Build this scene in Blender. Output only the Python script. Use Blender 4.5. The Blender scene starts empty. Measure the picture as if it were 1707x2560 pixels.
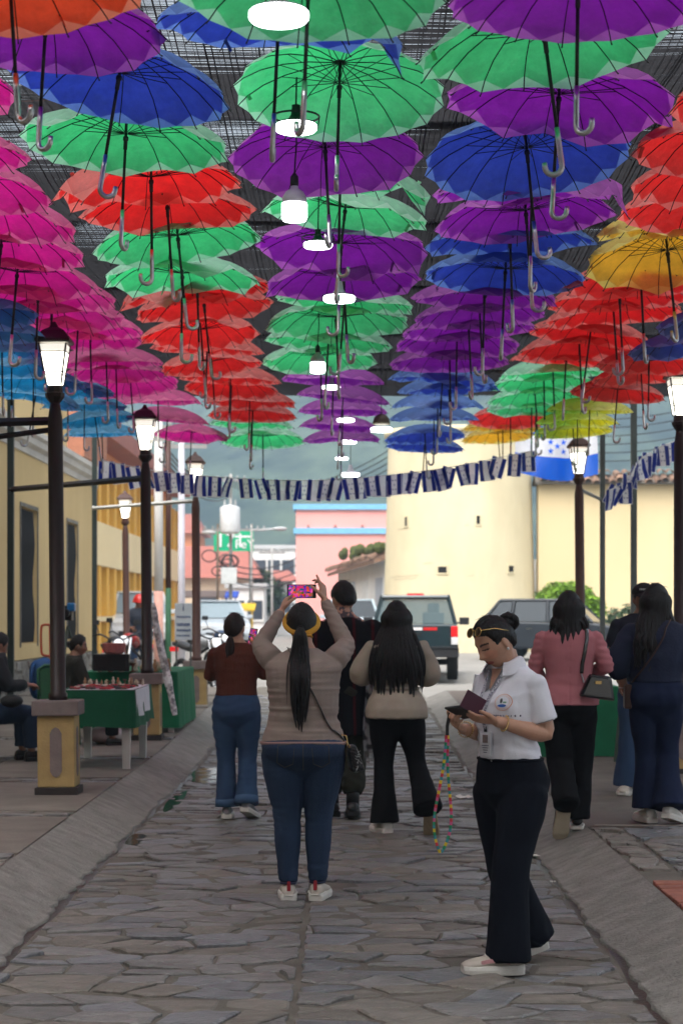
import bpy, bmesh, math, random
from mathutils import Vector, Matrix, Euler, noise
from mathutils.bvhtree import BVHTree
import numpy as np
R = math.radians
random.seed(7)
scn = bpy.context.scene
C = scn.collection

# ---------------------------------------------------------------- camera, sky, sun, exposure
FPX, VX, VY, CH = 3800.0, 868.0, 1540.0, 1.6      # pixels per unit of depth ratio, vanishing point in photograph pixels, eye height
DEPTH = 1.25                                       # metres in one unit of street depth (positions along y are given in these units)
cam_data = bpy.data.cameras.new('camera')
cam = bpy.data.objects.new('camera', cam_data); C.objects.link(cam)
cam.location = (0, 0, CH)
cam.rotation_euler = (R(90), 0, 0)
cam_data.sensor_fit = 'VERTICAL'
cam_data.sensor_height = 36.0
cam_data.sensor_width = 24.0
cam_data.lens = 36.0 * FPX * DEPTH / 2560.0
cam_data.shift_x = -(VX - 853.5) / 2560.0
cam_data.shift_y = (VY - 1280.0) / 2560.0
cam_data.clip_start = 0.1
cam_data.clip_end = 6000
cam_data.dof.use_dof = True
cam_data.dof.focus_distance = 7.9 * DEPTH
cam_data.dof.aperture_fstop = 4.2
scn.camera = cam

SUN_EL, SUN_AZ = 58.0, 200.0
w = bpy.data.worlds.new('World'); scn.world = w; w.use_nodes = True
wn = w.node_tree; bg = wn.nodes['Background']
sky = wn.nodes.new('ShaderNodeTexSky'); sky.sky_type = 'NISHITA'; sky.sun_disc = False
sky.sun_elevation = R(SUN_EL); sky.sun_rotation = R(SUN_AZ)
sky.air_density = 1.0; sky.dust_density = 6.0; sky.ozone_density = 1.0
hsv = wn.nodes.new('ShaderNodeHueSaturation'); hsv.inputs['Saturation'].default_value = 0.2
wn.links.new(sky.outputs[0], hsv.inputs['Color']); wn.links.new(hsv.outputs[0], bg.inputs[0])
bg.inputs[1].default_value = 0.15
sl = bpy.data.lights.new('sun', 'SUN'); sl.energy = 0.7; sl.angle = R(60); sl.color = (1, 0.96, 0.9)
sun = bpy.data.objects.new('sun', sl); C.objects.link(sun)
sun.rotation_euler = (R(90 - SUN_EL), 0, R(180 - SUN_AZ))
scn.view_settings.view_transform = 'Standard'; scn.view_settings.look = 'None'
scn.view_settings.gamma = 1.0; scn.view_settings.use_curve_mapping = False
scn.view_settings.exposure = 1.42
scn.cycles.use_denoising = True
scn.cycles.max_bounces = 8; scn.cycles.diffuse_bounces = 4; scn.cycles.transmission_bounces = 6
scn.cycles.transparent_max_bounces = 12; scn.cycles.volume_bounces = 0
scn.cycles.caustics_reflective = False; scn.cycles.caustics_refractive = False
scn.cycles.sample_clamp_indirect = 6.0

def wx(sx, Y): return (sx - VX) * Y / FPX           # world X of a photograph column at depth Y
def wz(sy, Y): return CH + (VY - sy) * Y / FPX
def gz(y):                                          # the street climbs a little beyond the canopy
    if y < 16: return 0.0
    if y < 30: return (y - 16) * 0.0243
    if y < 42: return 0.34 + (y - 30) * 0.022
    return 0.604

# ---------------------------------------------------------------- helpers
def tag(o, label=None, cat=None, group=None, kind=None):
    if label: o['label'] = label
    if cat: o['category'] = cat
    if group: o['group'] = group
    if kind: o['kind'] = kind
    return o
def thing(name, label, cat, loc=(0, 0, 0), rz=0.0, group=None):
    o = bpy.data.objects.new(name, None); C.objects.link(o)
    o.location = loc; o.rotation_euler = (0, 0, rz); o.empty_display_size = 0.2
    return tag(o, label, cat, group)
def obj(name, me, parent=None, loc=None, rot=None, mats=None):
    o = bpy.data.objects.new(name, me); C.objects.link(o)
    if parent: o.parent = parent
    if loc is not None: o.location = loc
    if rot is not None: o.rotation_euler = rot
    if mats:
        for i, m in enumerate(mats):
            o.material_slots[i].link = 'OBJECT'; o.material_slots[i].material = m
    return o
def copy_tree(o, parent=None):
    c = o.copy(); C.objects.link(c); c.parent = parent
    for ch in list(o.children): copy_tree(ch, c)
    return c

class MB:
    def __init__(s): s.v = []; s.f = []; s.m = []; s.cur = 0
    def add(s, vs, fs, mat=None):
        b = len(s.v); s.v += [tuple(v) for v in vs]
        s.f += [tuple(i + b for i in f) for f in fs]
        s.m += [s.cur if mat is None else mat] * len(fs); return s
    def box(s, c, d, M=None, mat=None, top=(1, 1)):
        x, y, z = d[0] / 2, d[1] / 2, d[2] / 2; tx, ty = top
        vs = [Vector(p) for p in ((-x, -y, -z), (x, -y, -z), (x, y, -z), (-x, y, -z), (-x * tx, -y * ty, z), (x * tx, -y * ty, z), (x * tx, y * ty, z), (-x * tx, y * ty, z))]
        if M is not None: vs = [M @ v for v in vs]
        c = Vector(c); vs = [v + c for v in vs]
        return s.add(vs, [(3, 2, 1, 0), (4, 5, 6, 7), (0, 1, 5, 4), (1, 2, 6, 5), (2, 3, 7, 6), (3, 0, 4, 7)], mat)
    def bbox(s, lo, hi, mat=None):
        return s.box([(a + b) / 2 for a, b in zip(lo, hi)], [b - a for a, b in zip(lo, hi)], None, mat)
    def tube(s, pts, rad, n=8, cap=True, flat=1.0, up=None, mat=None, closed=False):
        pts = [Vector(p) for p in pts]
        if not hasattr(rad, '__len__'): rad = [rad] * len(pts)
        k = len(pts); vs = []; fs = []
        t0 = (pts[1] - pts[0]).normalized()
        u = Vector(up) if up is not None else (Vector((0, 0, 1)) if abs(t0.z) < 0.9 else Vector((0, 1, 0)))
        for i, p in enumerate(pts):
            a = pts[max(i - 1, 0)]; b = pts[min(i + 1, k - 1)]
            if closed: a = pts[i - 1]; b = pts[(i + 1) % k]
            t = (b - a).normalized() if (b - a).length > 1e-9 else t0
            u = u - t * u.dot(t)
            u = u.normalized() if u.length > 1e-6 else t.orthogonal().normalized()
            w_ = t.cross(u); r = rad[i]
            ra, rb = (r if hasattr(r, '__len__') else (r, r * flat))
            for j in range(n):
                an = 2 * math.pi * j / n
                vs.append(p + w_ * (math.cos(an) * ra) + u * (math.sin(an) * rb))
        rng = range(k if closed else k - 1)
        for i in rng:
            for j in range(n):
                a0 = i * n + j; a1 = i * n + (j + 1) % n; i2 = ((i + 1) % k) * n
                fs.append((a0, a1, i2 + (j + 1) % n, i2 + j))
        if cap and not closed:
            fs.append(tuple(range(n - 1, -1, -1))); fs.append(tuple((k - 1) * n + j for j in range(n)))
        return s.add(vs, fs, mat)
    def lathe(s, prof, n=16, M=None, mat=None, cap=True):
        vs = []; fs = []
        for r, z in prof:
            for j in range(n):
                an = 2 * math.pi * j / n; v = Vector((r * math.cos(an), r * math.sin(an), z))
                vs.append(M @ v if M is not None else v)
        k = len(prof)
        for i in range(k - 1):
            for j in range(n):
                fs.append((i * n + j, i * n + (j + 1) % n, (i + 1) * n + (j + 1) % n, (i + 1) * n + j))
        if cap:
            fs.append(tuple(range(n - 1, -1, -1))); fs.append(tuple((k - 1) * n + j for j in range(n)))
        return s.add(vs, fs, mat)
    def rings(s, rings, cap=True, mat=None):
        n = len(rings[0]); vs = [p for r in rings for p in r]; fs = []
        for i in range(len(rings) - 1):
            for j in range(n):
                fs.append((i * n + j, i * n + (j + 1) % n, (i + 1) * n + (j + 1) % n, (i + 1) * n + j))
        if cap:
            fs.append(tuple(range(n - 1, -1, -1))); fs.append(tuple((len(rings) - 1) * n + j for j in range(n)))
        return s.add(vs, fs, mat)
    def prism(s, poly, z0, z1, M=None, mat=None):
        n = len(poly); vs = [Vector((p[0], p[1], z0)) for p in poly] + [Vector((p[0], p[1], z1)) for p in poly]
        if M is not None: vs = [M @ v for v in vs]
        fs = [tuple(range(n - 1, -1, -1)), tuple(range(n, 2 * n))] + [(i, (i + 1) % n, n + (i + 1) % n, n + i) for i in range(n)]
        return s.add(vs, fs, mat)
    def grid(s, fn, nu, nv, mat=None):
        vs = [fn(i / nu, j / nv) for j in range(nv + 1) for i in range(nu + 1)]
        fs = [(j * (nu + 1) + i, j * (nu + 1) + i + 1, (j + 1) * (nu + 1) + i + 1, (j + 1) * (nu + 1) + i) for j in range(nv) for i in range(nu)]
        return s.add(vs, fs, mat)
    def ball(s, c, r, n=10, mat=None, M=None):
        rr = r if hasattr(r, '__len__') else (r, r, r); vs = []; k = max(4, n // 2 + 1); fs = []
        for i in range(k + 1):
            th = math.pi * (0.02 + 0.96 * i / k)
            for j in range(n):
                ph = 2 * math.pi * j / n
                v = Vector((rr[0] * math.sin(th) * math.cos(ph), rr[1] * math.sin(th) * math.sin(ph), -rr[2] * math.cos(th)))
                vs.append((M @ v if M is not None else v) + Vector(c))
        for i in range(k):
            for j in range(n): fs.append((i * n + j, i * n + (j + 1) % n, (i + 1) * n + (j + 1) % n, (i + 1) * n + j))
        fs.append(tuple(range(n - 1, -1, -1))); fs.append(tuple(k * n + j for j in range(n)))
        return s.add(vs, fs, mat)
    def mesh(s, name, mats=(), smooth=False):
        me = bpy.data.meshes.new(name); me.from_pydata(s.v, [], s.f)
        for m in mats: me.materials.append(m)
        if len(mats) > 1: me.polygons.foreach_set('material_index', s.m)
        if smooth: me.polygons.foreach_set('use_smooth', [True] * len(me.polygons))
        me.update(); return me
    def build(s, name, mat, parent=None, loc=None, rot=None, smooth=False, bevel=0):
        mats = mat if isinstance(mat, (list, tuple)) else [mat]
        me = s.mesh(name, mats, smooth)
        if bevel:
            bm = bmesh.new(); bm.from_mesh(me)
            es = [e for e in bm.edges if len(e.link_faces) == 2 and e.calc_face_angle(0) > 0.5]
            bmesh.ops.bevel(bm, geom=es, offset=bevel, segments=2, affect='EDGES', clamp_overlap=True, profile=0.6)
            bm.to_mesh(me); bm.free()
        return obj(name, me, parent, loc, rot)
def one(name, mat, label, cat, mb, group=None, smooth=False, loc=None, rot=None, bevel=0):
    return tag(mb.build(name, mat, None, loc, rot, smooth, bevel), label, cat, group)
def struct(name, mat, mb, smooth=False):
    return tag(mb.build(name, mat, None, smooth=smooth), kind='structure')
def catmull(pts, n=4):
    P = [Vector(p) for p in pts]; out = []
    for i in range(len(P) - 1):
        p0 = P[max(i - 1, 0)]; p1 = P[i]; p2 = P[i + 1]; p3 = P[min(i + 2, len(P) - 1)]
        for k in range(n):
            t = k / n
            out.append(0.5 * ((2 * p1) + (p2 - p0) * t + (2 * p0 - 5 * p1 + 4 * p2 - p3) * t * t + (3 * p1 - p0 - 3 * p2 + p3) * t ** 3))
    out.append(P[-1]); return out
def lerp(a, b, t): return a + (b - a) * t

# ---------------------------------------------------------------- materials
def lin(c):
    return tuple((x / 12.92 if x <= 0.04045 else ((x + 0.055) / 1.055) ** 2.4) for x in (c[0] / 255, c[1] / 255, c[2] / 255))
MATS = {}
def P(name, c1, c2=None, scale=6.0, rough=0.7, bump=0.0, bscale=60.0, metal=0.0, stretch=(1, 1, 1), spec=0.3, detail=5, contrast=0.25, sheen=0, rnd=0.0, emis=None, alpha=None, coat=0, trans=0):
    """principled surface: two tones mixed by noise, fine bump"""
    if name in MATS: return MATS[name]
    m = bpy.data.materials.new(name); m.use_nodes = True; nt = m.node_tree; b = nt.nodes['Principled BSDF']; L = nt.links
    tc = nt.nodes.new('ShaderNodeTexCoord'); mp = nt.nodes.new('ShaderNodeMapping'); mp.inputs['Scale'].default_value = stretch
    if rnd:                                          # every piece gets its own stretch of the pattern
        o_i = nt.nodes.new('ShaderNodeObjectInfo'); g_i = nt.nodes.new('ShaderNodeNewGeometry'); sm = nt.nodes.new('ShaderNodeMath'); sm.operation = 'ADD'; L.new(o_i.outputs['Random'], sm.inputs[0]); L.new(g_i.outputs['Random Per Island'], sm.inputs[1])
        ml = nt.nodes.new('ShaderNodeMath'); ml.operation = 'MULTIPLY'; ml.inputs[1].default_value = 61.0; L.new(sm.outputs[0], ml.inputs[0]); av = nt.nodes.new('ShaderNodeVectorMath'); av.operation = 'ADD'; L.new(tc.outputs['Object'], av.inputs[0]); L.new(ml.outputs[0], av.inputs[1]); L.new(av.outputs[0], mp.inputs['Vector'])
    else: L.new(tc.outputs['Object'], mp.inputs['Vector'])
    if c2 is None: c2 = tuple(x * 0.78 for x in c1)
    ns = nt.nodes.new('ShaderNodeTexNoise'); ns.inputs['Scale'].default_value = scale; ns.inputs['Detail'].default_value = detail; ns.inputs['Roughness'].default_value = 0.62
    L.new(mp.outputs[0], ns.inputs['Vector'])
    rp = nt.nodes.new('ShaderNodeValToRGB'); rp.color_ramp.elements[0].position = 0.5 - contrast; rp.color_ramp.elements[1].position = 0.5 + contrast
    rp.color_ramp.elements[0].color = (*c2, 1); rp.color_ramp.elements[1].color = (*c1, 1)
    L.new(ns.outputs[0], rp.inputs[0]); col = rp.outputs[0]
    if rnd:
        g = nt.nodes.new('ShaderNodeNewGeometry'); mr = nt.nodes.new('ShaderNodeMapRange'); mr.inputs[3].default_value = 1 - rnd; mr.inputs[4].default_value = 1 + rnd
        L.new(g.outputs['Random Per Island'], mr.inputs[0])
        oi = nt.nodes.new('ShaderNodeObjectInfo'); mr2 = nt.nodes.new('ShaderNodeMapRange'); mr2.inputs[3].default_value = 1 - rnd; mr2.inputs[4].default_value = 1 + rnd
        L.new(oi.outputs['Random'], mr2.inputs[0])
        mu0 = nt.nodes.new('ShaderNodeMath'); mu0.operation = 'MULTIPLY'; L.new(mr.outputs[0], mu0.inputs[0]); L.new(mr2.outputs[0], mu0.inputs[1])
        mu = nt.nodes.new('ShaderNodeVectorMath'); mu.operation = 'SCALE'; L.new(col, mu.inputs[0]); L.new(mu0.outputs[0], mu.inputs['Scale']); col = mu.outputs[0]
    L.new(col, b.inputs['Base Color'])
    b.inputs['Roughness'].default_value = rough; b.inputs['Metallic'].default_value = metal; b.inputs['Specular IOR Level'].default_value = spec
    if sheen: b.inputs['Sheen Weight'].default_value = sheen
    if coat: b.inputs['Coat Weight'].default_value = coat; b.inputs['Coat Roughness'].default_value = 0.08
    if trans: b.inputs['Transmission Weight'].default_value = trans
    if emis: b.inputs['Emission Color'].default_value = (*emis[0], 1); b.inputs['Emission Strength'].default_value = emis[1]
    if bump:
        n2 = nt.nodes.new('ShaderNodeTexNoise'); n2.inputs['Scale'].default_value = bscale; n2.inputs['Detail'].default_value = 4
        L.new(mp.outputs[0], n2.inputs['Vector'])
        bp = nt.nodes.new('ShaderNodeBump'); bp.inputs['Strength'].default_value = bump; bp.inputs['Distance'].default_value = 0.02
        L.new(n2.outputs[0], bp.inputs['Height']); L.new(bp.outputs[0], b.inputs['Normal'])
    MATS[name] = m; return m
def EM(name, col, s):
    m = bpy.data.materials.new(name); m.use_nodes = True; b = m.node_tree.nodes['Principled BSDF']
    b.inputs['Base Color'].default_value = (0.8, 0.8, 0.8, 1); b.inputs['Emission Color'].default_value = (*col, 1); b.inputs['Emission Strength'].default_value = s
    return m
def GLASS(name, col=(0.02, 0.025, 0.03), alpha=0.5, spec=0.7):
    """tinted window glass: see-through part and glossy part"""
    m = bpy.data.materials.new(name); m.use_nodes = True; nt = m.node_tree; b = nt.nodes['Principled BSDF']
    b.inputs['Base Color'].default_value = (*col, 1); b.inputs['Roughness'].default_value = 0.04; b.inputs['Alpha'].default_value = alpha; b.inputs['Specular IOR Level'].default_value = spec
    return m
def CLOTH(name, pale, deep, dirt=0.3, through=0.62):
    """thin umbrella nylon: reflects a pale tone, lets a deep tone through"""
    m = bpy.data.materials.new(name); m.use_nodes = True; nt = m.node_tree; L = nt.links
    nt.nodes.remove(nt.nodes['Principled BSDF']); out = nt.nodes['Material Output']
    tc = nt.nodes.new('ShaderNodeTexCoord'); ns = nt.nodes.new('ShaderNodeTexNoise'); ns.inputs['Scale'].default_value = 7; ns.inputs['Detail'].default_value = 6; ns.inputs['Roughness'].default_value = 0.7
    oi = nt.nodes.new('ShaderNodeObjectInfo'); ad = nt.nodes.new('ShaderNodeVectorMath'); ad.operation = 'ADD'
    mul = nt.nodes.new('ShaderNodeMath'); mul.operation = 'MULTIPLY'; mul.inputs[1].default_value = 37.0
    L.new(oi.outputs['Random'], mul.inputs[0]); L.new(tc.outputs['Object'], ad.inputs[0]); L.new(mul.outputs[0], ad.inputs[1]); L.new(ad.outputs[0], ns.inputs['Vector'])
    rp = nt.nodes.new('ShaderNodeMapRange'); rp.inputs[1].default_value = 0.35; rp.inputs[2].default_value = 0.7; rp.inputs[3].default_value = 1.0; rp.inputs[4].default_value = 1 - dirt
    L.new(ns.outputs[0], rp.inputs[0])
    rv = nt.nodes.new('ShaderNodeMapRange'); rv.inputs[3].default_value = 0.86; rv.inputs[4].default_value = 1.12; L.new(oi.outputs['Random'], rv.inputs[0])
    mm = nt.nodes.new('ShaderNodeMath'); mm.operation = 'MULTIPLY'; L.new(rp.outputs[0], mm.inputs[0]); L.new(rv.outputs[0], mm.inputs[1])
    def col(c):
        s = nt.nodes.new('ShaderNodeVectorMath'); s.operation = 'SCALE'; s.inputs[0].default_value = c; L.new(mm.outputs[0], s.inputs['Scale']); return s.outputs[0]
    d = nt.nodes.new('ShaderNodeBsdfDiffuse'); t = nt.nodes.new('ShaderNodeBsdfTranslucent'); mx = nt.nodes.new('ShaderNodeMixShader'); mx.inputs[0].default_value = through
    L.new(col(pale), d.inputs[0]); L.new(col(deep), t.inputs[0]); L.new(d.outputs[0], mx.inputs[1]); L.new(t.outputs[0], mx.inputs[2])
    gl = nt.nodes.new('ShaderNodeBsdfGlossy'); gl.inputs['Roughness'].default_value = 0.45; m2 = nt.nodes.new('ShaderNodeMixShader'); m2.inputs[0].default_value = 0.03
    L.new(mx.outputs[0], m2.inputs[1]); L.new(gl.outputs[0], m2.inputs[2]); L.new(m2.outputs[0], out.inputs[0])
    wv = nt.nodes.new('ShaderNodeTexNoise'); wv.inputs['Scale'].default_value = 14; wv.inputs['Detail'].default_value = 3; L.new(ad.outputs[0], wv.inputs['Vector'])
    bp = nt.nodes.new('ShaderNodeBump'); bp.inputs['Strength'].default_value = 0.5; bp.inputs['Distance'].default_value = 0.02; L.new(wv.outputs[0], bp.inputs['Height'])
    for nd in (d, t): L.new(bp.outputs[0], nd.inputs['Normal'])
    return m
BLACK = P('black_steel', (0.012, 0.012, 0.014), rough=0.45)
CHROME = P('brushed_chrome', (0.55, 0.55, 0.56), (0.4, 0.4, 0.41), rough=0.28, metal=1.0, scale=40)
DARKPOST = P('brown_black_paint', (0.026, 0.014, 0.012), (0.016, 0.009, 0.008), rough=0.42, scale=3, bump=0.05)
BROWNPOST = P('brown_post_paint', (0.075, 0.03, 0.022), (0.05, 0.02, 0.015), rough=0.5, scale=3, bump=0.05)
GREYSTEEL = P('grey_steel_paint', (0.10, 0.115, 0.11), (0.06, 0.07, 0.07), rough=0.5, scale=4)
# ---------------------------------------------------------------- shade netting, its beams, the umbrellas
NETZ = 4.78
def net():
    rnd = random.Random(3); mb = MB()
    p = 0.0085; y = -18.0; k = 0; X0, X1 = -5.0, 6.5
    while y < 21.6:
        p_ = p if y > 3 else p * 14
        nseg = 27 if y > 3 else 4; xs = [X0 + (X1 - X0) * i / nseg for i in range(nseg + 1)]
        vs = []
        for x in xs:
            h = p_ * (0.72 + 0.42 * noise.noise((x * 0.45 + 4, y * 0.35, 1.7)) + 0.5 * noise.noise((x * 3.0, y * 0.7, 4)) + 0.3 * noise.noise((x * 0.9, y * 9.0, 4)) + 0.16 * rnd.random())
            h = max(0.004, h)
            if -4.2 < x < -0.2 and 6.0 < y < 10.4: h *= 0.62
            z = NETZ - 0.10 * math.sin((y % 2.45) / 2.45 * math.pi) + 0.03 * noise.noise((x * 0.8, y * 0.8, 0)); dy = 0.006 * rnd.uniform(-1, 1)
            vs += [(x, y + dy, z), (x, y + dy + 0.3 * h, z + h)]
        mb.add(vs, [(2 * i, 2 * i + 2, 2 * i + 3, 2 * i + 1) for i in range(nseg)])
        y += p_ * rnd.uniform(0.6, 1.4); k += 1
    x = X0
    while x < X1:                                    # lengthwise threads
        ww = 0.0025 * rnd.uniform(0.5, 2.2)
        pts = [(x + 0.01 * noise.noise((yy, x * 9, 0)), yy, NETZ - 0.10 * math.sin((yy % 2.45) / 2.45 * math.pi)) for yy in [-18 + 39.6 * i / 66 for i in range(67)]]
        vs = [(a[0] + s * ww, a[1], a[2]) for a in pts for s in (-1, 1)]
        mb.add(vs, [(2 * i, 2 * i + 1, 2 * i + 3, 2 * i + 2) for i in range(66)]); x += 0.032 * rnd.uniform(0.5, 1.5)
    m = P('black_net_tape', (0.016, 0.016, 0.019), (0.008, 0.008, 0.010), rough=0.8, scale=30, spec=0.15)
    o = mb.build('shade_net', m); tag(o, 'black woven shade netting stretched flat above all the umbrellas', 'shade net')
net()
RUST = P('red_oxide_beam', (0.16, 0.05, 0.035), (0.09, 0.03, 0.022), rough=0.7, scale=8)
for i, y in enumerate([4.9, 7.35, 9.8, 12.25, 14.7, 17.15, 19.6, 21.55]):
    mb = MB(); mb.bbox((-5.0, y - 0.04, NETZ + 0.055), (6.5, y + 0.04, NETZ + 0.135)); mb.bbox((-5.02, y - 0.05, NETZ + 0.05), (-4.9, y + 0.05, NETZ + 0.14)); mb.bbox((6.4, y - 0.05, NETZ + 0.05), (6.52, y + 0.05, NETZ + 0.14))
    one('net_beam', RUST, 'rust red steel beam across the street holding the shade net, %s from the front' % ['first', 'second', 'third', 'fourth', 'fifth', 'sixth', 'seventh', 'eighth'][i], 'beam', mb, 'net beams')

UC = {  # pale face, deep transmitted tone
 'green': ((0.46, 0.80, 0.62), (0.036, 0.74, 0.23)), 'purple': ((0.52, 0.14, 0.58), (0.23, 0.003, 0.40)),
 'blue': ((0.17, 0.32, 0.74), (0.016, 0.040, 0.46)), 'red': ((0.86, 0.26, 0.23), (0.92, 0.008, 0.012)),
 'magenta': ((0.86, 0.20, 0.44), (0.80, 0.003, 0.32)), 'teal': ((0.16, 0.50, 0.80), (0.003, 0.25, 0.56)),
 'orange yellow': ((0.92, 0.78, 0.22), (0.97, 0.46, 0.018)), 'lime yellow': ((0.90, 0.88, 0.24), (0.95, 0.84, 0.01)),
 'orange red': ((0.88, 0.32, 0.20), (0.95, 0.06, 0.012)), 'orange': ((0.92, 0.48, 0.14), (0.97, 0.26, 0.01))}
UM = {k: (CLOTH('nylon_' + k.replace(' ', '_'), a, b), CLOTH('nylon_hem_' + k.replace(' ', '_'), a, tuple(lerp(x, min(1, y * 1.2), 0.62) for x, y in zip(b, a)), 0.08)) for k, (a, b) in UC.items()}
UR, UD, NR = 0.52, 0.18, 16
def uprof(t): return (UR * math.sin(t * 1.18) / math.sin(1.18), -UD * (1 - math.cos(t * 1.18)) / (1 - math.cos(1.18)))
def rib_tip_wobble(v):
    rr = random.Random(100 + v); amp = [0.004, 0.010, 0.016, 0.022, 0.03, 0.05][v]
    return [(rr.gauss(0, amp * 0.5), rr.gauss(0, amp)) for _ in range(NR)]
def canopy_mesh(v):
    wob = rib_tip_wobble(v); mb = MB(); ts = [0.0, 0.18, 0.36, 0.54, 0.72, 0.87, 1.0]; nt_ = len(ts)
    rr = random.Random(v); sag = [rr.uniform(0.6, 1.5) for _ in range(NR)]
    vs = [(0, 0, 0)]
    idx = {}
    for k in range(NR):
        for half in (0, 1):
            for ti, t in enumerate(ts):
                if ti == 0: idx[(k, half, 0)] = 0; continue
                a = 2 * math.pi * (k + half * 0.5) / NR; r, z = uprof(t)
                if half == 0: dr, dz = wob[k][0] * t, wob[k][1] * t * t
                else:
                    k2 = (k + 1) % NR; dr = (wob[k][0] + wob[k2][0]) / 2 * t; dz = (wob[k][1] + wob[k2][1]) / 2 * t * t
                    r *= math.cos(math.pi / NR) - 0.004 * sag[k] * t - (0.022 if ti == nt_ - 1 else 0.0); dz -= 0.006 * sag[k] * math.sin(math.pi * t)
                idx[(k, half, ti)] = len(vs); vs.append(((r + dr) * math.cos(a), (r + dr) * math.sin(a), z + dz))
    fs = []; ms = []
    for k in range(NR):
        for half in (0, 1):
            n = (k, 1) if half == 0 else ((k + 1) % NR, 0)
            for ti in range(nt_ - 1):
                a, b = idx[(k, half, ti)], idx[(*n, ti)]; c, d = idx[(*n, ti + 1)], idx[(k, half, ti + 1)]
                if ti == 0: fs.append((a, d, c)); ms.append(0)
                elif ti < nt_ - 2: fs.append((a, d, c, b)); ms.append(0)
                elif half == 0: fs += [(a, c, b), (a, d, c)]; ms += [0, 1]      # a rib side, b/c mid panel
                else: fs += [(a, d, b), (d, c, b)]; ms += [0, 1]
    me = bpy.data.meshes.new('canopy'); me.from_pydata(vs, [], fs)
    me.materials.append(UM['green'][0]); me.materials.append(UM['green'][1]); me.polygons.foreach_set('material_index', ms)
    me.polygons.foreach_set('use_smooth', [True] * len(fs)); me.update(); return me, wob
def rib_pts(k, wob, off=0.006):
    a = 2 * math.pi * k / NR; out = []
    for t in (0.04, 0.25, 0.45, 0.65, 0.85, 1.0, 1.025):
        r, z = uprof(min(t, 1.0)); r += wob[k][0] * t + (0.012 if t > 1 else 0); z += wob[k][1] * t * t - off - (0.006 if t > 1 else 0)
        out.append((r * math.cos(a), r * math.sin(a), z))
    return out
def add_rib(mb, k, wob, n=5):
    p = rib_pts(k, wob); mb.tube(p, [0.0027] * 6 + [0.0042], n=n, cap=True)
    a = 2 * math.pi * k / NR; r, z = uprof(0.47); r += wob[k][0] * 0.47; z += wob[k][1] * 0.22
    mb.tube([(0.012 * math.cos(a), 0.012 * math.sin(a), -0.11), (r * math.cos(a), r * math.sin(a), z - 0.008)], 0.0022, n=4)
CAN = []
for v in range(6):
    me, wob = canopy_mesh(v); ribs = []
    for k in range(NR):
        mb = MB(); add_rib(mb, k, wob); ribs.append(mb.mesh('rib', [BLACK]))
    mb = MB()
    for k in range(NR): add_rib(mb, k, wob, 4)
    CAN.append((me, ribs, mb.mesh('rib_frame', [BLACK])))
mb = MB(); mb.tube([(0, 0, 0.02), (0, 0, -0.53)], 0.0078, n=8); SHAFT = mb.mesh('shaft', [BLACK], True)
mb = MB(); mb.lathe([(0.009, -0.125), (0.014, -0.13), (0.014, -0.145), (0.0105, -0.15), (0.0105, -0.19), (0.008, -0.195)], 10); RUNNER = mb.mesh('runner', [BLACK], True)
mb = MB(); mb.lathe([(0.03, -0.004), (0.026, 0.006), (0.010, 0.012), (0.008, 0.05), (0.004, 0.06)], 10); FERRULE = mb.mesh('ferrule', [BLACK], True)
mb = MB(); hp = [(0, 0, -0.50), (0, 0, -0.56), (0, 0, -0.62), (0, 0, -0.655)]
for a in range(20, 196, 20): hp.append((0.034 - 0.034 * math.cos(R(a)), 0, -0.655 - 0.034 * math.sin(R(a))))
hp.append((0.068, 0, -0.635))
mb.tube(hp, [0.0105, 0.0115, 0.0118, 0.0118] + [0.0118] * (len(hp) - 5) + [0.0105], n=8); HANDLE = mb.mesh('handle', [CHROME], True)
mb = MB(); mb.tube([(0, 0, 0), (0, 0, 1)], 0.0016, n=4); WIRE = mb.mesh('hanging_wire', [BLACK])
mb = MB(); mb.box((0, 0, -0.02), (0.018, 0.004, 0.05)); mb.box((0, 0, 0.008), (0.022, 0.006, 0.012)); STRAP = mb.mesh('closing_strap', [UM['green'][0], BLACK])

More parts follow.
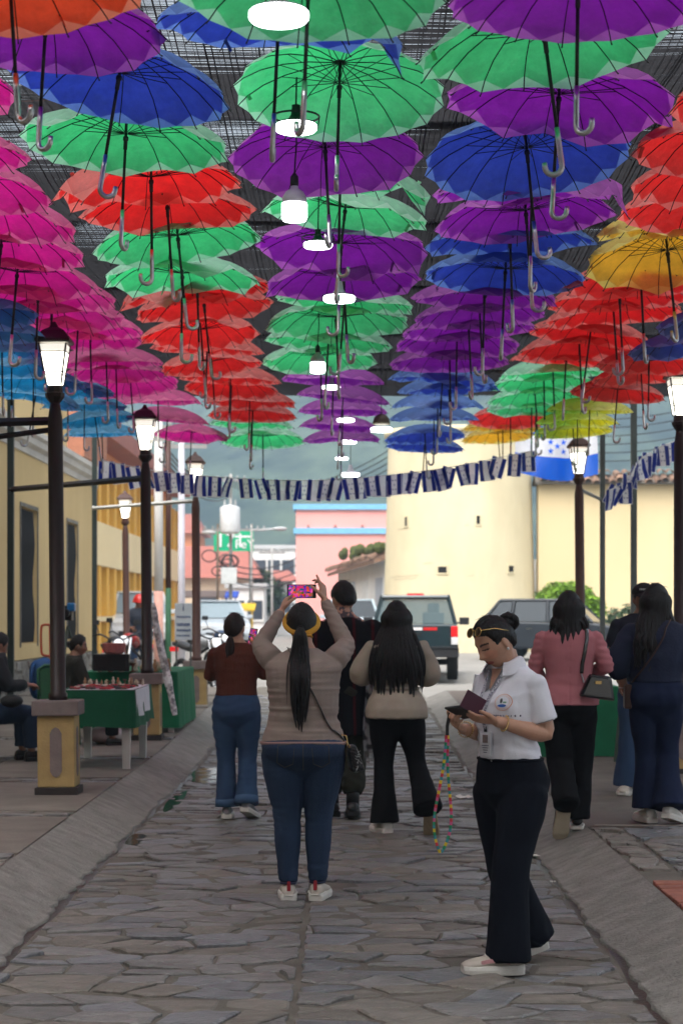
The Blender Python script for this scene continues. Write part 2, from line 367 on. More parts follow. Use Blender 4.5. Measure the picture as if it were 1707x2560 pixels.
# columns of umbrellas: (colour, x, y, width) of each rim in photograph pixels, then optional roll and pitch in degrees
COLS = {
 'A': ('teal row by the cornice wall', [('teal', -75, 800, 335), ('teal', -45, 838, 325), ('teal', 5, 885, 300), ('teal', 30, 925, 280), ('teal', 85, 962, 260), ('teal', 95, 1000, 240), ('teal', 170, 985, 235), ('teal', 212, 1020, 215), ('teal', 235, 1056, 190), ('teal', 255, 1088, 185)]),
 'B': ('row beside the teal ones', [('orange red', 20, -25, 640, -5, 3), ('purple', 120, 88, 600, 4, 4), ('magenta', -215, 235, 540), ('magenta', -170, 395, 490), ('magenta', -95, 470, 470, 8, 4), ('magenta', -25, 545, 452, 8, 3), ('magenta', 8, 620, 430, 6, 2), ('magenta', 48, 692, 428, 6, 3), ('magenta', 98, 738, 412), ('magenta', 132, 782, 395), ('magenta', 198, 816, 330), ('magenta', 225, 848, 310), ('magenta', 265, 905, 290), ('magenta', 290, 935, 262), ('magenta', 325, 965, 240), ('magenta', 395, 1005, 226), ('magenta', 422, 1050, 212), ('magenta', 480, 1094, 190, 3, 5)]),
 'C': ('row just left of the bulbs', [('blue', 310, 215, 568, 12, 5), ('green', 318, 362, 518, 3, 4), ('red', 378, 465, 478, 0, -6), ('red', 415, 530, 440, -5, 0), ('green', 440, 605, 428, -8, 3), ('green', 457, 698, 402, 1, 1), ('red', 492, 728, 375, -2, -5), ('red', 506, 768, 350, -8, 2), ('red', 500, 838, 306, -6, 4), ('red', 520, 872, 290), ('red', 528, 918, 258, -5, 2), ('red', 578, 948, 258, 3, -3), ('red', 580, 975, 240), ('red', 625, 1008, 232), ('red', 632, 1038, 224), ('green', 630, 1062, 215), ('green', 657, 1100, 213, -1, 7)]),
 'D': ('middle row under the bulbs', [('green', 775, -8, 690, 3, 2), ('blue', 700, 82, 620, 4, -6), ('green', 850, 245, 528, 2, 15), ('purple', 810, 400, 484, -4, 14), ('green', 852, 470, 440, 2, -4), ('green', 868, 540, 424, 8, 0), ('purple', 855, 625, 422, 3, 8), ('purple', 856, 702, 402, -4, 4), ('green', 865, 758, 348, 6, -2), ('green', 838, 803, 374, -3, 5), ('green', 824, 852, 324), ('green', 800, 902, 292, -2, 6), ('purple', 835, 952, 265), ('purple', 862, 998, 234), ('purple', 858, 1030, 226), ('purple', 850, 1072, 204), ('purple', 852, 1102, 196)]),
 'E': ('row just right of the bulbs', [('purple', 1445, 12, 645, 1, 0), ('green', 1350, 115, 640, -10, 2), ('purple', 1400, 262, 570, 5, 4), ('blue', 1310, 395, 522, -6, 12), ('purple', 1330, 482, 472, 1, -4), ('purple', 1310, 542, 458, -5, 2), ('blue', 1272, 600, 432, -3, -3), ('blue', 1265, 685, 405, 4, 3), ('purple', 1212, 745, 368, 2, -2), ('purple', 1196, 788, 332, -4, 2), ('purple', 1168, 818, 352), ('purple', 1142, 860, 314), ('purple', 1122, 900, 304, -2, 2), ('blue', 1108, 948, 274), ('blue', 1120, 972, 260), ('blue', 1095, 1014, 236), ('blue', 1085, 1046, 226), ('blue', 1060, 1094, 206, -4, 4), ('blue', 1062, 1118, 198, 4, 3)]),
 'F': ('second row on the right', [('red', 1935, 265, 530), ('red', 1822, 368, 500, -6, 5), ('red', 1800, 455, 474), ('red', 1765, 522, 452, -5, 3), ('orange yellow', 1715, 572, 432, -2, -6), ('orange yellow', 1662, 640, 432, -6, 12), ('red', 1598, 700, 392, -4, 0), ('red', 1545, 744, 366, -4, -1), ('red', 1530, 785, 340, -5, 1), ('red', 1480, 838, 322), ('red', 1446, 868, 312, -3, 2), ('red', 1416, 900, 284), ('green', 1380, 930, 276), ('green', 1358, 956, 284), ('green', 1335, 994, 242), ('green', 1328, 1024, 228), ('orange', 1338, 1026, 214), ('red', 1275, 1046, 214), ('orange yellow', 1256, 1070, 200), ('orange yellow', 1242, 1094, 182, -6, 6)]),
 'G': ('outer row on the right', [('blue', 1800, 818, 325), ('blue', 1712, 878, 292, -3, 0), ('red', 1622, 920, 268), ('red', 1600, 950, 246, -4, 2), ('red', 1545, 990, 236), ('lime yellow', 1474, 1030, 212), ('lime yellow', 1442, 1060, 204), ('lime yellow', 1430, 1084, 192)])}
ORD = ['first', 'second', 'third', 'fourth', 'fifth', 'sixth', 'seventh', 'eighth', 'ninth', 'tenth', 'eleventh', 'twelfth', 'thirteenth', 'fourteenth', 'fifteenth', 'sixteenth', 'seventeenth', 'eighteenth', 'nineteenth', 'twentieth']
def umbrellas():
    rnd = random.Random(11)
    for key, (cname, lst) in COLS.items():
        cnt = {}; tot = {}; Yp = 5.85 if key == 'C' else 0.0
        for e in lst: tot[e[0]] = tot.get(e[0], 0) + 1
        for i_, e in enumerate(lst):
            colr, sx, sy, wd = e[:4]; cnt[colr] = cnt.get(colr, 0) + 1
            roll = e[4] if len(e) > 4 else rnd.gauss(0, 4); pitch = e[5] if len(e) > 5 else rnd.gauss(-0.5, 3)
            Yw = 2 * UR * FPX / wd; Y = (2.13 + rnd.uniform(-0.03, 0.05)) * FPX / (VY - sy); Y = max(Y, Yp + 0.80); Y = min(Y, 2.90 * FPX / (VY - sy)); Yp = Y; X = wx(sx, Y); Z = wz(sy, Y) + UD * 0.9; sc_ = min(1.15, max(0.9, wd * Y / (2 * UR * FPX)))
            far = Y > 12.5
            if far: v = rnd.choice([0, 1, 2, 3])
            else: v = rnd.choice([0, 1, 2, 2, 3, 4])
            if pitch <= -4 and not far: v = 5
            me, ribs, frame = CAN[v]
            n = cnt[colr]; w_ = ORD[n - 1]
            lab = ('%s %s umbrella from the front in the %s' % (w_, colr, cname)) if tot[colr] > 1 else ('only %s umbrella in the %s' % (colr, cname))
            t = thing('hanging_umbrella', lab, 'umbrella', (X, Y, Z), 0, 'open umbrellas hung over the street')
            t.rotation_mode = 'XYZ'
            # tilt about the viewing axis and towards the lens, with a spin about the shaft
            spin = rnd.uniform(-180, 180)
            Mx = Euler((R(-max(pitch * 0.85 - 0.5, -5)), R(roll * 0.75), 0)).to_matrix() @ Euler((0, 0, R(spin))).to_matrix()
            t.rotation_euler = Mx.to_euler('XYZ'); t.scale = (sc_, sc_, sc_)
            obj('canopy', me, t, mats=[UM[colr][0], UM[colr][1]])
            if not far:
                for r_ in ribs: obj('rib', r_, t)
                obj('runner', RUNNER, t); obj('ferrule', FERRULE, t)
                kk = rnd.randrange(NR); a = 2 * math.pi * kk / NR; r_, z_ = uprof(0.82)
                st = obj('closing_strap', STRAP, t, ((r_ - 0.0) * math.cos(a), r_ * math.sin(a), z_ - 0.012), (R(rnd.uniform(-30, 30)), R(rnd.uniform(-30, 30)), a), mats=[UM[colr][0], BLACK])
            else:
                obj('rib_frame', frame, t)
            sh = obj('shaft', SHAFT, t)
            hd = obj('handle', HANDLE, t, None, (0, 0, rnd.uniform(-3, 3)))
            L_ = NETZ + 0.03 - Z - 0.05
            if L_ > 0.03:
                wi = obj('hanging_wire', WIRE, t, (0, 0, 0.05)); wi.scale = (1, 1, L_)
umbrellas()
# ---------------------------------------------------------------- ground, road, kerbs, pavements
MORTAR = P('road_mortar', (0.17, 0.152, 0.128), (0.09, 0.08, 0.066), scale=3.5, rough=0.9, bump=0.6, bscale=90)
DIRT = P('street_far_ground', (0.30, 0.285, 0.26), (0.20, 0.19, 0.175), scale=0.6, rough=0.85, bump=0.2)
STONE = P('slate_cobble', (0.225, 0.215, 0.205), (0.09, 0.086, 0.083), scale=7, detail=9, rough=0.44, bump=0.9, bscale=26, stretch=(1, 2.2, 1), rnd=0.17, contrast=0.3, spec=0.4)
STONE2 = P('brown_cobble', (0.22, 0.198, 0.172), (0.095, 0.085, 0.073), scale=7, detail=9, rough=0.58, bump=0.9, bscale=26, stretch=(1, 2.2, 1), rnd=0.16, contrast=0.3, spec=0.35)
STONE3 = P('blue_cobble', (0.20, 0.202, 0.21), (0.085, 0.087, 0.093), scale=7, detail=9, rough=0.42, bump=0.9, bscale=26, stretch=(1, 2.2, 1), rnd=0.17, contrast=0.3, spec=0.4)
KERBM = P('brushed_kerb_concrete', (0.30, 0.285, 0.26), (0.12, 0.11, 0.098), scale=5.0, detail=11, rough=0.9, bump=0.9, bscale=42, stretch=(1.2, 1.7, 1.2), contrast=0.32)
SLABM = P('stained_slab_concrete', (0.21, 0.185, 0.16), (0.085, 0.072, 0.062), scale=2.2, detail=9, rough=0.8, bump=0.3, bscale=40, contrast=0.3, rnd=0.1)
PLAZAM = P('plaza_asphalt', (0.155, 0.125, 0.105), (0.085, 0.07, 0.06), scale=1.3, rough=0.85, bump=0.4, bscale=120, contrast=0.32)
mb = MB()
ys = [-30, 0, 8, 16, 18, 20, 22, 24, 26, 28, 30, 40, 50, 60, 100, 250, 600, 1200]
vs = []; fs = []
for y in ys:
    for x in (-900, -60, -6, 6, 60, 900): vs.append((x, y, gz(y) - 0.012))
for j in range(len(ys) - 1):
    for i in range(5): fs.append((j * 6 + i, j * 6 + i + 1, (j + 1) * 6 + i + 1, (j + 1) * 6 + i))
mb.add(vs, fs); struct('ground', DIRT, mb)
KL, KR, HL, HR, TL, TR = -1.584, 1.253, 0.18, 0.16, -1.955, 1.63   # kerb feet, pavement heights, kerb tops
mb = MB(); mb.grid(lambda u, v: (lerp(KL - 0.05, KR + 0.05, u), 2.0 + 26 * v, gz(2.0 + 26 * v) + 0.002 + 0.006 * noise.noise((u * 6, v * 60, 0))), 20, 180)
road = struct('road', MORTAR, mb, True)

def clip(poly, n, d):                               # keep p.n <= d
    out = []
    for i in range(len(poly)):
        a, b = poly[i], poly[(i + 1) % len(poly)]; da = a[0] * n[0] + a[1] * n[1] - d; db = b[0] * n[0] + b[1] * n[1] - d
        if da <= 0: out.append(a)
        if (da < 0) != (db < 0) and abs(da - db) > 1e-12:
            t = da / (da - db); out.append((a[0] + (b[0] - a[0]) * t, a[1] + (b[1] - a[1]) * t))
    return out
def cells(x0, x1, y0, y1, sx, sy, seed, jit=0.42, gap=0.012):
    rnd = random.Random(seed); A = sx / sy; pts = []; j = 0; y = y0 - sy
    while y < y1 + sy:
        x = x0 - sx + (j % 2) * sx * 0.5
        while x < x1 + sx:
            pts.append((x + rnd.uniform(-jit, jit) * sx, (y + rnd.uniform(-jit, jit) * sy) * A)); x += sx * rnd.uniform(0.75, 1.3)
        y += sy * rnd.uniform(0.8, 1.2); j += 1
    grid = {}
    for i, p in enumerate(pts): grid.setdefault((int(p[0] // sx), int(p[1] // sx)), []).append(i)
    out = []
    for i, p in enumerate(pts):
        poly = [(x0, y0 * A), (x1, y0 * A), (x1, y1 * A), (x0, y1 * A)]
        if not (x0 - 0.2 < p[0] < x1 + 0.2): continue
        gx, gy = int(p[0] // sx), int(p[1] // sx)
        for a in range(gx - 2, gx + 3):
            for b in range(gy - 2, gy + 3):
                for q in grid.get((a, b), ()):
                    if q == i: continue
                    o = pts[q]; n = (o[0] - p[0], o[1] - p[1]); l = math.hypot(*n)
                    if l < 1e-6: continue
                    poly = clip(poly, (n[0] / l, n[1] / l), (n[0] * (o[0] + p[0]) + n[1] * (o[1] + p[1])) / (2 * l))
                    if len(poly) < 3: break
        if len(poly) < 3: continue
        poly = [(a, b / A) for a, b in poly]
        cx = sum(a for a, b in poly) / len(poly); cy = sum(b for a, b in poly) / len(poly)
        # inset every edge by half the joint
        pp = poly
        for k in range(len(poly)):
            a, b = poly[k], poly[(k + 1) % len(poly)]; e = (b[0] - a[0], b[1] - a[1]); l = math.hypot(*e)
            if l < 1e-5: continue
            n = (e[1] / l, -e[0] / l)
            if (cx - a[0]) * n[0] + (cy - a[1]) * n[1] > 0: n = (-n[0], -n[1])
            pp = clip(pp, n, a[0] * n[0] + a[1] * n[1] - gap * rnd.uniform(0.25, 1.2))
            if len(pp) < 3: break
        if len(pp) < 3: continue
        ar = abs(sum(pp[k][0] * pp[(k + 1) % len(pp)][1] - pp[(k + 1) % len(pp)][0] * pp[k][1] for k in range(len(pp)))) / 2
        if ar < 0.004: continue
        # irregular outline
        q = []
        for k in range(len(pp)):
            a, b = pp[k], pp[(k + 1) % len(pp)]; l = math.hypot(b[0] - a[0], b[1] - a[1])
            if l < 0.012: continue
            q.append(a)
            if l > 0.09:
                t = rnd.uniform(0.3, 0.7); d = rnd.uniform(-0.012, 0.004); nx, ny = (b[1] - a[1]) / l, -(b[0] - a[0]) / l
                if (cx - a[0]) * nx + (cy - a[1]) * ny > 0: nx, ny = -nx, -ny
                q.append((a[0] + (b[0] - a[0]) * t + nx * d, a[1] + (b[1] - a[1]) * t + ny * d))
        if len(q) >= 3: out.append((cx, cy, q))
    return out
def stone_geo(mb, poly, cx, cy, z, rnd, mat=None, h=0.03):
    tx, ty = rnd.gauss(0, 0.025), rnd.gauss(0, 0.05); dz = rnd.gauss(0, 0.005) + 0.008
    n = len(poly)
    def top(x, y, o): return z + dz + tx * (x - cx) + ty * (y - cy) - o
    ins = [(cx + (x - cx) * 0.90, cy + (y - cy) * 0.86) for x, y in poly]
    vs = [(x, y, z - h) for x, y in poly] + [(x, y, top(x, y, 0.006)) for x, y in poly] + [(x, y, top(x, y, 0) + rnd.gauss(0, 0.0012)) for x, y in ins]
    fs = [(k, (k + 1) % n, n + (k + 1) % n, n + k) for k in range(n)] + [(n + k, n + (k + 1) % n, 2 * n + (k + 1) % n, 2 * n + k) for k in range(n)] + [tuple(range(2 * n, 3 * n))]
    a = sum(poly[k][0] * poly[(k + 1) % n][1] - poly[(k + 1) % n][0] * poly[k][1] for k in range(n))
    if a < 0: fs = [tuple(reversed(f)) for f in fs]
    mb.add(vs, fs, mat)
def lay(regions, parent, nmax, seed):
    rnd = random.Random(seed); allc = []
    for r in regions: allc += cells(*r)
    allc.sort(key=lambda c: c[1]); allc = [c for c in allc if c[1] > 4.0]
    near = allc[:nmax]; rest = allc[nmax:]
    SM = [STONE, STONE, STONE2, STONE3]
    for cx, cy, poly in near:
        mb = MB(); pl = [(x - cx, y - cy) for x, y in poly]; stone_geo(mb, pl, 0, 0, 0, rnd)
        z0 = parent.get('zoff', 0.0)
        mb.build('stone', rnd.choice(SM), parent, (cx, cy, gz(cy) + 0.003 + z0))
    mb = MB()
    for cx, cy, poly in rest: stone_geo(mb, poly, cx, cy, gz(cy) + 0.003 + parent.get('zoff', 0.0), rnd, rnd.choice([0, 0, 1, 2]))
    if rest: tag(mb.build('distant_stones', [STONE, STONE2, STONE3], parent), kind='stuff')
lay([(KL + 0.03, -0.224, 4.0, 26, 0.29, 0.155, 1, 0.5, 0.013), (-0.214, KR - 0.03, 4.0, 26, 0.30, 0.16, 2, 0.5, 0.013)], road, 298, 5)

def kerb(name, xf, xt, h, sgn):
    rnd = random.Random(int(xf * 100)); nv = 320; mb = MB()
    prof = [0.0, 0.06, 0.22, 0.45, 0.7, 0.88, 1.0]; vs = []
    for j in range(nv + 1):
        y = 2.5 + 22.5 * j / nv
        jag = 0.045 * noise.noise((y * 2.2, sgn * 7, 0)) + 0.040 * noise.noise((y * 9, sgn, 3)) + 0.014 * rnd.uniform(-1, 1)
        vs.append((xf - sgn * jag, y, gz(y) - 0.03))
        for t in prof:
            x = lerp(xf - sgn * jag, xt, t); z = h * (t ** 0.82) if t > 0 else 0.016
            z = max(z, 0.022) + 0.006 * noise.noise((x * 5, y * 5, 1))
            if t == 1.0: z = h + 0.003
            vs.append((x, y, gz(y) + z))
    n = len(prof) + 1
    fs = [((j * n + i), (j * n + i + 1), ((j + 1) * n + i + 1), ((j + 1) * n + i)) for j in range(nv) for i in range(n - 1)]
    if sgn < 0: fs = [tuple(reversed(f)) for f in fs]
    mb.add(vs, fs); return struct(name, KERBM, mb, True)
kerb('kerb_left', KL, TL, HL, -1); kerb('kerb_right', KR, TR, HR, 1)

def pavement(name, x0, x1, h, y0, y1, mat):
    mb = MB(); vs = []; ysl = [y0, 12, 16, 20, y1]
    for y in ysl: vs += [(x0, y, gz(y) + h - 0.012), (x1, y, gz(y) + h - 0.012)]
    mb.add(vs, [(2 * i, 2 * i + 1, 2 * i + 3, 2 * i + 2) for i in range(len(ysl) - 1)])
    return struct(name, mat, mb)
pl = pavement('pavement_left', -12, TL, HL, 2.5, 25, MORTAR); pl['zoff'] = HL - 0.008
rnd = random.Random(21)
strips = []; y = 3.0
while y < 25:
    L_ = rnd.uniform(1.5, 1.9)
    for (xa, xb) in ((-3.35, TL - 0.012), (-4.95, -3.37), (-7.4, -4.97)):
        mb = MB(); nseg = 4; yb = y + L_
        vs = []
        for yy in (y, yb):
            for xx in (xa, xb): vs.append((xx, yy, gz(yy) + HL + 0.004 + rnd.uniform(-0.004, 0.004)))
        v2 = [(a, b, c - 0.05) for a, b, c in vs]
        mb.add(v2 + vs, [(0, 1, 5, 4), (1, 3, 7, 5), (3, 2, 6, 7), (2, 0, 4, 6), (4, 5, 7, 6)])
        mb.build('slab', SLABM, pl, bevel=0.006)
    strips.append((y + L_ + 0.02, min(y + L_ + 0.36, 24.9))); y += L_ + 0.38
lay([(-6.0, TL - 0.02, a, b, 0.3, 0.13, 60 + i, 0.4, 0.012) for i, (a, b) in enumerate(strips) if a < 20], pl, 120, 8)

pr = pavement('pavement_right', TR, 30, HR, 2.5, 10.42, MORTAR); pr['zoff'] = HR - 0.008
lay([(TR + 0.24, 3.4, 4.0, 10.38, 0.34, 0.15, 90, 0.42, 0.014)], pr, 220, 9)
BRICK = P('red_paver_brick', (0.34, 0.13, 0.085), (0.2, 0.075, 0.055), scale=14, rough=0.8, bump=0.3, rnd=0.2)
for k in range(31):
    mb = MB(); mb.box((0, 0, 0), (0.195, 0.095, 0.04)); mb.build('brick', BRICK, pr, (TR + 0.118, 5.0 + k * 0.106, HR - 0.013 + 0.003 * math.sin(k * 5.1)), (0.02 * math.sin(k * 3), 0.02 * math.cos(k), 0.02 * math.sin(k * 7)), bevel=0.006)
for k in range(16):
    cs = cells(TR + 0.02, TR + 0.21, 8.62 + k * 0.11, 8.62 + (k + 1) * 0.11, 0.3, 0.11, 300 + k, 0.2, 0.01)
mb = MB()
for yy0, yy1, sd in ((8.62, 10.38, 301),):
    rr = random.Random(5)
    for cx, cy, poly in cells(TR + 0.02, TR + 0.22, yy0, yy1, 0.2, 0.14, sd, 0.3, 0.012): stone_geo(mb, poly, cx, cy, HR - 0.005, rr, 0)
tag(mb.build('edge_stones', [STONE2], pr), kind='stuff')
pz = pavement('plaza', TR, 30, HR, 10.42, 25, PLAZAM)
for (ya, yb) in ((10.42, 13.08), (13.1, 17.0), (17.02, 21.0), (21.02, 25.0)):
    for (xa, xb) in ((TR, 4.6), (4.62, 9.0)):
        mb = MB(); vs = [(xx, yy, gz(yy) + HR - 0.004) for yy in (ya, yb) for xx in (xa, xb)]; v2 = [(a, b, c - 0.03) for a, b, c in vs]
        mb.add(v2 + vs, [(0, 1, 5, 4), (1, 3, 7, 5), (3, 2, 6, 7), (2, 0, 4, 6), (4, 5, 7, 6)]); mb.build('panel', PLAZAM, pz, bevel=0.006)
LINEM = P('worn_white_line', (0.42, 0.37, 0.33), (0.2, 0.17, 0.15), scale=9, rough=0.8)
mb = MB(); mb.bbox((1.75, 12.98, HR + 0.0), (6, 13.05, HR + 0.003)); mb.build('painted_line', LINEM, pz)
mb = MB(); mb.bbox((1.7, 10.43, HR + 0.0), (6, 10.47, HR + 0.003)); mb.build('painted_line', LINEM, pz)

# wet gutter and litter
WATER = P('gutter_water', (0.035, 0.03, 0.026), (0.02, 0.018, 0.016), rough=0.06, spec=0.6, bump=0.05, bscale=25)
def puddle(cx, cy, a, b, seed, lab):
    rr = random.Random(seed); n = 22; ring = []
    for k in range(n):
        t = 2 * math.pi * k / n; q = 1 + 0.35 * noise.noise((math.cos(t) * 1.3 + seed, math.sin(t) * 1.3, seed))
        ring.append((cx + a * q * math.cos(t), cy + b * q * math.sin(t)))
    mb = MB(); mb.add([(x, y, 0.0165) for x, y in ring] + [(x, y, 0.002) for x, y in ring], [tuple(range(n))] + [(k, n + k, n + (k + 1) % n, (k + 1) % n) for k in range(n)])
    tag(mb.build('puddle', WATER), lab, 'puddle', kind='structure')
puddle(-1.47, 13.0, 0.06, 0.7, 1, None); puddle(-1.36, 15.2, 0.2, 0.8, 2, None); puddle(-1.5, 10.8, 0.06, 0.3, 3, None); puddle(1.12, 10.1, 0.07, 0.2, 6, None)
MUD = P('wet_gutter_mud', (0.055, 0.042, 0.034), (0.03, 0.022, 0.018), scale=9, rough=0.35, bump=0.4)
for sx_, seed in ((-1, 3), (1, 9)):
    mb = MB(); xf = KL if sx_ < 0 else KR
    def fn(u, v, sx_=sx_, xf=xf, seed=seed):
        y = 4 + 13 * v; wd = 0.05 + 0.16 * max(0, noise.noise((y * 0.9, seed, 0)) + 0.25); 
        return (xf - sx_ * wd * u + sx_ * 0.03, y, 0.009 + 0.004 * noise.noise((u * 3, y * 8, seed)) - 0.016 * u * u)
    mb.grid(fn, 5, 150); struct('gutter_mud', MUD, mb, True)
PAPER = P('litter_paper', (0.7, 0.68, 0.62), (0.55, 0.53, 0.48), scale=20, rough=0.8)
def litter(sx, sy, wid, dep, seed, lab, h=0.0):
    Y = (CH - h) * FPX / (sy - VY); X = wx(sx, Y); rr = random.Random(seed); mb = MB()
    mb.grid(lambda u, v: (X + (u - 0.5) * wid * (1 + 0.3 * math.sin(v * 5 + seed)), Y + (v - 0.5) * dep * (1 + 0.3 * math.cos(u * 4)), h + 0.017 + 0.014 * noise.noise((u * 3, v * 3, seed)) + 0.006), 5, 4)
    one('paper_scrap', PAPER, lab, 'litter', mb, 'paper litter')
litter(1216, 2444, 0.13, 0.07, 1, 'crumpled pale paper scrap by the sneaker of the woman in the polo')
litter(1332, 2146, 0.07, 0.09, 2, 'pale paper lying in the gutter behind the navy trousers')
litter(1382, 2213, 0.03, 0.03, 4, 'tiny white scrap against the right kerb')
litter(1160, 1998, 0.12, 0.2, 5, 'white wrapper on the cobbles beside the dangling coloured lanyard')

# unseen wall beside the near street, added to block low sky light
SKYBLOCK = P('sky_blocker_tan', (0.45, 0.36, 0.24), (0.36, 0.28, 0.18), scale=0.8, rough=0.9)
mb = MB(); mb.bbox((-9, -22, 0), (-5.2, 8, 4.35)); mb.bbox((-9, -22, 4.35), (-5.0, 8, 4.6)); mb.bbox((-5.2, -22, 0), (-5.14, 8, 0.9)); struct('unseen_sky_blocker', SKYBLOCK, mb)
# ---------------------------------------------------------------- left wall with cornice, windows
YWALL = P('tan_yellow_render', (0.60, 0.45, 0.22), (0.50, 0.36, 0.17), scale=0.9, rough=0.9, bump=0.25, bscale=14, stretch=(1, 1, 0.3))
PALEY = P('pale_yellow_render', (0.72, 0.64, 0.43), (0.52, 0.44, 0.28), scale=0.8, detail=9, rough=0.9, bump=0.35, bscale=6, stretch=(1, 1, 0.45), contrast=0.3)
CREAM = P('cream_trim', (0.62, 0.6, 0.55), (0.42, 0.4, 0.37), scale=1.5, rough=0.85, bump=0.2)
RUBBLE = P('rubble_stone', (0.22, 0.205, 0.18), (0.10, 0.095, 0.085), scale=6, rough=0.85, bump=0.5, rnd=0.25)
IRON = P('dark_iron_bars', (0.02, 0.02, 0.022), rough=0.5)
def wall_left():
    x = -5.2; y0, y1 = 8.0, 31.5; zt = 4.35
    t = thing('yellow_building', 'long tan yellow building on the left with pale cornice and barred windows', 'building', (x, y0, 0))
    wins = [(24.2, 25.5), (28.2, 29.3)]
    segs = []; cur = y0
    mb = MB()
    for a, b in wins: segs.append((cur, a)); cur = b
    segs.append((cur, y1))
    for a, b in segs: mb.bbox((-4, a - y0, 0.9), (0, b - y0, zt))
    for a, b in wins: mb.bbox((-4, a - y0, 3.35), (0, b - y0, zt)); mb.bbox((-4, a - y0, 0.9), (0, b - y0, 1.15)); mb.bbox((-4, a - y0, 1.15), (-0.35, b - y0, 3.35))
    mb.build('wall', YWALL, t)
    mb = MB(); mb.bbox((-4, 0, -0.3), (0.045, y1 - y0, 0.88)); pb = mb.build('plinth', MORTAR, t)
    rr = random.Random(4)
    for cx, cy, poly in cells(19.0, y1, 0.15, 0.9, 0.36, 0.26, 71, 0.4, 0.02):
        m2 = MB(); n = len(poly); d = rr.uniform(0.01, 0.03)
        vs = [(0.03, px - cx, pz_ - cy) for px, pz_ in poly] + [(0.046 + d, (px - cx) * 0.85, (pz_ - cy) * 0.85) for px, pz_ in poly]
        m2.add(vs, [(k, (k + 1) % n, n + (k + 1) % n, n + k) for k in range(n)] + [tuple(range(n, 2 * n))]); m2.build('stone', RUBBLE, pb, (0, cx - y0, cy))
    mb = MB(); mb.rings([[(a, yy, zt + b) for a, b in ((-0.5, -0.12), (0.03, -0.12), (0.05, -0.02), (0.14, 0.03), (0.16, 0.12), (0.22, 0.16), (0.22, 0.25), (-0.5, 0.25))] for yy in (0, y1 - y0)])
    mb.build('cornice', CREAM, t)
    for a, b in wins:
        mb = MB(); mb.bbox((-0.34, a - y0 + 0.01, 1.16), (-0.3, b - y0 - 0.01, 3.34)); wd = mb.build('window', P('dark_window', (0.012, 0.012, 0.014), rough=0.6, spec=0.1), t)
        k = 0; yy = a + 0.08
        while yy < b - 0.03:
            m2 = MB(); m2.tube([(-0.04 + 0.02 * math.sin(i * 1.3), yy - y0, 1.17 + 2.16 * i / 8) for i in range(9)], 0.016, 6); m2.build('window_bar', IRON, wd); yy += 0.12
        m2 = MB(); m2.bbox((-0.06, a - y0, 1.6), (-0.045, b - y0, 1.64)); m2.bbox((-0.06, a - y0, 2.8), (-0.045, b - y0, 2.84)); m2.build('cross_bar', IRON, wd)
        m2 = MB()
        for s_ in range(2):
            m2.bbox((0.003, (a - 0.05 if s_ == 0 else b) - y0, 1.1), (0.02, (a if s_ == 0 else b + 0.05) - y0, 3.355))
        m2.bbox((0.004, a - 0.05 - y0, 3.36), (0.02, b + 0.05 - y0, 3.42)); m2.build('stone_surround', RUBBLE, t)
    # upper gable set back
    mb = MB(); mb.bbox((-4, 14, zt + 0.26), (-0.6, y1 - y0, zt + 2.2)); mb.build('upper_wall', YWALL, t)
wall_left()

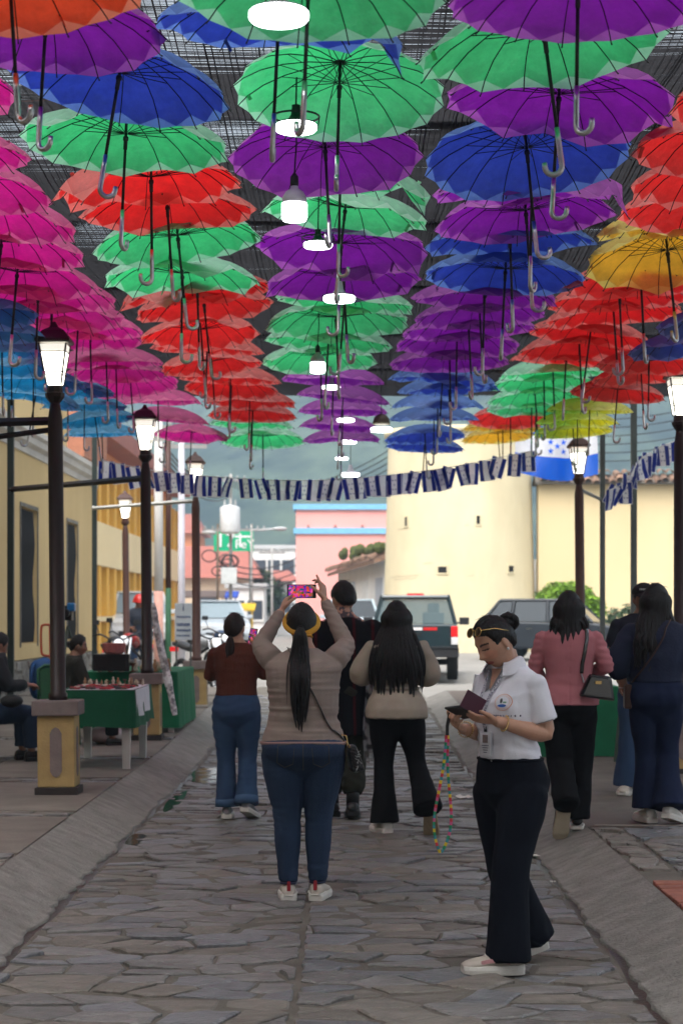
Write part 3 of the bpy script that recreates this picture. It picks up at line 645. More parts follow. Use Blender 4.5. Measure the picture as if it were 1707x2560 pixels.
# ---------------------------------------------------------------- round tower and right wall
def tower():
    cx, cy = wx(1155, 43.4), 44.6; r = 0.5 * 392 * 43.6 / FPX
    t = thing('round_tower', 'pale yellow round fort tower with small square loopholes behind the parked cars', 'tower', (cx, cy, 0.3))
    holes = [(1012, 1298, 0.10, 0.26), (1200, 1297, 0.10, 0.24), (1107, 1423, 0.25, 0.18), (1288, 1420, 0.20, 0.18)]
    mb = MB(); n = 96; nz = 60; zt = 6.5
    def rad(z): return r * (1.0 - 0.012 * z) + 0.0
    for j in range(nz):
        for i in range(n):
            a0 = 2 * math.pi * i / n; a1 = 2 * math.pi * (i + 1) / n; z0 = -0.5 + (zt + 0.5) * j / nz; z1 = -0.5 + (zt + 0.5) * (j + 1) / nz
            mb.add([(rad(z0) * math.cos(a0), rad(z0) * math.sin(a0), z0), (rad(z0) * math.cos(a1), rad(z0) * math.sin(a1), z0), (rad(z1) * math.cos(a1), rad(z1) * math.sin(a1), z1), (rad(z1) * math.cos(a0), rad(z1) * math.sin(a0), z1)], [(0, 1, 2, 3)])
    mb.lathe([(rad(zt), zt), (rad(zt) + 0.12, zt + 0.03), (rad(zt) + 0.12, zt + 0.2), (0.1, zt + 0.25)], 48)
    wl = mb.build('wall', PALEY, t, smooth=True)
    bm = bmesh.new(); bm.from_mesh(wl.data); bmesh.ops.remove_doubles(bm, verts=bm.verts, dist=0.001); bm.to_mesh(wl.data); bm.free()
    DK = P('loophole_dark', (0.015, 0.013, 0.012), rough=0.9)
    for sx, sy, hw, hh in holes:
        Yf = 42.4; x = wx(sx, Yf) - cx; z = wz(sy, Yf) - 0.3
        a = math.asin(max(-0.95, min(0.95, x / r))); M = Matrix.Rotation(a, 3, 'Z'); rr_ = rad(z)
        p = Vector((rr_ * math.sin(a), -rr_ * math.cos(a), z))
        m2 = MB(); m2.box(p + M @ Vector((0, 0.1, 0)), (hw, 0.22, hh), M); lo = m2.build('loophole', DK, t)
        m3 = MB()
        for dx, dz, w_, h_ in ((0, hh / 2 + 0.02, hw + 0.08, 0.04), (0, -hh / 2 - 0.02, hw + 0.08, 0.04), (-hw / 2 - 0.02, 0, 0.04, hh), (hw / 2 + 0.02, 0, 0.04, hh)):
            m3.box(p + M @ Vector((dx, 0.0, dz)), (w_, 0.06, h_), M)
        m3.build('rim', PALEY, lo)
    # plaster cracks
    CR = P('plaster_crack', (0.25, 0.2, 0.14), rough=0.9)
    for sx, sy, w_ in ((1010, 1440, 0.8), (1004, 1318, 0.3), (1070, 1408, 0.3), (1012, 1447, 0.6), (1170, 1312, 0.15), (1180, 1440, 0.2)):
        Yf = 42.4; z = wz(sy, Yf) - 0.3; pts = []
        for k in range(9):
            x = wx(sx, Yf) - cx - w_ / 2 + w_ * k / 8; a = math.asin(max(-0.97, min(0.97, x / r))); zz = z + 0.03 * noise.noise((k * 0.7, sx, 0)) + 0.012 * k * 0.4
            pts.append(((rad(zz) + 0.002) * math.sin(a), -(rad(zz) + 0.002) * math.cos(a), zz))
        m2 = MB(); m2.tube(pts, [0.004 + 0.008 * abs(noise.noise((k, sx, 2))) for k in range(9)], 5); m2.build('plaster_crack', CR, t)
tower()
TILE = P('weathered_clay_tile', (0.30, 0.17, 0.11), (0.10, 0.075, 0.06), scale=7, rough=0.9, bump=0.4, rnd=0.3)
MOSS = P('roof_moss', (0.10, 0.12, 0.03), (0.05, 0.06, 0.02), scale=10, rough=0.95, bump=0.5)
def tile_row(parent, p0, p1, n, r=0.085, L=0.42, drop=0.18, side=(0, -1, 0), seed=1):
    rr = random.Random(seed); p0 = Vector(p0); p1 = Vector(p1); sd = Vector(side)
    mb = MB()
    for k in range(9): pass
    prof = [(math.cos(math.pi * k / 8), math.sin(math.pi * k / 8)) for k in range(9)]
    ax = (p1 - p0).normalized(); vs = []
    for s_ in (0, 1):
        for c, s2 in prof:
            rad = r * (1.0 if s_ else 0.85); q = ax * (c * rad) + sd * (L * s_) + Vector((0, 0, s2 * rad - drop * s_)); vs.append(q)
        for c, s2 in prof:
            rad = (r - 0.015) * (1.0 if s_ else 0.85); q = ax * (c * rad) + sd * (L * s_) + Vector((0, 0, s2 * rad - drop * s_)); vs.append(q)
    m9 = 9; fs = []
    for k in range(8): fs += [(k, k + 1, 18 + k + 1, 18 + k), (9 + k + 1, 9 + k, 27 + k, 27 + k + 1), (18 + k, 18 + k + 1, 27 + k + 1, 27 + k)]
    mb.add(vs, fs); me = mb.mesh('roof_tile', [TILE], True)
    for k in range(n):
        p = p0.lerp(p1, (k + 0.5) / n); obj('roof_tile', me, parent, p + Vector((0, 0, rr.gauss(0, 0.012))), (rr.gauss(0, 0.04), rr.gauss(0, 0.05), rr.gauss(0, 0.06)))
def wall_right():
    x0 = wx(1345, 44.0); x1 = 20.0; zt = 5.5; y = 44.0
    t = thing('tile_topped_wall', 'tall yellow wall with a clay tile coping right of the round tower', 'wall', (x0, y, 0.3))
    mb = MB(); mb.bbox((0, 0, -0.6), (x1 - x0, 0.6, zt - 0.3)); mb.build('wall', P('right_wall_render', (0.68, 0.55, 0.33), (0.58, 0.46, 0.26), scale=0.5, rough=0.9, bump=0.2, stretch=(1, 1, 0.3)), t)
    mb = MB(); mb.rings([[(xx, a, zt - 0.3 + b) for a, b in ((-0.3, -0.02), (0.3, 0.22), (0.9, -0.02), (0.9, -0.1), (-0.3, -0.1))] for xx in (-0.1, x1 - x0)]); mb.build('coping_bed', MORTAR, t)
    tile_row(t, (0, 0.12, zt - 0.16), (x1 - x0, 0.12, zt - 0.16), 58, 0.115, 0.55, 0.2, seed=2)
    tile_row(t, (0.1, 0.36, zt - 0.02), (x1 - x0, 0.36, zt - 0.02), 56, 0.115, 0.45, 0.12, seed=3)
wall_right()

# ---------------------------------------------------------------- pink building, low white building, houses, hills
PINK = P('pink_render', (0.86, 0.40, 0.36), (0.78, 0.34, 0.31), scale=0.35, rough=0.85, stretch=(1, 1, 0.4), bump=0.1)
SKYB = P('sky_blue_trim', (0.20, 0.48, 0.74), rough=0.7)
def pink():
    Y = 62.0; x0 = wx(740, Y); x1 = wx(1010, Y); zt = wz(1268, Y)
    t = thing('pink_building', 'flat roofed pink building with two sky blue bands far down the street', 'building', (x0, Y, 0.5))
    W = x1 - x0; H = zt - 0.5
    mb = MB(); mb.bbox((0, 0, -0.5), (W, 9, H - 0.06)); mb.build('wall', PINK, t)
    mb = MB(); mb.bbox((-0.12, -0.12, H - 0.1), (W + 0.1, 9.1, H + 0.12)); mb.build('roof_band', SKYB, t)
    zb = wz(1326, Y) - 0.5; mb = MB(); mb.bbox((-0.1, -0.1, zb - 0.14), (W + 0.1, 9.05, zb + 0.1)); mb.build('lower_band', SKYB, t)
    for k in range(4):
        mb = MB(); mb.tube([(0.5 + k * 1.1, 0.05, H - 0.75), (0.5 + k * 1.1, -0.12, H - 0.78)], 0.05, 8); mb.build('drain_spout', P('drain', (0.4, 0.2, 0.18)), t)
pink()
WHITER = P('white_render', (0.78, 0.77, 0.74), (0.62, 0.60, 0.57), scale=0.8, rough=0.9, bump=0.1)
def low_white():
    # white house beside the tower, its tiled eaves rising towards the camera
    p0 = Vector((1.2, 46.5, 0)); p1 = Vector((-0.35, 60.0, 0)); d = (p1 - p0).normalized(); L = (p1 - p0).length
    t = thing('white_tiled_house', 'low white house with mossy tiled eaves left of the round tower', 'house', (p0.x, p0.y, 0.6), math.atan2(d.y, d.x))
    mb = MB(); mb.bbox((0, -5, -0.5), (L, 0, 2.75)); mb.build('wall', WHITER, t)
    mb = MB(); mb.add([(-0.2, 0.4, 2.72), (L, 0.4, 2.6), (L, -3.0, 3.9), (-0.2, -3.0, 4.0), (-0.2, 0.4, 2.6), (L, 0.4, 2.48), (L, -3.0, 3.78), (-0.2, -3.0, 3.88)], [(0, 1, 2, 3), (7, 6, 5, 4), (0, 4, 5, 1), (1, 5, 6, 2), (2, 6, 7, 3), (3, 7, 4, 0)]); rf = mb.build('roof', TILE, t)
    tile_row(rf, (0, 0.0, 2.93), (L, 0.0, 2.82), 52, 0.12, 0.5, 0.16, side=(0, 1, 0), seed=5)
    mb = MB(); rr = random.Random(3)
    for k in range(46):
        f = rr.random() ** 1.6; mb.ball((f * L * 0.8, rr.uniform(-0.6, 0.35), 3.0 + rr.uniform(0, 0.3)), rr.uniform(0.06, 0.2), 6)
    mb.build('roof_moss', MOSS, rf)
    for k in range(3):
        mb = MB(); mb.bbox((1.0 + k * 3.6, -0.08, 0.1), (2.3 + k * 3.6, 0.05, 2.2)); mb.build('door', P('pale_door_%d' % k, [(0.42, 0.44, 0.48), (0.7, 0.7, 0.68), (0.5, 0.55, 0.6)][k], rough=0.6), t)
low_white()

def box_house(lab, name, sx0, sx1, sy_top, Y, depth, wall, roofm, rows, cols, roof='flat', win=None, wh=0.9, ww=0.7, cat='house'):
    x0, x1 = wx(sx0, Y), wx(sx1, Y); g = gz(Y); H = wz(sy_top, Y) - g; W = x1 - x0
    t = thing(name, lab, cat, (x0, Y, g))
    mb = MB(); mb.bbox((0, 0, -1), (W, depth, H)); mb.build('wall', wall, t)
    if roof == 'flat':
        mb = MB(); mb.bbox((-0.15, -0.15, H + 0.002), (W + 0.15, depth + 0.15, H + 0.22)); mb.build('roof', roofm, t)
    else:
        mb = MB(); o = 0.5; mb.add([(-o, -o, H - 0.1), (W + o, -o, H - 0.1), (W + o, depth + o, H - 0.1), (-o, depth + o, H - 0.1), (W * 0.12, depth / 2, H + roof), (W * 0.88, depth / 2, H + roof)], [(0, 1, 5, 4), (1, 2, 5), (2, 3, 4, 5), (3, 0, 4), (3, 2, 1, 0)]); mb.build('roof', roofm, t)
    win = win or P('far_window', (0.06, 0.07, 0.09), (0.03, 0.035, 0.045), rough=0.15)
    for r_ in range(rows):
        for c in range(cols):
            zc = H * (r_ + 0.55) / rows; xc = W * (c + 0.5) / cols; mb = MB(); mb.bbox((xc - ww / 2, -0.05, zc - wh / 2), (xc + ww / 2, 0.1, zc + wh / 2)); wo = mb.build('window', win, t)
            mb = MB()
            mb.bbox((xc - ww / 2 - 0.08, -0.09, zc - wh / 2 - 0.1), (xc + ww / 2 + 0.08, 0.02, zc - wh / 2 - 0.003)); mb.build('sill', wall, wo)
    return t, W, H
REDROOF = P('red_sheet_roof', (0.36, 0.12, 0.09), (0.26, 0.09, 0.07), scale=1, rough=0.7)
TANW = P('tan_house_render', (0.66, 0.50, 0.36), (0.55, 0.42, 0.3), scale=0.4, rough=0.9)
GREYW = P('grey_house_render', (0.5, 0.5, 0.5), (0.38, 0.38, 0.38), scale=0.5, rough=0.9)
box_house('tan house with a red sheet roof behind the utility poles', 'tan_house', 395, 630, 1440, 74, 8, TANW, REDROOF, 1, 3, 1.6, wh=0.8, ww=1.1)
box_house('white two storey building with grey windows behind the hanging cables', 'white_house', 632, 738, 1372, 88, 8, WHITER, GREYW, 2, 3)
box_house('small grey block house in front of the white building', 'grey_house', 655, 728, 1448, 80, 3, GREYW, REDROOF, 1, 2, 0.5)
box_house('white shop front with pale shutter under the green sign', 'white_shop', 570, 660, 1470, 72, 3, WHITER, GREYW, 1, 2)
box_house('orange house on the slope left of the tall white pole', 'orange_house', 395, 492, 1330, 110, 8, P('orange_house', (0.7, 0.26, 0.12), rough=0.9), REDROOF, 2, 2, 1.5)
# orange and yellow school-like facade on the left, running along the street
ORANGE = P('orange_render', (0.80, 0.36, 0.17), (0.70, 0.30, 0.14), scale=0.5, rough=0.9)
OCHRE = P('ochre_column', (0.82, 0.47, 0.09), (0.72, 0.40, 0.07), scale=0.8, rough=0.85)
def facade():
    x = -6.9; y0, y1 = 35.0, 62.0; t = thing('orange_building', 'orange two storey building with ochre columns and cream bands on the left', 'building', (x, y0, 0.45))
    H = 6.0
    mb = MB(); mb.bbox((-6, 0, -0.6), (-0.25, y1 - y0, H)); mb.build('wall', ORANGE, t)
    BND = P('cream_band', (0.85, 0.70, 0.42), (0.78, 0.62, 0.36), scale=0.6, rough=0.9)
    for za, zb in ((2.55, 3.75), (1.0, 1.14)):
        mb = MB(); mb.bbox((-0.26, -0.05, za), (0.08, y1 - y0, zb)); mb.build('cream_band', BND, t)
    mb = MB(); mb.bbox((-6.2, -0.2, H), (0.5, y1 - y0 + 0.2, H + 0.5)); mb.build('roof', REDROOF, t)
    for (za, zb) in ((-0.4, 0.99), (1.15, 2.54), (3.76, H - 0.6)):
        yy = 0.0
        while yy < y1 - y0 - 0.3:
            mb = MB(); mb.bbox((-0.24, yy, za), (0.05, yy + 0.42, zb)); mb.build('column', OCHRE, t)
            mb = MB(); mb.bbox((-0.24, yy + 0.52, za + 0.1), (-0.2, yy + 1.3, zb - 0.1)); mb.build('window', P('brown_window', (0.16, 0.07, 0.05), (0.1, 0.05, 0.04), rough=0.25), t)
            yy += 1.4
    mb = MB(); mb.bbox((-3.0, -0.3, 4.8), (0.9, 3.0, 6.2)); mb.build('gable_block', P('brick_gable', (0.45, 0.18, 0.10), (0.3, 0.12, 0.07), scale=6), t)
facade()

# hills and far trees
HILLM = bpy.data.materials.new('forested_hillside'); HILLM.use_nodes = True
def hillmat():
    nt = HILLM.node_tree; b = nt.nodes['Principled BSDF']; L = nt.links; tc = nt.nodes.new('ShaderNodeTexCoord')
    a = nt.nodes.new('ShaderNodeTexNoise'); a.inputs['Scale'].default_value = 0.06; a.inputs['Detail'].default_value = 8; a.inputs['Roughness'].default_value = 0.7; L.new(tc.outputs['Object'], a.inputs['Vector'])
    rp = nt.nodes.new('ShaderNodeValToRGB'); e = rp.color_ramp.elements; e[0].position = 0.40; e[0].color = (0.008, 0.018, 0.014, 1); e[1].position = 0.62; e[1].color = (0.065, 0.09, 0.055, 1)
    L.new(a.outputs[0], rp.inputs[0]); L.new(rp.outputs[0], b.inputs['Base Color']); b.inputs['Roughness'].default_value = 0.95; b.inputs['Specular IOR Level'].default_value = 0.1
hillmat()
def hill(name, Y0, Y1, crest, seed, amp):
    mb = MB(); nx, ny = 170, 46
    def fn(u, v):
        x = lerp(-420, 420, u); y = lerp(Y0, Y1, v); s = x / 100.0
        h = crest(s) * math.sin(min(1, v * 1.15) * math.pi / 2) ** 0.9
        h += amp * 2.2 * noise.fractal((x * 0.012, y * 0.012, seed), 1.0, 2.0, 4) * v + amp * 0.35 * noise.noise((x * 0.11, y * 0.11, seed)) * v + amp * 0.3 * abs(noise.noise((x * 0.25, y * 0.25, seed)))
        return (x, y, h - 2)
    mb.grid(fn, nx, ny); tag(mb.build(name, HILLM, smooth=True), kind='structure')
hill('hills', 230, 520, lambda s: 74 + 30 * math.exp(-((s - 0.35) / 0.75) ** 2) + 14 * math.exp(-((s - 1.3) / 0.7) ** 2) - 16 * math.exp(-((s + 0.42) / 0.22) ** 2), 3.1, 5.0)
hill('far_hills', 560, 1100, lambda s: 118 + 36 * math.exp(-((s - 0.9) / 1.2) ** 2), 8.3, 9.0)
# ---------------------------------------------------------------- lamp posts on pedestals
PEDY = P('pedestal_yellow', (0.50, 0.36, 0.15), (0.27, 0.18, 0.08), scale=4, detail=9, contrast=0.35, rough=0.85, bump=0.2)
PEDC = P('pedestal_mauve_stone', (0.22, 0.175, 0.165), (0.15, 0.12, 0.115), scale=8, rough=0.85, bump=0.2)
PEDB = P('pedestal_base_dark', (0.035, 0.028, 0.025), rough=0.8)
GLOW = EM('lantern_glow', (1.0, 0.97, 0.82), 1.9)
FROST = P('lantern_top_glass', (0.6, 0.58, 0.5), rough=0.3, emis=((1, 0.96, 0.85), 0.35))
def lamp_post(X, Y, lab, h0, postm, frosted=False, ped=True, lean=0.0):
    g = gz(Y) + h0; t = thing('street_lamp', lab, 'street lamp', (X, Y, g), 0, 'lantern street lamps')
    t.rotation_euler = (0, lean, 0)
    if ped:
        mb = MB(); mb.box((0, 0, 0.03), (0.34, 0.34, 0.065)); mb.build('pedestal_base', PEDB, t, bevel=0.008)
        mb = MB(); mb.box((0, 0, 0.345), (0.295, 0.295, 0.565)); pd = mb.build('pedestal', PEDY, t, bevel=0.012)
        for k in range(4):
            M = Matrix.Rotation(k * math.pi / 2, 3, 'Z'); pts = [(-0.047, -0.15), (-0.047, 0.15), (-0.027, 0.185), (0, 0.2), (0.027, 0.185), (0.047, 0.15), (0.047, -0.15), (0.027, -0.185), (0, -0.2), (-0.027, -0.185)]
            mb = MB(); n = len(pts); vs = [M @ Vector((x, -0.1525, 0.34 + z)) for x, z in pts] + [M @ Vector((x, -0.1445, 0.34 + z)) for x, z in pts]
            mb.add(vs, [tuple(range(n - 1, -1, -1))] + [(i, (i + 1) % n, n + (i + 1) % n, n + i) for i in range(n)]); mb.build('inset_panel', PEDC, pd)
        mb = MB(); mb.box((0, 0, 0.69), (0.37, 0.37, 0.12)); mb.build('pedestal_cap', PEDC, t, bevel=0.012)
    z0 = 0.75 if ped else 0.0
    mb = MB(); mb.lathe([(0.075, z0), (0.075, z0 + 0.05), (0.062, z0 + 0.06), (0.06, 2.95), (0.058, 3.0), (0.045, 3.08), (0.04, 3.12)], 20); mb.build('post', postm, t, smooth=True)
    mb = MB(); mb.lathe([(0.04, 3.121), (0.055, 3.14), (0.076, 3.17), (0.08, 3.2), (0.064, 3.205), (0.06, 3.26)], 8); mb.build('collar', postm, t)
    # lantern: four tapered panes, corner bars, hipped cap
    zb, zt, rb, rt = 3.26, 3.59, 0.056, 0.108
    for k in range(4):
        M = Matrix.Rotation(k * math.pi / 2, 3, 'Z')
        def q(u, z): f = (z - zb) / (zt - zb); w_ = lerp(rb, rt, f); return M @ Vector((u * w_ * 0.95, -w_, z))
        mb = MB(); vs = [q(-1, zb + 0.012), q(1, zb + 0.012), q(1, zt - 0.07), q(-1, zt - 0.07)]; v2 = [v * 1.0 + (M @ Vector((0, 0.006, 0))) for v in vs]
        mb.add(vs + v2, [(0, 1, 2, 3), (7, 6, 5, 4), (0, 4, 5, 1), (1, 5, 6, 2), (2, 6, 7, 3), (3, 7, 4, 0)]); mb.build('pane', GLOW, t)
        mb = MB(); vs = [q(-1, zt - 0.058), q(1, zt - 0.058), q(1, zt - 0.008), q(-1, zt - 0.008)]; v2 = [v + (M @ Vector((0, 0.006, 0))) for v in vs]
        mb.add(vs + v2, [(0, 1, 2, 3), (7, 6, 5, 4), (0, 4, 5, 1), (1, 5, 6, 2), (2, 6, 7, 3), (3, 7, 4, 0)]); mb.build('upper_pane', FROST, t)
        mb = MB(); mb.tube([q(-1.06, zb), q(-1.06, zt)], 0.008, 6); mb.build('corner_bar', postm, t)
        for z in (zb + 0.085, zb + 0.105, zt - 0.064): a, b = q(-1.03, z), q(1.03, z); o = M @ Vector((0, -0.004, 0)); mb = MB(); mb.tube([a + o, b + o], 0.0045, 5); mb.build('pane_bar', postm, t)
    mb = MB()
    def sq(w_, z): return [(-w_, -w_, z), (w_, -w_, z), (w_, w_, z), (-w_, w_, z)]
    mb.rings([sq(0.125, 3.595), sq(0.138, 3.605), sq(0.138, 3.625), sq(0.085, 3.695), sq(0.035, 3.725), sq(0.012, 3.77)]); mb.build('cap', postm, t)
    return t
lamp_post(-2.30, 12.15, 'lit lantern on dark post and yellow pedestal in front of the jewellery table', HL, DARKPOST, lean=R(-0.6))
lamp_post(-2.24, 17.1, 'lit lantern on dark post rising behind the jewellery table', HL, DARKPOST, lean=R(-0.5))
lamp_post(-2.17, 22.0, 'lit lantern on brown post behind the flag bunting with small yellow pedestal', HL - 0.12, BROWNPOST, lean=R(-0.4))
lamp_post(-4.05, 28.0, 'smaller lit globe lantern on slim brown post beside the orange building', -0.15, BROWNPOST, ped=False, lean=R(-0.6))
lamp_post(3.0, 19.5, 'lit lantern on brown post in front of the tiled wall and bush', HR - 0.08, BROWNPOST, lean=R(-0.6))
lamp_post(3.02, 13.8, 'lit lantern on dark post cut by the right edge', HR, DARKPOST)

def pole(X, Y, h0, top, lab, r=0.035, m=GREYSTEEL):
    g = gz(Y) + h0; mb = MB(); mb.box((0, 0, (top - g) / 2), (r * 2, r * 2, top - g)); mb.box((0, 0, 0.006), (r * 5, r * 5, 0.012))
    one('frame_pole', m, lab, 'pole', mb, 'canopy frame poles', loc=(X, Y, g), bevel=0.006)
DGREEN = P('dark_green_pole', (0.02, 0.03, 0.027), rough=0.5)
pole(-4.2, 19.0, HL, NETZ + 0.05, 'thin dark frame pole at the left edge against the tan wall', 0.04, DGREEN)
pole(-4.2, 25.3, 0.1, NETZ + 0.05, 'thin dark frame pole at the far corner of the tan wall', 0.04, DGREEN)
pole(3.52, 21.0, HR - 0.1, NETZ + 0.05, 'grey frame pole braced to the brown lamp post by the bush', 0.034)
pole(3.50, 18.6, HR - 0.06, NETZ + 0.05, 'grey frame pole behind the cap wearer in front of the tiled wall', 0.036)
pole(3.52, 16.1, HR, NETZ + 0.05, 'grey frame pole beside the lamp at the right edge', 0.036)
def brace(p0, p1, lab, m=DARKPOST, r=0.03):
    mb = MB(); p0 = Vector(p0); p1 = Vector(p1); mb.tube([p0, p1], r, 4); mb.ball(p0, r * 1.3, 6); mb.ball(p1, r * 1.3, 6)
    one('brace_bar', m, lab, 'brace', mb, 'brace bars')
za = wz(1052, 12.15); brace((-2.33, 12.15, za), (-4.3, 12.4, za - 0.02), 'dark horizontal bar from the nearest lamp post to the left edge', r=0.034)
brace((-2.35, 12.15, za - 0.07), (-4.1, 12.3, za - 0.28), 'lower slanting dark bar from the nearest lamp post', r=0.022)
zb = wz(1195, 17.1); brace((-2.26, 17.1, zb), (-4.2, 19.0, zb + 0.03), 'dark bar from the second lamp post towards the wall', r=0.035)
zc = wz(1252, 22); brace((-2.2, 22, zc), (-4.2, 25.2, zc + 0.12), 'pale grey bar from the third lamp post past the poles', P('pale_bar', (0.5, 0.5, 0.48)), r=0.03)
zd = wz(1234, 20); brace((3.0, 19.5, zd), (3.5, 21, zd), 'short grey bar joining the brown lamp post to the frame pole', GREYSTEEL, r=0.025)

# ---------------------------------------------------------------- LED lights hung along the middle
LED = EM('led_white', (0.95, 0.97, 1.0), 3.2)
LEDGREY = P('led_housing_grey', (0.42, 0.40, 0.46), rough=0.4)
def led_disc(sx, sy, wd, Y, lab, cage=False):
    r = wd * Y / FPX / 2; X = wx(sx, Y); Z = wz(sy, Y); t = thing('hanging_light', lab, 'light', (X, Y, Z), 0, 'LED lights hung down the middle')
    mb = MB(); mb.lathe([(r * 0.7, -0.22 * r), (r * 0.92, -0.2 * r), (r, -0.1 * r), (r, 0.08 * r), (r * 0.96, 0.12 * r)], 28); mb.build('diffuser', LED, t, smooth=True)
    mb = MB(); mb.lathe([(r * 0.97, 0.121 * r), (r * 0.9, 0.2 * r), (r * 0.45, 0.3 * r), (r * 0.25, 0.6 * r), (r * 0.2, 1.0 * r), (0.02, 1.05 * r)], 20); mb.build('housing', LEDGREY if not cage else BLACK, t, smooth=True)
    mb = MB(); mb.tube([(0, 0, r), (0.004, 0, r + 0.2), (0, 0, NETZ - Z)], 0.004, 6); mb.build('cord', BLACK, t)
    if cage:
        mb = MB(); pts = []
        for k in range(24): a = 2 * math.pi * k / 24; pts.append((1.12 * r * math.cos(a), 1.12 * r * math.sin(a), 0.5 * r))
        mb.tube(pts, 0.005, 5, closed=True); mb.tube([(-1.12 * r, 0, 0.5 * r), (-1.05 * r, 0, -0.05 * r), (1.05 * r, 0, -0.05 * r), (1.12 * r, 0, 0.5 * r)], 0.004, 5); mb.build('bracket', BLACK, t)
def led_bulb(sx, sy, wd, Y, lab):
    r = wd * Y / FPX / 2; X = wx(sx, Y); Z = wz(sy, Y); t = thing('hanging_light', lab, 'light', (X, Y, Z), 0, 'LED lights hung down the middle')
    mb = MB(); mb.lathe([(r * 0.6, -r * 0.82), (r * 0.88, -r * 0.76), (r, -r * 0.55), (r, r * 0.55), (r * 0.98, r * 0.6)], 24); mb.build('diffuser', LED, t, smooth=True)
    mb = MB(); mb.lathe([(r * 0.97, r * 0.605), (r * 0.93, r * 1.1), (r * 0.7, r * 1.5), (r * 0.34, r * 1.75), (r * 0.3, r * 1.95)], 20); mb.build('housing', LEDGREY, t, smooth=True)
    mb = MB(); mb.lathe([(r * 0.3, r * 1.951), (r * 0.34, r * 2.1), (r * 0.32, r * 2.7), (r * 0.15, r * 2.9), (0.006, r * 3.0)], 14); mb.build('socket', BLACK, t, smooth=True)
    mb = MB(); mb.tube([(0, 0, r * 2.95), (0.01, 0, r * 2.95 + 0.15), (0, 0, NETZ - Z)], 0.004, 6); mb.build('cord', BLACK, t)
led_disc(697, 38, 150, 5.0, 'big round flat light at the top edge in front of green fabric')
led_disc(740, 318, 104, 6.9, 'caged flat light hanging in front of the crumpled purple umbrella', True)
led_bulb(736, 528, 64, 7.5, 'large white LED bulb with grey neck in front of the purple umbrellas')
led_disc(795, 612, 72, 9.3, 'small flat light with black bracket under the purple umbrella', True)
led_disc(848, 746, 80, 9.6, 'bright flat light crossed by an umbrella shaft')
led_bulb(794, 918, 38, 12.6, 'small white LED bulb in front of the far green umbrellas')
led_disc(828, 968, 46, 14.5, 'flat light among the far purple umbrellas')
led_disc(864, 1050, 44, 17.0, 'flat light between two far purple umbrellas')
led_disc(870, 1104, 42, 19.0, 'flat light at the far end of the purple row')
led_disc(854, 1146, 32, 21.0, 'tiny flat light just above the bunting')
led_disc(876, 1186, 46, 20.0, 'lowest flat light touching the bunting')
t = thing('hanging_light', 'domed olive pendant with a flat light right of the purple row', 'light', (wx(953, 15.5), 15.5, wz(1074, 15.5)), 0, 'LED lights hung down the middle')
mb = MB(); mb.lathe([(0.07, -0.025), (0.105, -0.02), (0.11, 0.012), (0.10, 0.02)], 24); mb.build('diffuser', LED, t, smooth=True)
mb = MB(); mb.lathe([(0.085, 0.05), (0.088, 0.075), (0.075, 0.12), (0.045, 0.15), (0.01, 0.165)], 20); mb.build('dome', P('olive_dome', (0.10, 0.085, 0.05), rough=0.4), t, smooth=True)
mb = MB(); mb.tube([(0, 0, 0.0), (0, 0, NETZ - wz(1074, 15.5))], 0.004, 6); mb.build('cord', BLACK, t)

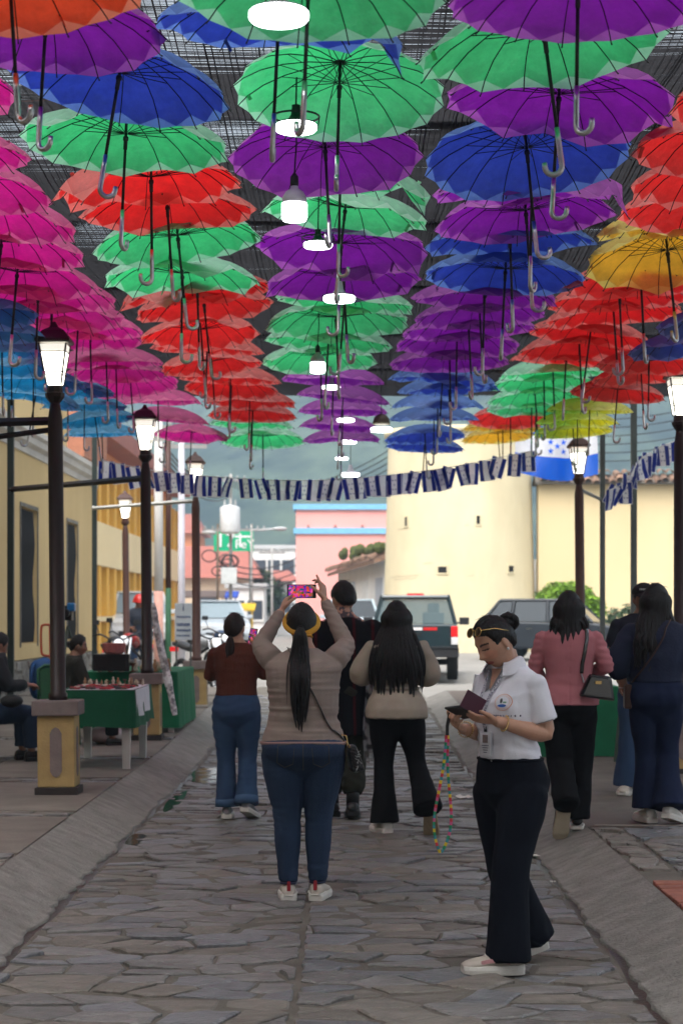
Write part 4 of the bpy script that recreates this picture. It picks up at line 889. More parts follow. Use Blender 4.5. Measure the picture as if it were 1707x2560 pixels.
# ---------------------------------------------------------------- flags
FB = CLOTH('flag_navy', (0.014, 0.025, 0.20), (0.008, 0.03, 0.30), 0.1, 0.75); FW = CLOTH('flag_white', (0.9, 0.9, 0.92), (0.95, 0.94, 0.97), 0.05, 0.78); FSB = CLOTH('flag_blue', (0.02, 0.13, 0.68), (0.01, 0.18, 0.95), 0.06, 0.75)
def star(mb, c, ux, uz, n_, r, mat):
    pts = [Vector(c) + Vector(n_) * 0.003 + Vector(ux) * (math.sin(k * math.pi / 5) * (r if k % 2 == 0 else r * 0.42)) + Vector(uz) * (math.cos(k * math.pi / 5) * (r if k % 2 == 0 else r * 0.42)) for k in range(10)]
    mb.add(pts + [Vector(c) + Vector(n_) * 0.003], [(k, (k + 1) % 10, 10) for k in range(10)], mat)
def bunting(lab, path, n, w_, h_, seed, fold=0.0):
    rr = random.Random(seed); t = thing('flag_bunting', lab, 'bunting', path[0])
    pts = [p - Vector(path[0]) for p in catmull(path, 6)]
    mb = MB(); mb.tube(pts, 0.005, 5); mb.build('string', P('string', (0.6, 0.6, 0.6)), t)
    for k in range(n):
        f = (k + 0.5) / n * (len(pts) - 1); i = int(f); p = pts[i].lerp(pts[min(i + 1, len(pts) - 1)], f - i)
        tw = rr.gauss(0, 0.2) + (rr.choice([-1, 1]) * 0.9 if rr.random() < 0.10 + fold else 0); lean = rr.gauss(0, 0.14) + fold * rr.uniform(-0.8, 0.8); sw = rr.gauss(0, 0.15)
        M = Euler((sw, lean, tw)).to_matrix(); ww = w_ * rr.uniform(0.9, 1.05); hh = h_ * rr.uniform(0.92, 1.05); cu = rr.uniform(-0.03, 0.03); mb = MB()
        st = [(-0.5, -0.46, 1), (-0.46, -0.19, 0), (-0.19, 0.19, 1), (0.19, 0.46, 0), (0.46, 0.5, 1)]
        def q(u, v): return p + M @ Vector((u * ww, cu * math.sin(v * 3 + u * 3), -v * hh))
        for a, b, mt in st:
            vs = []
            for v in (0, 0.5, 0.97): vs += [q(a, v), q(b, v)]
            mb.add(vs, [(0, 1, 3, 2), (2, 3, 5, 4)], mt)
        mb.add([q(-0.5, 0.97), q(0.5, 0.97), q(0.5, 1), q(-0.5, 1)], [(0, 1, 2, 3)], 1)
        ux = (M @ Vector((1, 0, 0))); uz = M @ Vector((0, 0, 1)); nn = M @ Vector((0, -1, 0))
        for sv, su in ((0.5, 0), (0.28, -0.05), (0.28, 0.05), (0.72, -0.05), (0.72, 0.05)): star(mb, q(su * 2, sv), ux, uz, nn, 0.013, 0); 
        mb.build('flag', [FB, FW], t)
BY = 19.0
bp = [(235, 1057), (350, 1080), (470, 1093), (600, 1101), (700, 1103), (800, 1099), (900, 1090), (1000, 1078), (1100, 1060), (1222, 1035)]
bunting('string of small blue and white flags sagging across the whole street', [Vector((wx(x * 1.0887, BY), BY, wz(y * 1.0887, BY))) for x, y in bp], 35, 0.19, 0.27, 4)
BY2 = 18.0
bunting('short tangled bunting of blue and white flags at the right edge', [Vector((wx(x * 1.0887, BY2 + k * 0.2), BY2 + k * 0.2, wz(y * 1.0887, BY2 + k * 0.2))) for k, (x, y) in enumerate([(1398, 1125), (1432, 1108), (1462, 1062), (1490, 1040), (1525, 1022), (1570, 1008)])], 13, 0.19, 0.25, 9, 0.35)
def big_flag():
    Y = 24.5; x0 = wx(1288, Y); W = wx(1492, Y) - x0; zt = wz(1062, Y); H = zt - wz(1186, Y)
    t = thing('national_flag', 'large blue and white flag with five blue stars draped by the tiled wall', 'flag', (x0, Y, zt))
    def S(u, v): return Vector((u * W, 0.10 * math.sin(u * 9 + v * 2) + 0.03 * math.sin(u * 22), -v * H - 0.10 * math.sin(math.pi * u) * (0.3 + v) + 0.06 * (1 - u) * v))
    for k, m in enumerate((FSB, FW, FSB)):
        mb = MB(); a, b = [(0, 0.16), (0.16, 0.58), (0.58, 1.0)][k]; mb.grid(lambda u, v: S(u, lerp(a, b, v)), 30, 6); mb.build(('upper_blue_band', 'white_band', 'lower_blue_band')[k], m, t, smooth=True)
    for u, v in ((0.5, 0.38), (0.42, 0.30), (0.58, 0.30), (0.42, 0.47), (0.58, 0.47)):
        mb = MB(); p = S(u, v); star(mb, p + Vector((0, -0.02, 0)), (1, 0, 0), (0, 0, 1), (0, -1, 0), 0.055, 0); mb.build('star', FSB, t)
    mb = MB(); mb.tube([(-0.1, 0, 0.03), (W + 0.1, 0, 0.03)], 0.012, 6); mb.build('rope', P('string', (0.6, 0.6, 0.6)), t)
big_flag()

# ---------------------------------------------------------------- stalls
GCLOTH = P('green_tablecloth', (0.006, 0.10, 0.045), (0.004, 0.07, 0.03), scale=4, rough=0.85, bump=0.1)
GCLOTH2 = P('bright_green_cloth', (0.006, 0.145, 0.06), (0.005, 0.10, 0.04), scale=4, rough=0.85)
WCLOTH = P('white_lace_cloth', (0.66, 0.66, 0.70), (0.52, 0.52, 0.56), scale=10, rough=0.9, bump=0.2)
PLAST = P('white_plastic', (0.50, 0.49, 0.46), (0.42, 0.41, 0.39), scale=5, rough=0.5)
def drape(mb, pts, h, amp=0.03, seed=0, n=14, hem=0.02):
    """hanging cloth wall along a polyline of table edge points"""
    P_ = [Vector(p) for p in pts]; seg = []
    for a, b in zip(P_[:-1], P_[1:]):
        k = max(2, int((b - a).length / 0.06))
        seg += [(a.lerp(b, i / k), (b - a).normalized()) for i in range(k)]
    seg.append((P_[-1], (P_[-1] - P_[-2]).normalized())); vs = []; rows = 7
    for r_ in range(rows + 1):
        f = r_ / rows
        for i, (p, d) in enumerate(seg):
            nrm = Vector((d.y, -d.x, 0)); o = amp * f * (noise.noise((i * 0.33, seed, f * 0.6)) + 0.5 * math.sin(i * 0.9 + seed)) + 0.03 * f
            hh = h + hem * noise.noise((i * 0.15, seed, 5)); vs.append(p + nrm * o + Vector((0, 0, -hh * f)))
    m = len(seg); mb.add(vs, [(r_ * m + i, r_ * m + i + 1, (r_ + 1) * m + i + 1, (r_ + 1) * m + i) for r_ in range(rows) for i in range(m - 1)])
def stall(lab, X0, X1, Y0, Y1, g, clab, clm, drop, legs=True, H=0.73):
    t = thing('stall_table', lab, 'table', ((X0 + X1) / 2, (Y0 + Y1) / 2, g)); W, D = X1 - X0, Y1 - Y0
    mb = MB(); mb.box((0, 0, H - 0.025), (W, D, 0.05)); mb.build('tabletop', PLAST, t, bevel=0.008)
    for sx in (-1, 1):
        for sy in (-1, 1):
            mb = MB(); x, y = sx * (W / 2 - 0.07), sy * (D / 2 - 0.07)
            mb.rings([[(x + a * s, y + b * s, z) for a, b in ((-0.045, -0.045), (0.045, -0.045), (0.045, 0.045), (-0.045, 0.045))] for z, s in ((0, 0.75), (H - 0.06, 1.05))]); mb.build('leg', PLAST, t, bevel=0.008)
    c = MB(); zt = H + 0.004; e = 0.006
    c.grid(lambda u, v: ((u - 0.5) * (W + 2 * e), (v - 0.5) * (D + 2 * e), zt), 8, 8)
    drape(c, [(-W / 2 - e, D / 2 + e, zt), (-W / 2 - e, -D / 2 - e, zt), (W / 2 + e, -D / 2 - e, zt), (W / 2 + e, D / 2 + e, zt)], drop, seed=X0)
    o = c.build('tablecloth', clm, None, ((X0 + X1) / 2, (Y0 + Y1) / 2, g), smooth=True); tag(o, clab, 'tablecloth')
    return g + zt
zt1 = stall('white plastic table under the green cloth covered in jewellery', -2.66, -1.97, 13.85, 15.4, HL, 'dark green cloth hanging over the jewellery table', GCLOTH, 0.34)
mb = MB(); mb.grid(lambda u, v: (lerp(-2.60, -1.975, u), lerp(14.05, 15.2, v), zt1 + 0.004), 6, 6)
drape(mb, [(-1.955, 14.05, zt1 + 0.004), (-1.955, 15.0, zt1 + 0.004)], 0.24, 0.02, 4); one('lace_cloth', WCLOTH, 'white cloth laid over the jewellery table with a corner hanging down', 'cloth', mb, smooth=True)
BEAD = [P('bead_%d' % i, c, rough=0.4) for i, c in enumerate([(0.35, 0.01, 0.02), (0.5, 0.02, 0.03), (0.02, 0.02, 0.025), (0.6, 0.55, 0.45), (0.12, 0.05, 0.02), (0.5, 0.12, 0.2), (0.05, 0.18, 0.12)])]
rr = random.Random(17); BN = ['red', 'scarlet', 'black', 'ivory', 'brown', 'rose', 'green']
def necklace(x, y, z, m, lab, r=0.026):
    mb = MB(); n = 14
    for k in range(n): a = 2 * math.pi * k / n; mb.ball((r * math.cos(a) * rr.uniform(0.8, 1.1), r * 0.8 * math.sin(a), 0.008), 0.009, 5)
    one('bead_bracelet', m, lab, 'bracelet', mb, 'bead bracelets on the jewellery table', loc=(x, y, z + 0.002), rot=(0, 0, rr.uniform(0, 6)))
for r_ in range(6):
    for c in range(8):
        i = rr.choice([0, 0, 1, 1, 2, 3, 4, 5]); necklace(-2.56 + c * 0.072 + rr.uniform(-0.02, 0.02), 14.1 + r_ * 0.14 + rr.uniform(-0.03, 0.03), zt1 + 0.005, BEAD[i], '%s bead bracelet, %s from the left in the %s row on the jewellery table' % (BN[i], ORD[c], ORD[r_]))
FIG = [P('figurine_%d' % i, c, rough=0.6) for i, c in enumerate([(0.30, 0.16, 0.08), (0.45, 0.36, 0.25), (0.12, 0.06, 0.03), (0.5, 0.42, 0.34)])]
def figurine(x, y, z, i, lab, s=1.0, grp='clay figurines on the stalls'):
    mb = MB(); prof = [[(0.03, 0), (0.034, 0.01), (0.02, 0.03), (0.03, 0.06), (0.026, 0.085), (0.012, 0.1), (0.018, 0.115), (0.014, 0.13), (0.003, 0.138)], [(0.022, 0), (0.04, 0.02), (0.045, 0.05), (0.03, 0.075), (0.018, 0.085), (0.024, 0.1), (0.02, 0.101)], [(0.04, 0), (0.042, 0.006), (0.014, 0.012), (0.012, 0.06), (0.04, 0.09), (0.038, 0.095), (0.006, 0.07)]][i % 3]
    mb.lathe([(a * s, b * s) for a, b in prof], 10); one('figurine', FIG[i % 4], lab, 'figurine', mb, grp, True, loc=(x, y, z))
kinds = ['small brown clay figurine', 'pale clay pot', 'small dark cup', 'cream clay figurine']
for k in range(16): i = k % 4; figurine(-2.58 + 0.038 * k, 14.98 + 0.07 * (k % 3), zt1 + 0.005, i, '%s, %s from the left at the back of the jewellery table' % (kinds[i], ORD[k]), rr.uniform(0.35, 0.6))
zt2 = stall('table of carvings under a long green cloth behind the second lamp post', -3.1, -2.0, 17.6, 20.0, HL + 0.03, 'bright green cloth reaching the ground on the second stall', GCLOTH2, 0.66)
for k in range(14): i = (k * 3 + 1) % 4; figurine(-2.9 + 0.13 * (k % 7), 17.8 + 0.25 * (k // 7), zt2 + 0.003, i, '%s, %s from the left in the %s row of the second stall' % (kinds[i], ORD[k % 7], ('front', 'back')[k // 7]), 1.1, 'carvings on the second stall')
mb = MB(); mb.box((0, 0, 0.11), (0.42, 0.1, 0.2)); mb.box((0, -0.012, 0.12), (0.36, 0.085, 0.15)); one('display_case', P('black_case', (0.015, 0.012, 0.012), rough=0.4), 'black display case standing on the second stall', 'display case', mb, loc=(-2.75, 17.75, zt2 + 0.003), bevel=0.006)
mb = MB(); mb.lathe([(0.09, 0), (0.12, 0.02), (0.14, 0.12), (0.13, 0.125), (0.11, 0.03)], 16); one('basket', P('pink_basket', (0.5, 0.16, 0.14), (0.3, 0.1, 0.1), scale=30, bump=0.5), 'pinkish woven basket above the black display case', 'basket', mb, loc=(-2.72, 17.75, zt2 + 0.215))
zt3 = stall('table under a green cloth beyond the woman in the pink jacket', 1.86, 2.72, 15.0, 16.6, HR, 'bright green cloth falling to the ground beside the pink jacket', GCLOTH2, 0.69)
zt4 = stall('table with a white cloth and crafts in front of the grey car', 1.55, 2.55, 17.2, 18.6, HR, 'white cloth on the craft table in front of the grey car', WCLOTH, 0.4)
for k in range(16): i = (k * 5 + 2) % 4; figurine(1.62 + 0.055 * k, 17.3 + 0.12 * (k % 3), zt4 + 0.004, i, '%s, %s from the left on the white clothed craft table' % (kinds[i], ORD[k]), rr.uniform(0.5, 0.9), 'crafts on the white clothed table')
for k in range(7): i = (k * 3) % 4; figurine(1.95 + 0.11 * k, 15.2 + 0.1 * (k % 2), zt3 + 0.004, i, '%s, %s from the left on the right green stall' % (kinds[i], ORD[k]), 1.0, 'crafts on the right green stall')
# plastic bag under table, foil strip, board, stool, chairs
mb = MB(); mb.grid(lambda u, v: ((0.2 + 0.03 * noise.noise((u * 6, v * 5, 0))) * math.cos(u * 6.283) * math.sin(v * 3.14), (0.15) * math.sin(u * 6.283) * math.sin(v * 3.14), 0.12 - 0.11 * math.cos(v * 3.14) + 0.02 * noise.noise((u * 8, v * 8, 3))), 24, 12); one('plastic_bag', P('pale_bag', (0.42, 0.36, 0.36), rough=0.4), 'crumpled pale plastic bag under the jewellery table', 'bag', mb, smooth=True, loc=(-2.62, 16.6, HL))
FOIL = P('silver_foil', (0.85, 0.86, 0.87), (0.22, 0.22, 0.23), scale=18, rough=0.3, metal=0.15, bump=0.9, bscale=30, contrast=0.1)
mb = MB(); fp = [(wx(383, 15.75), 15.75, wz(1508, 15.75)), (wx(398, 15.75), 15.75, wz(1600, 15.75)), (wx(418, 15.72), 15.72, wz(1690, 15.72)), (wx(438, 15.7), 15.7, wz(1788, 15.7))]
fpp = catmull(fp, 8); mb.tube(fpp, [0.02 + 0.018 * abs(noise.noise((i * 0.8, 2, 0))) + 0.02 * math.sin(math.pi * i / len(fpp)) for i in range(len(fpp))], 9, flat=0.4); one('foil_strip', FOIL, 'long crumpled silver foil strip hanging from the second lamp post', 'foil strip', mb)
def notice():
    Y = 21.2; x = wx(459, Y); zt = wz(1508, Y); zb = wz(1600, Y); w_ = 0.24
    t = thing('notice_board', 'white notice board with blue lettering beside the third lamp post', 'sign', (x, Y, gz(Y)))
    mb = MB(); mb.box((0, 0, (zt + zb) / 2 - gz(Y)), (w_, 0.02, zt - zb)); mb.build('board', P('notice_white', (0.66, 0.72, 0.78), rough=0.6), t, bevel=0.004)
    NB = P('notice_blue', (0.05, 0.1, 0.25), rough=0.7); zc = (zt + zb) / 2 - gz(Y); hh = zt - zb
    for k, (dz, s_) in enumerate(((0.13, 0.045), (-0.08, 0.07), (-0.24, 0.052), (-0.38, 0.034))):      # print too small to read in the photograph
        mb = MB(); rr2 = random.Random(k); x_ = -0.09
        while x_ < 0.08:
            wd = rr2.uniform(0.01, 0.022); mb.box((x_ + wd / 2, -0.0125, zc + dz * hh + rr2.uniform(-0.004, 0.004)), (wd, 0.003, s_ * 0.6)); x_ += wd + 0.007
        mb.build('lettering', NB, t)
    mb = MB(); mb.box((0, -0.0125, zc + 0.36 * hh), (0.016, 0.003, 0.07)); mb.box((0, -0.0125, zc + 0.36 * hh + 0.055), (0.016, 0.003, 0.016)); mb.build('lettering', NB, t)
    mb = MB(); mb.tube([(-0.1, 0.02, 0), (-0.1, 0.02, zt - gz(Y))], 0.012, 6); mb.tube([(0.1, 0.02, 0), (0.1, 0.02, zt - gz(Y))], 0.012, 6); mb.build('stand', GREYSTEEL, t)
notice()
def stool(X, Y, lab, m, h=0.46):
    t = thing('plastic_stool', lab, 'stool', (X, Y, HR), 0.2)
    mb = MB(); mb.lathe([(0.15, h - 0.03), (0.16, h - 0.015), (0.155, h), (0.04, h + 0.002)], 20); mb.build('seat', m, t, smooth=True)
    for k in range(4):
        a = math.pi / 4 + k * math.pi / 2; c, s = math.cos(a), math.sin(a); mb = MB(); mb.tube([(0.13 * c, 0.13 * s, h - 0.03), (0.2 * c, 0.2 * s, 0)], [0.03, 0.024], 8); mb.build('leg', m, t)
    mb = MB(); pts = [(0.165 * math.cos(math.pi / 4 + k * math.pi / 2), 0.165 * math.sin(math.pi / 4 + k * math.pi / 2), 0.2) for k in range(4)]
    for k in range(4): mb.tube([pts[k], pts[(k + 1) % 4]], 0.012, 6)
    mb.build('stretcher', m, t)
GST = P('grey_green_plastic', (0.10, 0.15, 0.12), rough=0.5); 
stool(wx(1585, 14.6), 14.6, 'grey green plastic stool beside the woman in navy', GST, 0.62)
def rack():
    t = thing('folding_rack', 'white folding rack with crossed legs behind the navy blouse', 'rack', (3.05, 16.2, HR), 0.1); WP = P('white_tube', (0.6, 0.62, 0.6), rough=0.4)
    for s_ in (-0.25, 0.0, 0.25):
        mb = MB(); mb.tube([(-0.3, s_, 0), (0.3, s_, 0.55)], 0.012, 6); mb.tube([(0.3, s_ + 0.03, 0), (-0.3, s_ + 0.03, 0.55)], 0.012, 6); mb.build('crossed_leg', WP, t)
    mb = MB(); mb.box((0, 0, 0.56), (0.64, 0.6, 0.02)); mb.build('shelf', P('green_shelf', (0.02, 0.25, 0.07), rough=0.5), t, bevel=0.004)
rack()
def chair(X, Y, rz, lab, m, z=HL):
    t = thing('plastic_chair', lab, 'chair', (X, Y, z), rz)
    mb = MB(); mb.grid(lambda u, v: ((u - 0.5) * 0.44, (v - 0.5) * 0.42, 0.43 - 0.02 * math.sin(u * 3.14)), 6, 6); mb.box((0, 0, 0.40), (0.43, 0.41, 0.03)); mb.build('seat', m, t, smooth=False)
    mb = MB(); mb.grid(lambda u, v: ((u - 0.5) * 0.44, -0.2 - 0.08 * v + 0.04 * math.sin(u * 3.14), 0.44 + 0.42 * v), 8, 6); mb.tube([(-0.22, -0.2, 0.43), (-0.22, -0.27, 0.84), (-0.15, -0.27, 0.88), (0.15, -0.27, 0.88), (0.22, -0.27, 0.84), (0.22, -0.2, 0.43)], 0.02, 8); mb.build('backrest', m, t, smooth=True)
    for sx in (-1, 1):
        for sy in (-1, 1): mb = MB(); mb.tube([(sx * 0.18, sy * 0.17, 0.4), (sx * 0.22, sy * 0.21, 0)], [0.025, 0.02], 8); mb.build('leg', m, t)
chair(-3.05, 16.35, R(200), 'dark green plastic chair of the stall keeper', P('green_chair', (0.01, 0.08, 0.03), rough=0.5))
chair(-3.75, 14.75, R(250), 'dark plastic chair under the man sitting at the left edge', P('dark_chair', (0.02, 0.022, 0.022), rough=0.5))
# orange tube handle, blue pack, tripod
mb = MB(); Yc = 17.4; ax_ = wx(104, Yc); mb.tube(catmull([(ax_ + 0.1, Yc, wz(1562, Yc)), (ax_ + 0.02, Yc, wz(1563, Yc)), (ax_, Yc, wz(1575, Yc)), (ax_, Yc, wz(1622, Yc)), (ax_ + 0.02, Yc, wz(1637, Yc)), (ax_ + 0.1, Yc, wz(1640, Yc))], 5), 0.014, 8); mb.tube([(ax_ + 0.1, Yc, wz(1562, Yc)), (ax_ + 0.12, Yc, HL)], 0.014, 8)
one('tube_frame', P('orange_tube', (0.45, 0.07, 0.02), rough=0.4), 'orange tubular frame behind the nearest lamp post', 'tube frame', mb, smooth=True)
mb = MB(); mb.grid(lambda u, v: (0.17 * math.cos(u * 6.283) * (1 - abs(v * 2 - 1) ** 4) ** 0.5, 0.12 * math.sin(u * 6.283) * (1 - abs(v * 2 - 1) ** 4) ** 0.5, 0.5 * v), 18, 12); mb.tube([(-0.1, -0.11, 0.42), (-0.12, -0.16, 0.3), (-0.1, -0.12, 0.1)], 0.015, 6)
one('backpack', P('blue_nylon', (0.01, 0.07, 0.22), (0.006, 0.04, 0.14), scale=5, rough=0.6, bump=0.2), 'blue backpack hung by the seated stall keeper', 'backpack', mb, smooth=True, loc=(wx(112, 16.9), 16.9, wz(1755, 16.9)))
def tripod():
    Y = 18.2; X = wx(170, Y); zt = wz(1545, Y); g = gz(Y) + HL; t = thing('camera_tripod', 'dark tripod with a blue camera cover above the stall keeper', 'tripod', (X, Y, g))
    for k in range(3): a = R(20 + 120 * k); mb = MB(); mb.tube([(0, 0, zt - g - 0.1), (0.42 * math.cos(a), 0.42 * math.sin(a), 0)], [0.016, 0.01], 6); mb.build('leg', P('tripod_green', (0.05, 0.07, 0.05), rough=0.4), t)
    mb = MB(); mb.box((0, 0, zt - g + 0.06), (0.12, 0.2, 0.18)); mb.tube([(0.0, -0.1, zt - g + 0.06), (0, -0.2, zt - g + 0.06)], 0.05, 12); mb.build('camera', BLACK, t, bevel=0.015)
    mb = MB(); mb.box((0.05, -0.03, zt - g + 0.13), (0.09, 0.16, 0.1)); mb.build('blue_cover', P('blue_cover', (0.02, 0.16, 0.4), rough=0.4), t, bevel=0.02)
tripod()

# ---------------------------------------------------------------- bush, flowers
def leaves(name, lab, cat, c, rad, n, m, seed, leaf=0.06, trunkm=None, group=None):
    rr = random.Random(seed); t = thing(name, lab, cat, (c[0], c[1], gz(c[1]) + 0.1), 0, group); mb = MB(); z0 = c[2] - gz(c[1]) - 0.1
    for k in range(n):
        th = math.acos(rr.uniform(-0.75, 1)); ph = rr.uniform(0, 6.283); q = Vector((math.sin(th) * math.cos(ph), math.sin(th) * math.sin(ph), math.cos(th)))
        f = rr.uniform(0.55, 1.0) ** 0.5 * (0.86 + 0.22 * noise.noise(q * 2.5 + Vector((seed, 0, 0)))); p = Vector((q.x * rad[0], q.y * rad[1], q.z * rad[2])) * f + Vector((0, 0, z0))
        M = Euler((rr.uniform(-1, 1), rr.uniform(-1, 1), rr.uniform(0, 6.28))).to_matrix(); s = leaf * rr.uniform(0.6, 1.3)
        mb.add([p + M @ Vector((-s * 0.45, 0, 0)), p + M @ Vector((0, -s, 0.1 * s)), p + M @ Vector((s * 0.45, 0, 0)), p + M @ Vector((0, s, 0.1 * s))], [(0, 1, 2, 3)])
    mb.build('foliage', m, t); mb = MB()
    for k in range(6):
        a = k * 1.05; mb.tube([(0.08 * math.cos(a), 0.08 * math.sin(a), 0), (rad[0] * 0.3 * math.cos(a), rad[1] * 0.3 * math.sin(a), z0 * 0.6), (rad[0] * 0.6 * math.cos(a), rad[1] * 0.6 * math.sin(a), z0 + 0.1)], [0.04, 0.03, 0.012], 6)
    mb.build('stem', P('bark', (0.07, 0.05, 0.035), rough=0.9), t); return t
def LEAF(name, a, b):
    m = P(name, a, b, scale=2.0, rough=0.55, rnd=0.35, spec=0.3); return m
leaves('clipped_bush', 'round clipped bright green bush in front of the tiled wall', 'bush', (wx(1418, 41.0), 41.0, 1.72), (1.12, 0.9, 0.88), 8500, LEAF('bush_leaf', (0.24, 0.42, 0.02), (0.12, 0.25, 0.01)), 3)
leaves('flowering_shrub', 'dull green shrub with pink blossoms beside the clipped bush', 'shrub', (wx(1585, 40), 40.0, 1.3), (1.0, 0.5, 0.7), 2500, LEAF('shrub_leaf', (0.07, 0.12, 0.05), (0.04, 0.07, 0.03)), 5)
# ---------------------------------------------------------------- vehicles
TYRE = P('tyre_rubber', (0.018, 0.018, 0.018), rough=0.8); RIM = P('wheel_rim', (0.4, 0.4, 0.41), rough=0.35, metal=0.8)
CHR = P('vehicle_chrome', (0.6, 0.6, 0.6), rough=0.15, metal=1.0)
GL_D = GLASS('tinted_glass', (0.012, 0.02, 0.028), 0.97, 0.3); GL_L = GLASS('clear_car_glass', (0.10, 0.16, 0.17), 0.45)
REDL = P('tail_light_red', (0.5, 0.01, 0.012), rough=0.2, emis=((0.8, 0.02, 0.02), 0.25)); WHL = P('lamp_clear', (0.7, 0.7, 0.7), rough=0.15); BLKP = P('black_plastic', (0.02, 0.02, 0.022), rough=0.5)
def wheel(t, x, y, r, wd=0.2):
    wv = MB(); M = Matrix.Rotation(math.pi / 2, 3, 'X') if True else None
    o = bpy.data.objects.new('wheel', None); C.objects.link(o); o.parent = t; o.location = (x, y, r)
    wv.lathe([(r * 0.62, -wd / 2), (r * 0.92, -wd / 2), (r, -wd / 2 + 0.03), (r, wd / 2 - 0.03), (r * 0.92, wd / 2), (r * 0.62, wd / 2)], 24, M); wv.build('tyre', TYRE, o, smooth=True)
    wv = MB(); wv.lathe([(r * 0.64, -wd / 2 + 0.02), (r * 0.5, -wd / 2 + 0.05), (r * 0.12, -wd / 2 + 0.01), (r * 0.12, wd / 2 - 0.01), (r * 0.5, wd / 2 - 0.05), (r * 0.64, wd / 2 - 0.02)], 16, M); wv.build('rim', RIM, o)
def slab(mb, poly, w0, w1, M=None, mat=None):
    """side outline (x,z) given a width that narrows from w0 at the bottom to w1 at the top"""
    zs = [p[1] for p in poly]; a, b = min(zs), max(zs); n = len(poly); vs = []
    for s in (-1, 1):
        for x, z in poly: vs.append(Vector((x, s * lerp(w0, w1, (z - a) / (b - a)) / 2, z)))
    mb.add(vs, [tuple(range(n)), tuple(range(2 * n - 1, n - 1, -1))] + [(i, n + i, n + (i + 1) % n, (i + 1) % n) for i in range(n)], mat)
def side_win(t, pts, w_at, glass):
    """window panes on both flanks; pts (x,z), w_at(z) half width"""
    for s in (-1, 1):
        mb = MB(); n = len(pts); vs = [Vector((x, s * (w_at(z) + 0.006), z)) for x, z in pts] + [Vector((x, s * (w_at(z) - 0.02), z)) for x, z in pts]
        f = tuple(range(n)); mb.add(vs, [f if s < 0 else tuple(reversed(f))] + [(i, (i + 1) % n, n + (i + 1) % n, n + i) for i in range(n)]); mb.build('side_window', glass, t)
def end_win(t, name, xa, za, xb, zb, wa, wb, glass, off):
    mb = MB(); mb.add([(xa + off, -wa, za), (xa + off, wa, za), (xb + off, wb, zb), (xb + off, -wb, zb), (xa - off, -wa, za), (xa - off, wa, za), (xb - off, wb, zb), (xb - off, -wb, zb)], [(0, 1, 2, 3), (7, 6, 5, 4), (0, 4, 5, 1), (1, 5, 6, 2), (2, 6, 7, 3), (3, 7, 4, 0)]); return mb.build(name, glass, t)
